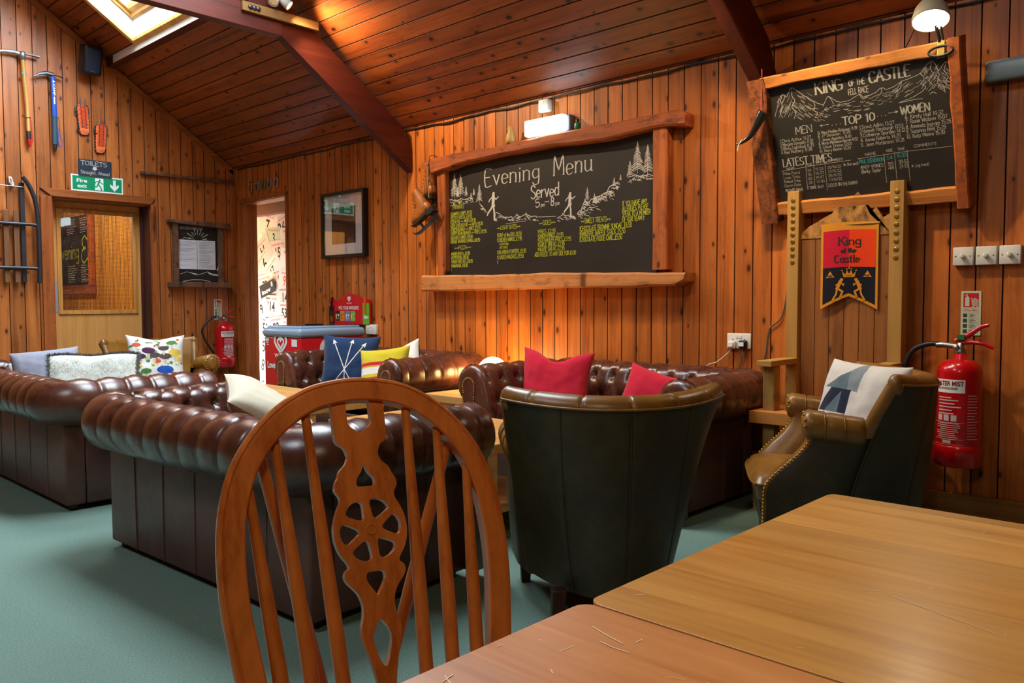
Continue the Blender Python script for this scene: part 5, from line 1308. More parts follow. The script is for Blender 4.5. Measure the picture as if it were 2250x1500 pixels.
plug(-2.208, .842, 'black plug in the right half of the double socket', M['black'], M['cord'], [(0, -.026, .015), (-.002, -.06, .02), (-.012, -.10, .02), (-.022, -.16, .02), (-.02, -.25, .02)])
mb = MB(); mb.tube(catmull([(-1.925, 4.3, 1.60), (-1.935, 4.312, 1.45), (-1.955, 4.318, 1.30), (-1.955, 4.318, 1.15), (-1.985, 4.318, 1.0), (-2.055, 4.318, .93), (-2.075, 4.318, .80), (-2.105, 4.318, .70)], 8), .0045, 8)
tag(mb.build('hanging_cable', M['cord']), 'thin grey cable hanging down the wall from the race board', 'cable')

def emergency_light():
    D = thing('emergency_light', 'lit white emergency bulkhead light standing above the menu board', 'light', on_back(-3.655, 2.293, YB))
    mb = MB(); mb.rbox(-.18, .19, -.058, .058, 0, .06, .012, 2); mb.build('housing', M['grey'], D)
    mb = MB(); mb.rbox(-.178, .172, -.055, .055, .06, .115, .014, 3); mb.build('diffuser', emit('cool_diffuser', (222, 244, 255), 9.0), D)
emergency_light()
def fused_spur():
    D = thing('fused_switch', 'white fused switch box above the emergency light', 'switch', on_back(-3.712, 2.448, YB))
    mb = MB(); mb.rbox(-.044, .044, -.042, .042, 0, .05, .006, 2); mb.build('box', M['white'], D)
    mb = MB(); mb.box(-.003, .003, .005, .028, .05, .054); mb.box(-.018, -.010, .012, .020, .05, .052); mb.build('switch_toggle', M['signwhite'], D)
fused_spur()
D = thing('penguin_figure', 'small pale carved bird figure standing on top of the menu board', 'figurine', T(-4.0, YB-.07, 2.222))
mb = MB(); mb.lathe([(0, -.004), (.034, -.002), (.036, .02), (.030, .06), (.020, .088), (.017, .10), (.019, .112), (.012, .125), (0, .129)], 16)
mb.tube([(-.016, -.004, .112), (-.034, -.008, .107)], [.007, .001], 6); mb.build('body', wood('carved_wood', (176, 128, 60), (216, 172, 96), 'z', knots=0), D)
D = thing('small_bottle', 'tiny green bottle with a black cap on top of the menu board', 'bottle', T(-3.39, YB-.07, 2.226))
mb = MB(); mb.lathe([(0, -.004), (.02, -.003), (.02, .045), (.012, .054), (.009, .056), (0, .056)], 14); mb.build('body', plain('green_glass', (58, 130, 70), .2), D)
mb = MB(); mb.lathe([(0, .054), (.011, .054), (.011, .074), (0, .075)], 12); mb.build('cap', M['black'], D)
D = thing('wall_clip', 'small white clip standing left of the bird figure on the menu board', 'clip', on_back(-4.075, 2.215, YB))
mb = MB(); mb.box(-.008, .008, -.005, .035, 0, .012); mb.build('clip_body', M['white'], D, bevel=.002)

def skates():
    """pair of old leather skates hung by their laces from the menu board's corner"""
    tan = leather('tan_leather', (132, 72, 26), (186, 112, 44), rough=.38, patch=8); sole = plain('black_sole', (26, 22, 22), .5)
    string = plain('string', (150, 110, 66), .9)
    def boot(m, label):
        D = thing('ice_skate', label, 'ice skate', m, 'old skates hung from the menu board')
        # boot side profile in local x (toe -x) and z up; swept as lofted rings
        ring = [(.045, .20, .036, .034), (.040, .15, .040, .036), (.036, .10, .044, .038), (.028, .06, .056, .042), (.0, .035, .075, .044)]
        mb = MB()
        rows = []
        spine = [(.052, .205, .040, .034, .12), (.046, .165, .043, .036, .10), (.040, .115, .048, .038, .05), (.028, .072, .060, .041, -.25), (-.002, .048, .064, .043, -.75), (-.045, .036, .052, .042, -1.15), (-.085, .030, .036, .038, -1.35), (-.112, .028, .020, .026, -1.5), (-.122, .028, .004, .006, -1.55)]
        n = 16; vs = []; fs = []
        for (x, z, a, b, t) in spine:
            for j in range(n):
                an = 2*PI*j/n; lx = a*math.cos(an); vs.append((x+lx*math.cos(t), b*math.sin(an), z+lx*math.sin(t)*.9))
        k = len(spine)
        for i in range(k-1):
            for j in range(n): fs.append((i*n+j, i*n+(j+1) % n, (i+1)*n+(j+1) % n, (i+1)*n+j))
        mb.add(vs, fs, True); mb.ball((.062, 0, .045), .042, 10, .8, .95, 1.1); mb.build('boot_upper', tan, D, merge=False)
        mb = MB(); out = [(.10, .0), (.10, .012), (.03, .010), (-.06, .004), (-.13, .010), (-.135, -.002), (-.06, -.010), (.02, -.008), (.04, -.03), (.10, -.03)]
        mb.prism(out, -.038, .038, 'y'); mb.build('boot_sole', sole, D, bevel=.006)
        mb = MB(); mb.box(-.12, .10, -.003, .003, -.085, -.058); mb.tube([(-.12, 0, -.07), (-.15, 0, -.055), (-.165, 0, -.03)], [.012, .009, .003], 6, sq=.3); mb.box(-.075, -.055, -.004, .004, -.062, -.005); mb.box(.06, .085, -.004, .004, -.062, -.02); mb.build('blade', M['dsteel'], D)
        mb = MB()
        for i in range(5): mb.tube([(.005-.012*i, -.03, .165-.026*i), (-.008-.014*i, 0, .158-.026*i), (.005-.012*i, .03, .165-.026*i)], .003, 5)
        mb.build('laces', string, D)
    # the upper one toe left, the lower one turned
    boot(T(-4.905, YB-.075, 1.925) @ RY(math.radians(-4)), 'tan leather skate hung beside the menu board, the upper of the pair')
    boot(T(-4.86, YB-.14, 1.765) @ RZ(.35) @ RY(math.radians(-38)), 'tan leather skate hung beside the menu board, the lower of the pair')
    D = thing('lace_cord', 'knotted string laces hanging a pair of skates from the menu board corner', 'cord', T(0, 0, 0))
    mb = MB()
    for P in ([(-4.845, YB-.10, 2.235), (-4.855, YB-.112, 2.18), (-4.885, YB-.10, 2.10), (-4.875, YB-.10, 2.03)], [(-4.845, YB-.10, 2.235), (-4.85, YB-.115, 2.16), (-4.845, YB-.125, 2.08), (-4.80, YB-.15, 1.90)],
              [(-4.86, YB-.112, 2.17), (-4.87, YB-.13, 2.05), (-4.868, YB-.15, 1.93), (-4.875, YB-.16, 1.86)], [(-4.85, YB-.112, 2.17), (-4.84, YB-.12, 2.11), (-4.855, YB-.12, 2.04)], [(-4.845, YB-.10, 2.235), (-4.84, YB-.06, 2.245), (-4.84, YB-.02, 2.23)]):
        mb.tube(catmull(P, 6), .0042, 6)
    mb.ball((-4.855, YB-.114, 2.168), .013, 8); mb.build('string', string, D)
skates()

# ------------------------------------------------------------------ clip lamp on the race board, horn, light fitting, switches
def clip_lamp():
    D = thing('clip_lamp', 'lit clip on spotlight with a cream dome shade above the race board', 'lamp', T(-1.134, 3.93, 2.345))
    ax = Matrix.Identity(4)
    tilt = RX(math.radians(-20)) @ RY(math.radians(-6))
    mb = MB(); mb.m = tilt
    mb.lathe([(.0, .108), (.018, .108), (.022, .085), (.034, .080), (.050, .066), (.066, .040), (.076, .0), (.078, -.022), (.074, -.022), (.072, 0), (.060, .038), (.044, .06), (0, .07)], 32); mb.build('lamp_shade', plain('cream_enamel', (214, 206, 180), .35), D)
    mb = MB(); mb.m = tilt; mb.lathe([(.0735, -.006), (.06, -.016), (.03, -.024), (0, -.026)], 28); mb.build('lamp_diffuser', emit('warm_diffuser', (255, 240, 210), 22.0), D)
    mb = MB(); mb.tube([(.018, .03, -.04), (.018, .09, -.085)], .004, 8); mb.tube([(.034, .03, -.04), (.03, .09, -.09)], .004, 8); mb.tube([(.01, .03, -.02), (.014, .085, -.09)], .007, 8); mb.build('lamp_arm', M['dsteel'], D)
    mb = MB(); mb.box(.005, .037, .084, .090, -.165, -.085); mb.build('lamp_clip', M['brass'], D, bevel=.002)
    mb = MB(); mb.tube([(.02+.05*math.cos(a), .083, -.135+.022*math.sin(a)) for a in [2*PI*i/24 for i in range(24)]], .006, 8, closed=True); mb.build('clip_band', M['rubber'], D)
    mb = MB(); mb.tube(catmull([(-.06, .02, .0), (-.15, .19, -.03), (-.24, .34, -.065), (-.285, .392, -.085)], 6), .004, 6); mb.build('lamp_cord', M['cord'], D)
clip_lamp()
spot((-1.134, 3.915, 2.305), (-1.25, 3.0, 0.6), 9, WARM2, 120, 0.8, .06)

D = thing('drinking_horn', 'dark polished horn hung on a pink cord at the left edge of the race board', 'horn', T(0, 0, 0))
mb = MB(); P = catmull([(-1.955, 4.015, 2.075), (-1.975, 4.015, 2.05), (-2.00, 4.02, 2.01), (-2.035, 4.03, 1.97), (-2.08, 4.04, 1.945), (-2.125, 4.05, 1.935)], 5)
mb.tube(P, [lerp(.032, .006, (i/(len(P)-1))**.8) for i in range(len(P))], 16); mb.build('horn_body', plain('dark_horn', (26, 24, 22), .2, coat=.4), D)
mb = MB(); mb.tube([(-1.972, 4.02, 2.30), (-1.972, 4.015, 2.06)], .003, 6); mb.tube(catmull([(-2.03, 4.06, 2.03), (-2.055, 4.05, 1.985), (-2.075, 4.04, 1.955)], 4), .002, 6); mb.build('hanging_cord', plain('pink_cord', (190, 50, 90), .7), D)
mb = MB(); mb.tube([(-2.085, 4.035, 1.955), (-2.105, 4.03, 1.93), (-2.11, 4.025, 1.895)], .0025, 6); mb.build('tip_string', M['cream_cord'], D)

D = thing('light_fitting', 'unlit grey strip light fitting at the right edge of the back wall', 'light', on_back(-1.0, 2.10, YB))
mb = MB(); mb.rbox(-.0, .62, -.0, .095, 0, .05, .01, 2); mb.build('housing', M['grey'], D)
mb = MB(); mb.rbox(.008, .612, -.008, .088, .05, .095, .02, 3); mb.build('diffuser', plain('frosted_diffuser', (150, 168, 172), .35), D)

for i, x in enumerate((-1.0735, -.976, -.8785)):
    lab = ('white dimmer switch on the back wall, the leftmost of three', 'white dimmer switch in the middle of the row of three', 'white dimmer switch at the right end of the row of three')[i]
    D = thing('dimmer_switch', lab, 'switch', on_back(x, 1.30, YB), 'dimmer switches on the back wall')
    mb = MB(); mb.rbox(-.0435, .0435, -.0435, .0435, 0, .038, .003, 2); mb.build('face_plate', M['white'], D)
    mb = MB(); mb.lathe([(.011, .038), (.0105, .058), (.009, .060), (0, .060)], 18); mb.box(-.0012, .0012, .003, .0105, .0595, .0612); mb.build('dimmer_knob', M['white'], D)
    mb = MB()
    for sx in (-.031, .031): mb.lathe([(.003, .038), (.003, .0392), (0, .0394)], 8, T(sx, 0, 0))
    mb.build('screw', M['dsteel'], D)

# ------------------------------------------------------------------ bench with tall posts and its pennant
def bench():
    D = thing('throne_bench', 'tall posted pine throne bench with a mountain shaped back against the back wall', 'bench', T(0, 0, 0))
    for (x0, x1, zt) in ((-1.906, -1.842, 1.676), (-1.381, -1.315, 1.678)):
        mb = MB(); mb.box(x0, x1, 4.20, 4.285, 0, zt); mb.build('post', M['bench'], D, bevel=.003)
    mb = MB()
    sil = [(-1.842, 1.42), (-1.842, 1.45), (-1.80, 1.485), (-1.772, 1.497), (-1.72, 1.527), (-1.676, 1.547), (-1.66, 1.58), (-1.642, 1.61), (-1.60, 1.607), (-1.575, 1.62), (-1.55, 1.645), (-1.53, 1.62), (-1.504, 1.593), (-1.488, 1.528), (-1.459, 1.563), (-1.425, 1.505), (-1.397, 1.521), (-1.381, 1.53), (-1.381, 1.42)]
    mb.prism(sil, 4.236, 4.262, 'y'); mb.build('mountain_cutout', M['mountain'], D, bevel=.002)
    for k in range(6):
        mb = MB(); x0 = -1.842+k*.0768; mb.box(x0+.001, x0+.0758, 4.240, 4.262, .48, 1.419); mb.build('back_board', M['benchback'], D, bevel=.003)
    for (x0, x1) in ((-1.915, -1.835), (-1.388, -1.308)):
        mb = MB(); mb.box(x0, x1, 3.88, 4.199, .755, .785); mb.build('arm', M['bench_y'], D, bevel=.003)
        mb = MB(); mb.box(x0+.012, x1-.006, 3.93, 4.0, 0, .754); mb.build('front_leg', M['bench'], D, bevel=.003)
    mb = MB(); mb.box(-1.955, -1.30, 3.88, 4.199, .46, .525); mb.build('seat', M['sawn'], D, bevel=.004)
    for j, x in enumerate((-1.874, -1.348)):
        for i in range(10 if j == 0 else 9):
            z = 1.625-i*.0365 if j == 0 else 1.625-i*.0405
            mb = MB(); mb.lathe([(0, 0), (.0125, 0), (.0125, .002), (.010, .0028), (0, .0024)], 16, T(x, 4.2, z) @ RX(PI/2)); mb.build('brass_disc', M['brass'], D)
bench()
def pennant():
    D = thing('pennant', 'red and black race pennant with gold border and notched foot on the bench back', 'pennant', on_back(-1.727, 1.0, 4.222))
    w, h = .288, .49
    def bend(p): # gentle folds
        x, y, z = p; return (x, y+.006*math.sin(x*11), z+.005*math.sin(x*16+1)+.006*(1-y/.49)*math.sin(x*22))
    def patch(poly, z, mat, name, nx=36, ny=60):
        mb = MB(); x0 = min(p[0] for p in poly); x1 = max(p[0] for p in poly); y0 = min(p[1] for p in poly); y1 = max(p[1] for p in poly)
        bm = bmesh.new(); f = bm.faces.new([bm.verts.new((p[0], p[1], z)) for p in poly]); f.normal_update()
        if f.normal.z < 0: f.normal_flip()
        for i in range(1, nx):
            bmesh.ops.bisect_plane(bm, geom=list(bm.verts)+list(bm.edges)+list(bm.faces), plane_co=(lerp(x0, x1, i/nx), 0, 0), plane_no=(1, 0, 0))
        for i in range(1, 4):
            bmesh.ops.bisect_plane(bm, geom=list(bm.verts)+list(bm.edges)+list(bm.faces), plane_co=(0, lerp(y0, y1, i/4), 0), plane_no=(0, 1, 0))
        mb.frombm(bm); mb.warp(bend); return mb.build(name, mat, D)
    gold = fabric('gold_braid', (206, 138, 44), scale=300); cr = fabric('crimson_cloth', (190, 26, 52), scale=400); orr = fabric('orange_cloth', (226, 66, 24), scale=400); nv = fabric('navy_cloth', (22, 24, 36), scale=400)
    out = [(0, .045), (0, .488), (w, .488), (w, .045), (w/2, .108)]
    back = patch(out, 0, gold, 'gold_border')
    patch([(.013, .258), (.013, .448), (w/2, .448), (w/2, .258)], .0012, cr, 'crimson_panel', 16); patch([(w/2, .258), (w/2, .448), (w-.013, .448), (w-.013, .258)], .0012, orr, 'orange_panel', 16)
    patch([(.013, .068), (.013, .258), (w-.013, .258), (w-.013, .068), (w/2, .125)], .0012, nv, 'navy_panel', 30)
    mb = MB(); z = .0024
    def BL(t, x, y, hh, L):
        scribe(mb, t, x, y, hh, .0035, z, squeeze=L, heavy=.0045, serif=.09)
    BL('King', .09, .372, .040, .115); BL('of the', .105, .333, .020, .072); BL('Castle', .072, .283, .036, .125)
    mb.warp(bend); mb.build('lettering', M['ink'], D)
    mb = MB(); z = .0022
    for x in (.052, .236):
        mb.poly([(x-.022, .207), (x+.022, .207), (x, .240)], z)
    cx = .146; mb.poly([(cx-.026, .205), (cx+.026, .205), (cx+.034, .236), (cx+.018, .219), (cx+.010, .242), (cx, .222), (cx-.010, .242), (cx-.018, .219), (cx-.034, .236)], z)
    for a, b in ((-.034, .240), (-.011, .247), (.011, .247), (.034, .240), (0, .252)): mb.poly([(cx+a+.004*math.cos(i*PI/4), b+.004*math.sin(i*PI/4)) for i in range(8)], z)
    def man(x, f):
        def L(pts, wd): mb.stroke([(x+f*a, y) for a, y in pts], wd, z)
        for r in (.006, .003): mb.stroke([(x+f*.016+r*math.cos(i*PI/5), .193+r*math.sin(i*PI/5)) for i in range(11)], .005, z)
        L([(.010, .183), (-.004, .148)], .017); L([(-.004, .148), (-.010, .118), (-.026, .092)], .009); L([(-.026, .092), (-.016, .086)], .006); L([(-.002, .148), (.022, .132), (.012, .106)], .010); L([(.012, .106), (.022, .101)], .006); L([(.008, .180), (-.010, .166), (.006, .158)], .006); L([(.012, .18), (.026, .164), (.028, .172)], .006)
    man(.094, 1); man(.196, -1); mb.warp(bend); mb.build('gold_emblems', gold, D)
    mb = MB(); z = .003
    for x in (.052, .236): scribe(mb, 'KotC', x-.014, .211, .010, .0022, z, squeeze=.028)
    mb.stroke([(cx-.014, .213), (cx+.014, .213)], .002, z); mb.warp(bend); mb.build('emblem_details', M['ink'], D)
    mb = MB(); mb.tube([(-.006, .481, -.004), (w+.006, .481, -.004)], .005, 8); mb.build('hanging_rod', M['bench'], D)
pennant()

# ------------------------------------------------------------------ table lamp globe between the two far sofas
D = thing('globe_lamp', 'glowing round globe lamp on the side table between the far sofas', 'lamp', T(-3.965, 4.03, .485))
mb = MB(); mb.ball((0, 0, .112), .108, 24); mb.build('lamp_globe', emit('warm_globe', (255, 214, 140), 26.0), D)
mb = MB(); mb.lathe([(0, 0), (.06, 0), (.06, .012), (.045, .016), (0, .016)], 24); mb.build('lamp_base', M['brass'], D)

# ------------------------------------------------------------------ chesterfield sofas
def chesterfield(m, W, Dp, label, seats, seed=0, p=.135, ZC=.575):
    D = thing('chesterfield_sofa', label, 'sofa', m, 'brown leather chesterfield sofas')
    RC, NC, R = .10, .02, .122
    hw = W/2
    # rows of the profile: (n, z, normal n, normal z, tuft coordinate t in metres from the crest)
    prof = []
    PH0, PH1 = -88, 150
    nph = 30
    for i in range(nph+1):
        a = math.radians(lerp(PH0, PH1, i/nph)); prof.append((NC+R*math.cos(a), ZC+R*math.sin(a), math.cos(a), math.sin(a), (a-math.radians(100))*R))
    n0, z0 = prof[-1][:2]; t0 = prof[-1][4]
    nin = 16
    for i in range(1, nin+1):
        t = i/nin; n = lerp(n0, -.165, t**.8); z = lerp(z0, .37, t); prof.append((n, z, -.93, .36, t0+.27*t))
    # path indices
    arm_n, arc_n, back_n = int(Dp/.0125), 10, int(W/.0125)
    arcL = RC*PI/2; La = Dp-RC; Lb = W-2*RC; S = 2*La+2*arcL+Lb
    idx = [('a', i/arm_n) for i in range(arm_n)]+[('c', i/arc_n) for i in range(arc_n)]+[('b', i/back_n) for i in range(back_n)]+[('d', i/arc_n) for i in range(arc_n)]+[('e', i/arm_n) for i in range(arm_n+1)]
    def pos(k, t, n):
        e = min(0.0, n+RC); r = max(0.0, n+RC)        # e < 0: inner mitre
        cx, cy = hw-RC, RC
        if k == 'a': return (-cx-r-e, lerp(Dp, cy-e, t)), (-1, 0)
        if k == 'e': return (cx+r+e, lerp(cy-e, Dp, t)), (1, 0)
        if k == 'b': return (lerp(-cx-e, cx+e, t), cy-r-e), (0, -1)
        an = t*PI/2
        if k == 'c':
            d = (-math.cos(an), -math.sin(an)); return (-cx-e+r*d[0], cy-e+r*d[1]), d
        d = (math.sin(an), -math.cos(an)); return (cx+e+r*d[0], cy-e+r*d[1]), d
    def s_of(k, t):
        return {'a': La*t, 'c': La+arcL*t, 'b': La+arcL+Lb*t, 'd': La+arcL+Lb+arcL*t, 'e': La+2*arcL+Lb+La*t}[k]
    nb = round(S/p); pp = S/nb
    rows = [0.0, .125, .25, .37]       # button rows, metres down the inner side from the crest
    def tuft(s, t):
        """inward displacement of the leather"""
        h = 0.0
        u = s/pp
        if t < .004:                    # outer roll: straight pleats from the crest buttons
            f = abs(u-.5-round(u-.5))*pp
            fade = sstep(-.34, -.20, t)
            h += .0125*math.exp(-(f/.0055)**2)*fade-.006*(1-min(1, (f/(pp*.5)))**2)*0
            h -= .005*math.cos((u-.5)*2*PI)*-1*fade*.6
        for j, tj in enumerate(rows):
            o = .5 if j % 2 == 0 else 0.0
            du = (u-o-round(u-o))*pp; d = math.hypot(du, t-tj)
            h += .026*math.exp(-(d/.022)**2)+.007*math.exp(-(d/.05)**2)
            if d < .06:                 # little gathers radiating from each button
                an = math.atan2(t-tj, du); h += .0022*math.sin(an*9+j)*math.exp(-((d-.028)/.016)**2)
            if j < len(rows)-1 and tj <= t <= rows[j+1]:
                q = (t-tj)/(rows[j+1]-tj)
                for sg in (-1, 1):
                    uc = o+sg*.5*q; f = abs(u-uc-round(u-uc))*pp; h += .007*math.exp(-(f/.0065)**2)
                h -= .010*math.sin(q*PI)*0.3
        return h
    vs = []; fs = []; K = len(idx); NP = len(prof)
    for (k, t) in idx:
        s = s_of(k, t)
        for (n, z, nn, nz, tt) in prof:
            d = tuft(s, tt); endf = min(s, S-s)
            if endf < .05: d += (1-endf/.05)*.0025*math.sin(math.atan2(z-ZC, n-NC)*26)
            (x, y), N = pos(k, t, n-d*nn)
            w = .003*mnoise.noise((x*7+seed, y*7, z*9))
            vs.append((x+N[0]*w*nn, y+N[1]*w*nn, z-d*nz+w*nz))
    for i in range(K-1):
        for j in range(NP-1):
            a = i*NP+j; fs.append((a, a+NP, a+NP+1, a+1))
    mb = MB(); mb.add(vs, fs, True)
    # rounded front ends of the arm rolls
    for (k, t, sg) in (('a', 0, 1), ('e', 1, -1)):
        ring = [pos(k, t, n)[0]+(z,) for (n, z, _, _, _) in prof]
        cxx = (NC-.0)*(-1 if k == 'a' else 1)+(-hw if k == 'a' else hw)
        R0 = ring; last = None; allr = []
        for q in range(0, 7):
            a = q/6*PI/2; f = 1-.42*(1-math.cos(a)); dy = .042*math.sin(a)
            rr = []
            for ii, (x, y, z) in enumerate(R0):
                an = math.atan2(z-ZC, x-cxx); wv = .0035*math.sin(an*24)*math.sin(a*1.2)
                rr.append((cxx+(x-cxx)*(f+wv*4), Dp+dy, ZC+(z-ZC)*(f+wv*4) if z > .45 else z*1.0+(ZC-.45)*0))
            allr.append(rr)
        vv = [pnt for r in allr for pnt in r]; ff = []
        for q in range(6):
            for j in range(NP-1):
                a = q*NP+j; ff.append((a, a+1, a+NP+1, a+NP) if sg > 0 else (a, a+NP, a+NP+1, a+1))
        c = len(vv); vv.append((cxx, Dp+.042, ZC-.05))
        for j in range(NP-1): ff.append((6*NP+j, 6*NP+j+1, c) if sg > 0 else (6*NP+j+1, 6*NP+j, c))
        mb.add(vv, ff, True)
    mb.build('buttoned_roll', M['leather'], D)
    # outside panels with welted seams
    def panel(name, x0, x1, y0, y1, seams, axis):
        mb = MB(); mb.rbox(x0, x1, y0, y1, .03, .462, .012, 2)
        for q in seams:
            if axis == 'x': mb.tube([(q+.004*math.sin(q*9+z*5), y0-.0005 if True else 0, z) for z in [.035+.0425*i for i in range(11)]], .0035, 6)
            else: mb.tube([(x1+.0005 if x1 > 0 else x0-.0005, q, z) for z in [.035+.0425*i for i in range(11)]], .0035, 6)
        mb.build(name, M['leather_panel'], D)
    ns = max(4, round(W/.27)); panel('back_panel', -hw, hw, 0.0, .10, [-hw+W*i/ns for i in range(1, ns)], 'x')
    for sg in (-1, 1):
        x0, x1 = (-hw, -hw+.10) if sg < 0 else (hw-.10, hw); panel('side_panel', x0, x1, .101, Dp-.002, [.1+(Dp-.1)*i/3 for i in (1, 2)], 'y')
        # scroll facing with brass nails
        c = sg*(hw+NC)
        out = [(c-.036, .035), (c+.036, .035), (c+.034, .42), (c+.05, .52)]
        for i in range(13):
            a = math.radians(lerp(-15, 195, i/12)); out.append((c+.056*math.cos(a), .585+.056*math.sin(a)))
        out += [(c-.05, .52), (c-.034, .42)]
        mb = MB(); mb.prism(out, Dp-.02, Dp+.047, 'y'); mb.build('arm_facing', M['leather'], D, bevel=.006)
        mb = MB(); loop = [(c+.034, .40)]+out[3:-1]+[(c-.034, .40)]
        tot = []; acc = 0
        pts = [Vector((q[0]*.985+c*.015, q[1])) for q in loop]; L = [0]
        for a, b in zip(pts[:-1], pts[1:]): L.append(L[-1]+(b-a).length)
        n = int(L[-1]/.0135)
        for i in range(n+1):
            d = L[-1]*i/n; q = max(j for j in range(len(L)) if L[j] <= d+1e-9); q = min(q, len(pts)-2)
            f = (d-L[q])/max(1e-9, L[q+1]-L[q]); v = pts[q].lerp(pts[q+1], f); v = Vector((c, .585)).lerp(v, .88) if v.y > .53 else v
            mb.ball((v.x, Dp+.047, v.y), .0048, 6, 1, .6, 1)
        mb.build('nail_trim', M['brass'], D, kind='stuff')
    mb = MB(); mb.rbox(-hw+.085, hw-.085, .10, Dp+.015, .05, .30, .015, 2); mb.build('seat_base', M['leather_panel'], D)
    wseat = (W-.31)/seats
    for i in range(seats):
        x0 = -hw+.155+i*wseat; x1 = x0+wseat
        mb = MB(); bm = bmesh.new(); bmesh.ops.create_grid(bm, x_segments=14, y_segments=14, size=.5)
        bm.free()
        def top(u, v): 
            e = (1-abs(2*u-1)**6)*(1-abs(2*v-1)**6); return (lerp(x0+.004, x1-.004, u), lerp(.15, Dp+.02, v), .36+.085*e**.35*(.85+.15*math.sin(u*PI)*math.sin(v*PI)))
        mb.grid(top, 20, 20); mb.grid(lambda u, v: (lerp(x1-.004, x0+.004, u), lerp(.15, Dp+.02, v), .36-.055*((1-abs(2*u-1)**6)*(1-abs(2*v-1)**6))**.35), 20, 20)
        mb.build('seat_cushion', M['leather'], D)
    for sx in (-1, 1):
        for y in (.05, Dp-.05):
            mb = MB(); mb.lathe([(0, 0), (.024, 0), (.028, .032), (0, .032)], 12, T(sx*(hw-.05), y, 0)); mb.build('foot', M['legwood'], D)
    return D
chesterfield(T(-5.52, 1.445, 0), 1.96, .76, 'long brown leather chesterfield sofa at the left seen from behind, three cushions on it', 3, 1)
chesterfield(T(-3.01, 1.41, 0) @ RZ(math.radians(2.5)), 1.5, .74, 'brown leather chesterfield seen from behind just beyond the wheel back chair', 2, 2)
chesterfield(T(-4.94, 4.182, 0) @ RZ(PI), 1.27, .80, 'brown leather chesterfield against the back wall in front of the freezer', 2, 3, .14, .592)
chesterfield(T(-2.775, 4.184, 0) @ RZ(PI), 1.39, .80, 'brown leather chesterfield against the back wall with two red cushions', 2, 4, .14, .592)

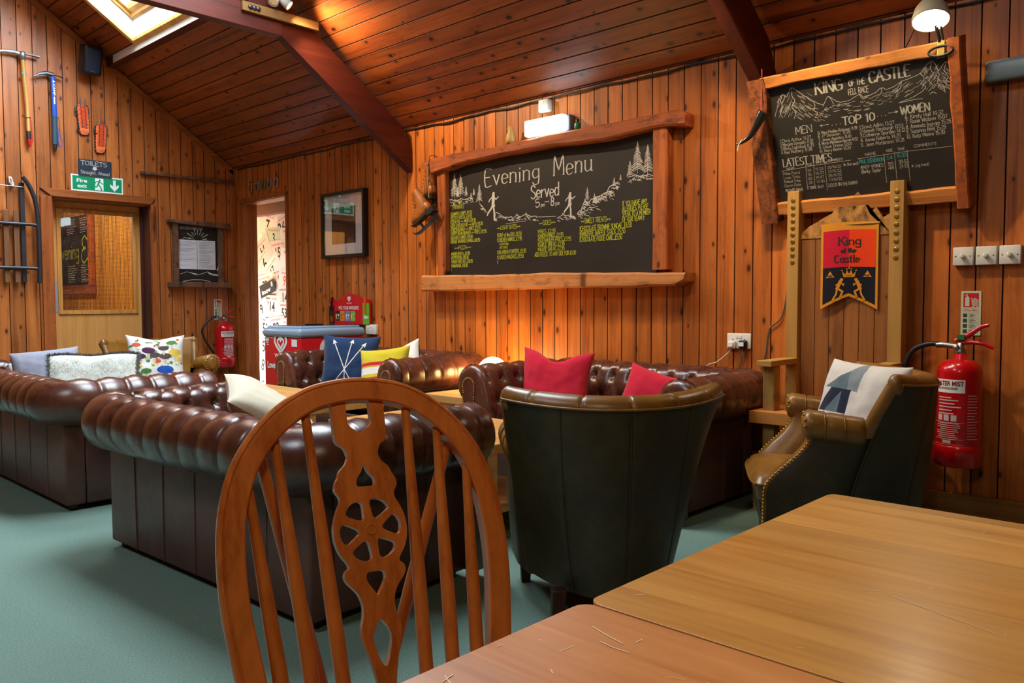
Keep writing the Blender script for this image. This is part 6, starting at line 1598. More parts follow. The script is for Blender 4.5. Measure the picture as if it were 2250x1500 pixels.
# ------------------------------------------------------------------ tub armchairs
def armchair(m, label, scroll=False):
    D = thing('tub_armchair', label, 'armchair', m, 'olive leather tub armchairs')
    Z0, HT = .13, .782
    def back_pt(u, z):
        f = clamp((z-Z0)/(HT-Z0)); w = lerp(.272, .392, f**.9); sag = lerp(.34, .21, f**2.2)
        y = lerp(.02, -.045, f)+sag*abs(u)**2.2
        return Vector((u*w*(1-.03*abs(u)**8), y, z))
    def topz(u): return HT+.018*abs(u)**2.5
    def nrm(u, z):
        a = back_pt(min(1, u+.02), z)-back_pt(max(-1, u-.02), z); n = Vector((a.y, -a.x, 0)); n.normalize(); return n
    def thick(u, f): return lerp(.11, .085, f)*(1-.35*abs(u)**6)
    nu = 44
    mb = MB()
    def outer(u, v):
        uu = 2*u-1; z = lerp(Z0, topz(uu)-.03, v); p = back_pt(uu, z); n = nrm(uu, z); b = .012*math.sin(v*PI)*(1-uu**4)
        for q in (-.56, 0, .56): b -= .004*math.exp(-((uu-q)/.012)**2)
        return p+n*b
    mb.grid(outer, 120, 22)
    mb.grid(lambda u, v: back_pt(2*u-1, Z0)-nrm(2*u-1, Z0)*.1*v, nu, 2)
    mb.build('outside_back', M['olive_dark'], D)
    mb = MB()
    def inner(u, v):
        uu = 2*u-1; tz = topz(uu)
        if v < .45:                    # rounded top rim
            a = lerp(0, PI, v/.45); th = thick(uu, 1); p = back_pt(uu, tz-.03); n = nrm(uu, tz-.03)
            g = 0
            for q in (-.78, -.4, 0, .4, .78): g += .007*math.exp(-((uu-q)/.011)**2)
            e = .006; r = th/2+.004-g
            return p-n*(th/2-r*math.cos(a)*1.0-(.004 if v < .02 else 0)*0)+Vector((0, 0, (.042-g)*math.sin(a)))
        f = (v-.45)/.55; z = lerp(tz-.03, .33, f); p = back_pt(uu, z); n = nrm(uu, z)
        return p-n*(thick(uu, 1)+.004+.05*math.sin(f*PI)*(1-uu*uu)*.6+.03*f)
    mb.grid(inner, 130, 30)
    for sg in (-1, 1):                  # rolled front edge of each wing
        def edge(u, v):
            z = lerp(.56, topz(1)-.03, v); n = nrm(sg, z); th = thick(1, clamp((z-Z0)/(HT-Z0)))/2+.003; c = back_pt(sg, z)-n*th; t = Vector((n.y, -n.x, 0))*(-sg); a = (u-.5)*PI*1.1
            return c+n*th*math.sin(a)*(1 if sg > 0 else -1)+t*th*math.cos(a)
        mb.grid(edge, 10, 16)
        n = nrm(sg, topz(1)-.03); th = thick(1, 1)/2; c = back_pt(sg, topz(1)-.03)-n*th
        mb.ball(tuple(c), .001+th, 12, 1.05, 1.05, 1.5)
    mb.build('inside_back', M['olive'], D)
    mb = MB(); mb.tube([back_pt(-1+2*i/60, topz(-1+2*i/60)-.028)+nrm(-1+2*i/60, .7)*.006 for i in range(61)], .0042, 6)
    mb.build('piping', M['olive'], D)
    mb = MB()
    for q in (-.56, 0, .56): mb.tube([Vector(outer((q+1)/2, i/20))+nrm(q, .5)*.002 for i in range(21)], .0028, 6)
    mb.build('back_seams', M['olive_dark'], D)
    # arms: outside panel, S curved front, roll
    def front(z): 
        return .66 if z < .32 else (.66-.17*sstep(.32, .56, z) if z < .6 else .49)
    ax = .40 if scroll else .332
    for sg in (-1, 1):
        mb = MB(); n = 22; rows = []
        for i in range(n+1):
            z = lerp(.12, .60, i/n); f = (z-.12)/.48; xo = sg*lerp(.285, ax+.0, f**1.3); xi = xo-sg*.085; yf = front(z); tp = back_pt(1, max(z, Z0)); yb = tp.y-.012; xb = sg*(tp.x-.002)
            rows.append([(xb, yb, z), (xo, lerp(yb, yf, .4), z), (xo, yf-.012, z), (xo-sg*.012, yf, z), (xi+sg*.012, yf, z), (xi, yf-.012, z), (xi, yb, z)])
        k = 7; vs = [q for r in rows for q in r]; fo = []; fi = []; mats = []
        fs = []
        for i in range(n):
            for j in range(k):
                q = (i*k+j, i*k+(j+1) % k, (i+1)*k+(j+1) % k, (i+1)*k+j); fs.append(q if sg > 0 else q[::-1]); mats.append(0 if j in (0, 1, 6) else 1)
        mb.add(vs, fs, True, mats); mb.build('arm', [M['olive_dark'], M['olive']], D)
        mb = MB(); P = []; rr = []
        for i in range(15):
            t = i/14; y = lerp(.28, .495, t); P.append((sg*(ax-.035), y, .575+.03*t)); rr.append((.058 if i else .045)-.004*math.exp(-((t-.38)/.02)**2)-.004*math.exp(-((t-.72)/.02)**2))
        P.insert(0, (P[0][0], P[0][1]-.02, P[0][2])); rr.insert(0, .012)
        a = P[-1]; P += [(a[0], a[1]+.014, a[2]), (a[0], a[1]+.022, a[2])]; rr += [.047, .02]
        if scroll: rr = [r*1.25 for r in rr]
        mb.tube(P, rr, 20)
        for t in (.38, .72): mb.tube([(sg*(ax-.035)+.0585*math.cos(q), lerp(.28, .495, t), .575+.03*t+.0585*math.sin(q)) for q in [2*PI*i/20 for i in range(20)]], .003, 5, closed=True)
        mb.build('arm_roll', M['olive'], D)
        mb = MB()
        if scroll:
            mb.ball((sg*(ax-.035), .514, .60), .045, 12, .8, .25, 1.15); mb.build('scroll_facing', M['olive'], D); mb = MB()
            for i in range(18):
                q = 2*PI*i/18; mb.ball((sg*(ax-.035)+.055*math.cos(q), .512, .60+.062*math.sin(q)), .006, 6)
        L = 0; z = .135
        while z < .60:
            f = (z-.12)/.48; xo = sg*lerp(.285, ax, f**1.3); dz = .0155/math.sqrt(1+((front(z+.01)-front(z))/.01)**2)
            mb.ball((xo-sg*.006, front(z)-.003, z), .0062, 6); z += dz
        for i in range(7):
            q = i/6*PI; mb.ball((sg*(ax-.035+.05*math.cos(q)), .508, .60+.05*math.sin(q)), .0062, 6)
        mb.build('nail_trim', M['brass'], D, kind='stuff')
    # seat
    mb = MB()
    def sh(u, v):
        q = abs(2*u-1); x = lerp(-.24, .24, u)*(1+.12*v); y = lerp(.14+.24*q**2.2, .70, v)-.02*q**4*v; return x, y
    def st(u, v):
        x, y = sh(u, v); e = ((1-abs(2*u-1)**7)*(1-abs(2*v-1)**7)); return (x, y, .345+.05*e**.5)
    def sb(u, v):
        x, y = sh(1-u, v); e = ((1-abs(2*u-1)**7)*(1-abs(2*v-1)**7)); return (x, y-.10*(1-e)*0-.0, .345-.10*e**.35*(1 if v < .97 else 1))
    mb.grid(st, 26, 26); mb.grid(sb, 26, 26); mb.build('seat_cushion', M['olive'], D)
    mb = MB(); mb.tube([Vector(st(i/30, 1))+Vector((0, .003, 0)) for i in range(31)], .006, 8); mb.tube([Vector(st(0, i/20))+Vector((-.003, 0, 0)) for i in range(12, 21)], .006, 8); mb.tube([Vector(st(1, i/20))+Vector((.003, 0, 0)) for i in range(12, 21)], .006, 8)
    mb.build('seat_piping', M['olive'], D, label='lighter tan piping round the seat')
    mb = MB(); mb.add([(sx*.235, y, z) for sx in (-1, 1) for (y, z) in ((.36, .14), (.655, .14), (.675, .28), (.36, .28))], [(0, 1, 2, 3), (7, 6, 5, 4), (0, 4, 5, 1), (1, 5, 6, 2), (2, 6, 7, 3), (3, 7, 4, 0)], False); mb.build('seat_rail', M['olive_dark'], D, bevel=.012)
    for (x, y, dx, dy) in ((-.235, .615, 0, 0), (.235, .615, 0, 0), (-.20, .12, -.02, -.05), (.20, .12, .02, -.05)):
        mb = MB(); w0, w1 = .017, .024
        vs = [(x+dx+a*w0, y+dy+b*w0, 0) for a, b in ((-1, -1), (1, -1), (1, 1), (-1, 1))]+[(x+a*w1, y+b*w1, .145) for a, b in ((-1, -1), (1, -1), (1, 1), (-1, 1))]
        mb.add(vs, [(3, 2, 1, 0), (4, 5, 6, 7), (0, 1, 5, 4), (1, 2, 6, 5), (2, 3, 7, 6), (3, 0, 4, 7)], False); mb.build('leg', M['legwood'], D, bevel=.003)
armchair(T(-1.462, 2.095, 0) @ RZ(math.radians(51)), 'dark olive leather tub armchair seen from behind in the middle, beyond the dining table')
armchair(T(-1.04, 3.62, 0) @ RZ(math.radians(120)), 'olive leather tub armchair side on at the right with a tent printed cushion')
armchair(T(-6.75, 2.75, 0) @ RZ(math.radians(-92)), 'olive leather armchair near the glazed door with a mushroom print cushion', True)

# ------------------------------------------------------------------ wheel back chair in the foreground
def sweep(mb, path, sec, up):
    """closed section (a outward, b along up) swept along an open path lying square to up"""
    P = [Vector(q) for q in path]; U = Vector(up); k = len(P); n = len(sec); vs = []; fs = []
    for i in range(k):
        t = (P[min(i+1, k-1)]-P[max(i-1, 0)]).normalized(); a = t.cross(U).normalized()
        for (x, y) in sec: vs.append(P[i]+a*x+U*y)
    for i in range(k-1):
        for j in range(n): fs.append((i*n+j, (i+1)*n+j, (i+1)*n+(j+1) % n, i*n+(j+1) % n))
    mb.add(vs, fs, False); mb.add(vs[:n], [tuple(range(n))], False); mb.add(vs[-n:], [tuple(reversed(range(n)))], False)
def wheelback():
    yaw = math.radians(-20); rec = math.radians(20)
    s = Vector((-math.sin(yaw), math.cos(yaw), 0))
    O = Vector((-.82, .62, 0))+s*.027
    D = thing('wheelback_chair', 'amber wooden wheel back chair standing at the dining table in front', 'chair', T(*O) @ RZ(yaw))
    B = Matrix(((0, -math.sin(rec), math.cos(rec), 0), (1, 0, 0, 0), (0, math.cos(rec), math.sin(rec), .45), (0, 0, 0, 1)))
    half = [(0, .543), (.035, .540), (.07, .531), (.105, .511), (.14, .478), (.168, .434), (.184, .38), (.189, .32), (.187, .26), (.179, .20), (.168, .13), (.158, .06), (.150, -.02)]
    ctr = catmull([(-u, v, 0) for u, v in reversed(half)]+[(u, v, 0) for u, v in half[1:]], 6)
    # moulded section: flat front with a bead near the outer edge, rounded outside
    sec = [(-.018, -.010), (-.018, .011), (-.016, .013), (.007, .013), (.0085, .0105), (.010, .0105), (.0115, .012), (.0155, .010), (.018, .005), (.0185, 0), (.018, -.005), (.0155, -.0105), (.010, -.013), (-.016, -.013)]
    sec = [(-a, b) for a, b in sec][::-1]
    mb = MB(); mb.m = B; sweep(mb, ctr, sec, (0, 0, 1)); o = mb.build('hoop', M['chair'], D)
    prof = [(.535, .039), (.50, .039), (.468, .0375), (.458, .027), (.445, .0228), (.434, .027), (.425, .036), (.415, .040), (.407, .0445), (.398, .0455), (.390, .041), (.384, .0395), (.376, .042), (.366, .047), (.352, .0515), (.338, .053), (.322, .051), (.308, .0455), (.298, .0385), (.291, .0365), (.286, .042), (.278, .0438), (.270, .040), (.262, .033), (.253, .0265), (.239, .0225), (.224, .0235), (.21, .0275), (.198, .0278), (.184, .0248), (.17, .020), (.15, .0155), (.132, .0125), (.10, .0130), (.05, .0175), (.0, .0210), (-.02, .0215)]
    R = [(p.y, p.x) for p in catmull([(v, h, 0) for v, h in prof], 3)]
    outl = [(h, v) for h, v in R]+[(-h, v) for h, v in reversed(R)]
    def sm(pts, n=4): return [(p.x, p.y) for p in catmull([(a, b, 0) for a, b in pts], n, closed=True)]
    holes = [[(-.0175, .533), (-.0175, .493), (-.013, .486), (0, .477), (.013, .486), (.0175, .493), (.0175, .533)],
             sm([(-.0015, .430), (-.005, .421), (-.012, .412), (-.0135, .405), (-.010, .400), (.010, .400), (.0135, .405), (.012, .412), (.005, .421), (.0015, .430)], 3),
             sm([(-.010, .281), (-.0135, .275), (-.012, .268), (-.004, .255), (0, .250), (.004, .255), (.012, .268), (.0135, .275), (.010, .281)], 3),
             sm([(0, .217), (-.0125, .197), (-.009, .175), (-.003, .159), (.003, .159), (.009, .175), (.0125, .197)], 3)]
    for k in range(6):
        a = math.radians(5+60*k); pts = []
        for (r, d) in ((.0165, 0), (.029, -19), (.039, -21), (.043, -14), (.0445, 0), (.043, 14), (.039, 21), (.029, 19)):
            q = a+math.radians(d); pts.append((r*math.cos(q), .339+r*math.sin(q)))
        holes.append(sm(pts, 3))
    mb = MB(); mb.m = B; mb.plate(outl, holes, -.006, .007, 'z'); mb.build('splat', M['chair'], D, bevel=.0012, seg=1)
    mb = MB(); mb.m = B; mb.lathe([(.0072, .0068), (.0072, .0078), (.006, .0078), (.006, .0068)], 24, T(0, .339, 0)); mb.build('splat_boss', M['chair'], D)
    def spin(a, b, nm='spindle', r=(.0062, .0075, .0098, .0105, .0095, .0075)):
        mb = MB(); mb.m = B if nm == 'spindle' else Matrix.Identity(4); A, Bq = Vector(a), Vector(b); n = len(r); P = []; rr = []
        for i in range(25):
            t = i/24; P.append(A.lerp(Bq, t)); q = t*(n-1); k = min(int(q), n-2); rr.append(lerp(r[k], r[k+1], q-k))
        mb.tube(P, rr, 14); mb.build(nm, M['chair'], D)
    for sg in (-1, 1):
        for (ut, vt, ub) in ((.076, .527, .050), (.122, .495, .086), (.163, .442, .120)): spin((sg*ut, vt, 0), (sg*ub, -.03, 0))
        a = B @ Vector((sg*.144, .470, -.004)); spin(a, (-.205, sg*.028, .425), 'brace_spindle', (.0075, .0095, .0105, .0095, .0085))
    # seat, bobtail, legs, stretchers
    mb = MB(); out = []
    for i in range(48):
        a = 2*PI*i/48; x = .195*math.cos(a); y = .205*math.sin(a)*(1+.06*math.cos(a)); x = math.copysign(abs(x/.195)**.75*.195, x); y = math.copysign(abs(y/.21)**.8*.21, y); out.append((x+.17, y))
    mb.prism(out, .43, .462, 'z'); mb.prism([(-.0, -.05), (-.0, .05), (-.10, .045), (-.235, .04), (-.235, -.04), (-.10, -.045)], .43, .455, 'z'); mb.build('seat', M['chair'], D, bevel=.008)
    legs = []
    for (x, y, bx, by) in ((.30, .15, .36, .21), (.30, -.15, .36, -.21), (.04, .13, -.06, .19), (.04, -.13, -.06, -.19)):
        mb = MB(); n = 14; P = [Vector((x, y, .44)).lerp(Vector((bx, by, 0)), i/n) for i in range(n+1)]; mb.tube(P, [.013+.007*math.sin(min(1, i/n*1.3)*PI)*(1 if i else 0) for i in range(n+1)], 12); mb.build('leg', M['chair'], D); legs.append(P)
    mb = MB()
    mids = []
    for sg in (0, 1): a = legs[sg][8]; b = legs[2+sg][8]; mb.tube([a.lerp(b, i/8) for i in range(9)], [.008+.005*math.sin(i/8*PI) for i in range(9)], 10); mids.append(a.lerp(b, .5))
    mb.tube([mids[0].lerp(mids[1], i/8) for i in range(9)], [.008+.005*math.sin(i/8*PI) for i in range(9)], 10); mb.build('stretcher', M['chair'], D)
wheelback()

# ------------------------------------------------------------------ tables
def dining_table(x0, x1, y0, y1, label, mat, rot=0.0, scr=None):
    D = thing('dining_table', label, 'table', T((x0+x1)/2, (y0+y1)/2, 0) @ RZ(rot), 'square dining tables pushed together'); a, b = (x1-x0)/2, (y1-y0)/2
    mb = MB(); r = .018; out = []
    for (cx, cy, q0) in ((a-r, b-r, 0), (-a+r, b-r, 90), (-a+r, -b+r, 180), (a-r, -b+r, 270)):
        for i in range(7): q = math.radians(q0+15*i); out.append((cx+r*math.cos(q), cy+r*math.sin(q)))
    mb.prism(out, .72, .75, 'z'); mb.build('tabletop', mat, D, bevel=.004, seg=3)
    mb = MB()
    for (u0, u1, v0, v1) in ((-a+.05, a-.05, -b+.04, -b+.06), (-a+.05, a-.05, b-.06, b-.04), (-a+.04, -a+.06, -b+.05, b-.05), (a-.06, a-.04, -b+.05, b-.05)): mb.box(u0, u1, v0, v1, .64, .7195)
    mb.build('apron', mat, D)
    for sx in (-1, 1):
        for sy in (-1, 1):
            mb = MB(); mb.box(sx*(a-.06)-.028, sx*(a-.06)+.028, sy*(b-.06)-.028, sy*(b-.06)+.028, 0, .7195); mb.build('leg', mat, D, bevel=.004)
    if scr:
        mb = MB(); R = random.Random(scr[0])
        for (u, v, L, w) in scr[1]: 
            q = R.uniform(-.5, .2); mb.stroke([(u, v), (u+L*.5*math.cos(q), v+L*.5*math.sin(q)+R.uniform(-.002, .002)), (u+L*math.cos(q), v+L*math.sin(q))], w, .7503)
        for i in range(scr[2]):
            u, v = R.uniform(-a+.01, -a+.45), R.uniform(-b+.02, b-.02); L = R.uniform(.002, .02); q = R.uniform(0, PI); mb.stroke([(u, v), (u+L*math.cos(q), v+L*math.sin(q))], R.uniform(.0005, .0014), .7503)
        mb.build('scratches', plain('pale_scratch', (222, 196, 160), .6), D, kind='stuff')
dining_table(-.556, .144, .716, 1.416, 'square honey beech dining table, the farther of the two at the right', M['table'], 0, (4, [(-.1, -.1, .12, .0012)], 26))
dining_table(-.557, .143, .012, .712, 'square worn beech dining table, the nearer of the two at the right', M['table2'], 0,
             (7, [(-.30, .30, .05, .0016), (-.27, .275, .035, .0014), (-.2, .2, .03, .001), (-.33, .12, .06, .0014), (-.31, .05, .10, .002), (-.33, .0, .08, .0014), (-.15, .27, .05, .0009), (-.1, .12, .07, .0009)], 60))

def oak_table(x0, x1, y0, y1, h, label, name='coffee_table', cat='coffee table', t=.045):
    D = thing(name, label, cat, T((x0+x1)/2, (y0+y1)/2, 0)); a, b = (x1-x0)/2, (y1-y0)/2
    mb = MB(); mb.box(-a, a, -b, b, h-t, h); mb.build('tabletop', M['oak'], D, bevel=.004)
    for sx in (-1, 1):
        for sy in (-1, 1):
            mb = MB(); mb.box(sx*(a-.04)-.035, sx*(a-.04)+.035, sy*(b-.04)-.035, sy*(b-.04)+.035, 0, h-t-.0005); mb.build('leg', M['oak'], D, bevel=.003)
    mb = MB(); mb.box(-a+.03, a-.03, -b+.03, b-.03, .12, .145); mb.build('shelf', M['oak'], D)
oak_table(-3.75, -2.52, 2.52, 3.16, .45, 'pale oak coffee table between the near sofa and the red cushion sofa')
oak_table(-5.85, -4.25, 2.70, 3.30, .45, 'pale oak coffee table in front of the sofa by the freezer')
oak_table(-4.09, -3.635, 3.50, 4.26, .485, 'oak side table carrying the globe lamp between the far sofas', 'side_table', 'side table', .05)

# ------------------------------------------------------------------ cushions
def cushion(m, w, h, d, label, mats, fn=None, n=60, name='cushion', horns=.10, sag=0.0, extra=None, group=None):
    """knife edge cushion in the local xy plane, front towards +z"""
    def shape(u, v, s):
        a, b = 2*u-1, 2*v-1
        x = a*w/2*(1-horns*(1-abs(b)**2.2)*abs(a)**2); y = b*h/2*(1-horns*(1-abs(a)**2.2)*abs(b)**2)
        y -= sag*h*math.exp(-(a/.45)**2)*max(0, b)**2
        t = (max(0, 1-a**4)*max(0, 1-b**4))**.55
        wr = .010*mnoise.noise((x*9+w*7, y*9, s*3.0))*t+.004*mnoise.noise((x*26, y*22, s*5.0+w))*t
        return (x, y, s*(d/2*t+wr))
    mb = MB()
    mb.grid(lambda u, v: shape(u, v, 1), n, n, mfn=(lambda u, v: fn((2*u-1)*w/2, (2*v-1)*h/2)) if fn else None)
    mb.grid(lambda u, v: shape(1-u, v, -1), 24, 24)
    o = mb.build(name, mats, None); o.matrix_world = m
    tag(o, label, 'cushion', group); 
    if extra: extra(o, shape)
    return o
def face(loc, nrm, roll=0.0, up=(0, 0, 1)):
    """matrix placing the cushion centre at loc with its front along nrm"""
    z = Vector(nrm).normalized(); x = Vector(up).cross(z).normalized(); y = z.cross(x)
    m = Matrix(((x.x, y.x, z.x, loc[0]), (x.y, y.y, z.y, loc[1]), (x.z, y.z, z.z, loc[2]), (0, 0, 0, 1)))
    return m @ RZ(roll)
F = {k: fabric(k+'_cloth', c, **kw) for k, c, kw in (('red', (196, 36, 60), dict(scale=300)), ('denim', (34, 56, 92), dict(scale=260, var=.3)), ('linen', (214, 210, 202), dict(scale=320)), ('cream', (222, 214, 190), dict(scale=200)),
     ('greyvelvet', (150, 152, 166), dict(scale=160, var=.2, big=.2)), ('fur', (206, 208, 196), dict(scale=90, var=.3, big=.25)), ('furdark', (92, 92, 90), dict(scale=90, var=.4)), ('tentgrey', (132, 142, 148), dict(scale=300)), ('tentnavy', (34, 42, 62), dict(scale=300)), ('tentmid', (98, 116, 124), dict(scale=300)),
     ('white', (226, 226, 222), dict(scale=320)), ('yellow', (196, 180, 46), dict(scale=200)), ('brownback', (110, 84, 60), dict(scale=300)))}
cushion(face((-3.225, 3.83, .59), (.42, -.82, .30), -.07), .46, .42, .17, 'bright red square cushion on the red cushion sofa, the larger and fully seen one', F['red'], sag=.17, group='red cushions', horns=.09)
cushion(face((-2.45, 3.74, .53), (.25, -.9, .35), -.26), .40, .38, .14, 'bright red cushion half hidden behind the right arm of its sofa', F['red'], group='red cushions')
def arrows(x, y):
    if min(segd((x, y), (-.025, -.06), (-.125, .165)), segd((x, y), (-.025, -.06), (.02, .175)), segd((x, y), (-.025, -.06), (.12, .145))) < .0032: return 1
    if min(segd((x, y), (-.025, -.06), (-.115, -.19)), segd((x, y), (-.025, -.06), (-.02, -.19)), segd((x, y), (-.025, -.06), (.05, -.19))) < .0032: return 1
    for (tx, ty, bx, by) in ((-.13, .178, -.02, -.06), (.022, .188, -.02, -.06), (.128, .155, -.02, -.06)):
        d = Vector((tx-bx, ty-by)).normalized(); nn = Vector((-d.y, d.x)); b = Vector((tx, ty))-d*.042
        if inpoly((x, y), [(tx, ty), tuple(b+nn*.018), tuple(b+d*.008), tuple(b-nn*.018)]): return 1
    return 0
cushion(face((-5.08, 3.62, .63), (.66, -.70, .25), -.04), .44, .43, .15, 'navy denim cushion printed with three white arrows on the freezer sofa', [F['denim'], F['white']], arrows, n=170)
def stripes(x, y):
    if abs(y-.05) < .012 or abs(y+.06) < .012: return 1
    if abs(y) < .028: return 2
    return 0
cushion(face((-4.76, 3.70, .575), (.45, -.82, .35), .12), .40, .38, .14, 'yellow cushion with red and white bands on the freezer sofa', [F['yellow'], F['red'], F['white']], stripes)
cushion(face((-4.83, 3.93, .60), (.1, -.9, .35), .45), .36, .34, .12, 'small blue and white cushion peeping over the right arm of the freezer sofa', [F['denim'], F['white']], lambda x, y: 1 if x > .05 else 0)
cushion(face((-3.22, 1.87, .60), (.35, .45, .82), .25), .50, .46, .15, 'cream square cushion lying on the near sofa behind the wheel back chair', F['cream'], horns=.08)
cushion(face((-6.15, 1.86, .60), (.86, -.32, .35), .10), .42, .36, .14, 'grey velvet cushion on the long left sofa', F['greyvelvet'], horns=.05)
def fringe(o, shape):
    R = random.Random(6); mb = MB(); mb.smooth = True
    for i in range(2600):
        e = R.random()
        if e < .62: u, v, d = R.random(), R.uniform(.93, 1.0), (R.uniform(-.5, .5), 1)
        elif e < .81: u, v, d = R.uniform(0, .035), R.random(), (-1, R.uniform(-.5, .6))
        else: u, v, d = R.uniform(.965, 1), R.random(), (1, R.uniform(-.5, .6))
        p = Vector(shape(u, v, 1)); L = R.uniform(.010, .030); dd = Vector((d[0], d[1], R.uniform(.1, 1.1))).normalized()*L; w = Vector((-d[1], d[0], 0)).normalized()*.0012
        mb.add([p-w, p+w, p+dd*.6+w*.6+Vector((0, -.002, 0)), p+dd+Vector((0, -.006, 0))], [(0, 1, 2, 3)], False)
    mb.build('fur_fringe', F['furdark'], o, kind='stuff')
    mb = MB()
    for i in range(3800):
        u, v = R.uniform(.02, .98), R.uniform(.03, .97); p = Vector(shape(u, v, 1)); L = R.uniform(.012, .026); dd = Vector((R.uniform(-.5, .5), -1, R.uniform(.15, .5))).normalized()*L; w = Vector((.0012, 0, 0))
        mb.add([p-w, p+w, p+dd*.6+w*.6, p+dd], [(0, 1, 2, 3)], False)
    mb.build('fur_pile', F['fur'], o, kind='stuff')
cushion(face((-5.74, 2.02, .60), (.80, -.34, .5), 0.0), .56, .33, .18, 'pale fur cushion with a shaggy grey edge on the long left sofa', F['fur'], horns=.04, sag=.06, extra=fringe)
def mush(x, y):
    for (cx, cy, rx, ry, k) in MUSH:
        if ((x-cx)/rx)**2+((y-cy)/ry)**2 < 1: return k
    return 0
RM = random.Random(12); MUSH = []
for (cx, cy, s, k) in ((-.06, .07, .05, 1), (-.12, .02, .04, 1), (-.02, .03, .045, 2), (.05, .09, .04, 2), (.06, .02, .045, 2), (.14, .05, .055, 3), (.17, .0, .04, 3), (-.15, .12, .035, 4), (.11, .14, .04, 5), (.0, -.02, .03, 4),
                     (.06, -.09, .062, 6), (.14, -.13, .04, 4), (-.08, -.10, .04, 5), (-.14, -.06, .035, 3)):
    MUSH.append((cx, cy, s, s*.55, k)); MUSH.append((cx, cy-s*.8, s*.25, s*.7, k if k == 6 else 7))
for i in range(60): MUSH.append((RM.uniform(-.2, .2), RM.uniform(-.2, .2), RM.uniform(.006, .02), RM.uniform(.004, .014), RM.choice((5, 5, 8, 4, 3, 9))))
mm = [F['white']]+[fabric('print_%d' % i, c, scale=300) for i, c in enumerate(((84, 48, 74), (86, 74, 72), (222, 188, 76), (196, 92, 62), (86, 132, 62), (40, 82, 170), (206, 196, 170), (128, 168, 92), (220, 140, 140)))]
cushion(face((-6.36, 2.70, .635), (.90, -.28, .34), -.03), .43, .43, .14, 'white cushion printed with mushrooms on the armchair near the glazed door', mm, mush, n=150, sag=.06)
def tent(x, y):
    x = (x+.035)/.86; y = (y-.095)/.72
    if inpoly((x, y), [(-.155, -.165), (.03, .005), (.03, -.165), (-.02, -.165), (-.055, -.05), (-.11, -.165)]): pass
    if inpoly((x, y), [(-.10, -.165), (-.01, -.035), (-.01, -.165)]): return 3
    if inpoly((x, y), [(-.165, -.165), (-.085, -.02), (.045, -.02), (.045, -.165), (-.01, -.165), (-.01, -.035), (-.10, -.165)]): return 2
    if inpoly((x, y), [(-.135, -.02), (.0, .10), (.015, -.02)]): return 3
    if inpoly((x, y), [(-.14, -.02), (.0, .10), (.06, .19), (.085, .12), (.08, -.03), (.015, -.02)]): return 1
    return 0
cushion(face((-1.235, 3.43, .625), (-.42, -.86, .28), -.02), .43, .43, .15, 'off white cushion printed with a grey and navy tent on the side armchair', [F['linen'], F['tentgrey'], F['tentnavy'], F['tentmid']], tent, n=200, horns=.06)

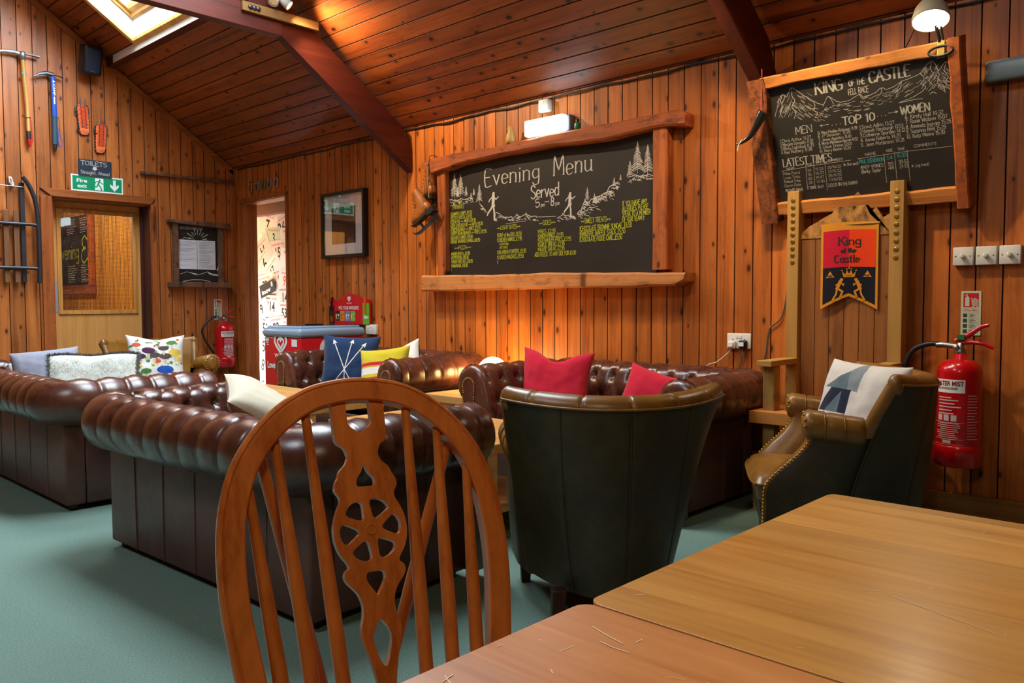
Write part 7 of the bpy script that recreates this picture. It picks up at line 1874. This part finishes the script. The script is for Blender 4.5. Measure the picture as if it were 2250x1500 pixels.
# ------------------------------------------------------------------ race bibs papering the passage, notices, hall board
def bibs():
    R = random.Random(21); cols = [(30, 60, 160), (190, 30, 50), (60, 140, 60), (170, 40, 130), (30, 30, 34)]
    # (x, z, w, h, rot deg, number, number height, tint, place)
    L = [(-8.24, 1.94, .30, .24, 14, '36', .15), (-8.55, 1.99, .28, .22, -14, '7', .15), (-8.42, 1.84, .26, .18, -5, '3', .11), (-8.10, 1.82, .22, .20, 6, '1', .12), (-8.33, 1.67, .28, .22, 3, '15', .12), (-8.66, 1.70, .24, .24, 28, 'H', .13),
         (-8.62, 1.55, .22, .22, 38, '6', .15), (-8.45, 1.47, .26, .20, 34, '17', .09), (-8.10, 1.56, .24, .20, -12, '2', .11), (-8.30, 1.36, .22, .18, 10, '9', .12), (-8.16, 1.34, .20, .18, -6, '96', .11), (-8.62, 1.30, .26, .18, 8, '78', .10),
         (-8.18, 1.15, .24, .20, 2, '14', .12), (-8.50, 1.05, .28, .20, -4, '314', .12), (-8.17, .975, .24, .18, -3, '539', .11), (-8.70, 1.02, .2, .2, 30, '9', .12), (-8.62, .79, .22, .18, -8, '53', .13), (-8.38, .80, .26, .20, 5, '93', .13), (-8.12, .78, .22, .18, -2, '13', .11),
         (-8.66, .58, .22, .20, 0, '5', .13), (-8.40, .56, .26, .22, -6, '41', .12), (-8.68, .36, .24, .22, -12, '8', .14), (-8.30, .34, .30, .22, 7, '27', .12), (-8.64, .12, .26, .2, 10, '54', .12), (-8.28, .12, .28, .2, -8, '60', .12)]
    for i, (x, z, w, h, rot, num, nh) in enumerate(L):
        x += .0
        m = on_back(x, z, 4.9615-.0009*i) @ RZ(math.radians(rot))
        D = thing('race_bib', 'paper race bib printed %s on the passage wall' % num if num not in ('9', 'H') else ('paper race bib with a slanting black H on the passage wall' if num == 'H' else ('paper race bib printed 9 tilted steeply, low on the passage wall' if rot == 30 else 'paper race bib printed 9 beside the red 96 on the passage wall')), 'race bib', m, 'race bibs on the passage wall')
        mb = MB(); mb.box(-w/2-.06, w/2+.06, -h/2-.03, h/2+.03, 0, .0004); t = R.uniform(.80, .95); mb.build('paper', plain('bib_paper_%d' % i, (236*t, 234*t, 230*t) if i != 2 else (170, 196, 178), .8), D)
        mb = MB(); typeset(mb, num, 0, -nh/2, nh, .0007, bold=.02, sx=.8, align='c'); mb.build('number', M['ink'] if num != '96' else M['signred'], D)
        mb = MB(); c = R.choice(cols); txt = R.choice(('PETE BLAND SPORTS', 'CALDER FELL RUN', 'FELL RACE 2019', 'SUMMIT RACE', 'KESWICK AC'))
        typeset(mb, txt, 0, nh/2+.018, .022, .0007, bold=.02, align='c', width=w*.95); typeset(mb, R.choice(('FELL RUNNERS', 'RACE SERIES', 'MOUNTAIN RUN')), 0, -nh/2-.042, .016, .0007, align='c', width=w*.7)
        mb.build('sponsor_lettering', plain('bib_print_%d' % i, c, .7), D)
    D = thing('brand_placard', 'black rectangular sports brand placard tilted on the papered passage wall', 'placard', on_back(-8.535, 1.255, 4.936) @ RZ(math.radians(15)))
    mb = MB(); mb.box(-.17, .17, -.075, .075, 0, .002); mb.build('panel', M['ink'], D)
    mb = MB(); typeset(mb, 'inov', -.13, -.045, .055, .0024, bold=.03, width=.20); scribe(mb, '8', .09, .0, .05, .009, .0024, squeeze=.035); mb.build('lettering', M['signwhite'], D)
bibs()
def hall_board():
    D = thing('hall_chalkboard', 'dark chalkboard with yellow script seen through the glazed door', 'chalkboard', on_back(-11.06, 1.27, 3.95))
    mb = MB(); mb.box(-2.2, -.10, .06, .98, 0, .02); mb.build('board_panel', M['chalkboard'], D)
    mb = MB(); mb.box(-2.2, .02, -.06, .06, 0, .09); mb.build('frame_bottom', M['rustic'], D, bevel=.01)
    mb = MB(); mb.box(-.10, .0, .06, 1.1, 0, .06); mb.build('frame_side', M['rustic_z'], D, bevel=.008)
    mb = MB(); z = .021; P = catmull([(-.22, .66, z), (-.30, .70, z), (-.38, .65, z), (-.36, .57, z), (-.28, .545, z), (-.38, .52, z), (-.42, .42, z), (-.34, .35, z), (-.2, .42, z)], 6)
    mb.stroke([(p.x, p.y) for p in P], .022, z); scribe(mb, 'Evening', -1.3, .42, .2, .016, z, squeeze=.80); mb.build('yellow_lettering', M['chalk_y'], D)
    mb = MB(); R = random.Random(3)
    for c0, c1 in ((-.45, -.14), (-.95, -.55), (-1.5, -1.05), (-2.0, -1.6)):
        for r0, r1 in ((.74, .94), (.10, .32)):
            y = r1
            while y > r0:
                x = c0; P = []
                while x < c0+(c1-c0)*R.uniform(.6, 1): P.append((x, y+R.uniform(-.008, .008))); x += .018
                if len(P) > 1: mb.stroke(P, .006, z)
                y -= .03
    mb.build('chalk_scribble', M['chalk'], D)
hall_board()

# ------------------------------------------------------------------ spot fittings on the trusses (their lamps light the walls)
def twin_spot(x, y, z, heads, label, ang=120):
    D = thing('twin_spotlight', label, 'spotlight', T(x, y, z))
    mb = MB(); mb.lathe([(0, 0), (.045, 0), (.045, -.018), (.03, -.024), (0, -.024)], 20); mb.build('ceiling_rose', M['white'], D)
    for (dx, dy, tx, ty, tz, e) in heads:
        h = Vector((dx, dy, -.085)); d = (Vector((tx, ty, tz))-Vector((x, y, z))-h).normalized(); q = d.to_track_quat('Z', 'Y').to_matrix().to_4x4()
        mb = MB(); mb.tube([(dx*.4, dy*.4, -.02), (dx, dy, -.05), h], .006, 8); mb.m = T(*h) @ q; mb.lathe([(0, -.05), (.02, -.05), (.03, -.035), (.036, .03), (.033, .03), (.028, -.03), (0, -.03)], 20); mb.build('lamp_head', M['white'], D)
        mb = MB(); mb.m = T(*h) @ q; mb.lathe([(.030, .016), (.02, .024), (0, .027)], 16); mb.build('lamp_face', emit('spot_face', (255, 226, 176), 12.0 if e else .2), D)
        if e: spot(Vector((x, y, z))+h+d*.045, (tx, ty, tz), e, WARM, ang, .9, .03)
twin_spot(-5.16, 3.09, 3.275, [(.06, .045, -4.1, 4.33, 1.9, 125), (.05, -.045, -4.6, 2.2, 1.5, 0)], 'white twin spotlight on the left truss with one bright head')
twin_spot(-1.95, 3.42, 2.76, [(.05, .04, -1.15, 4.33, 1.1, 62), (-.02, .06, -2.8, 4.33, 1.1, 46)], 'white twin spotlight on the right truss just above the picture', 92)
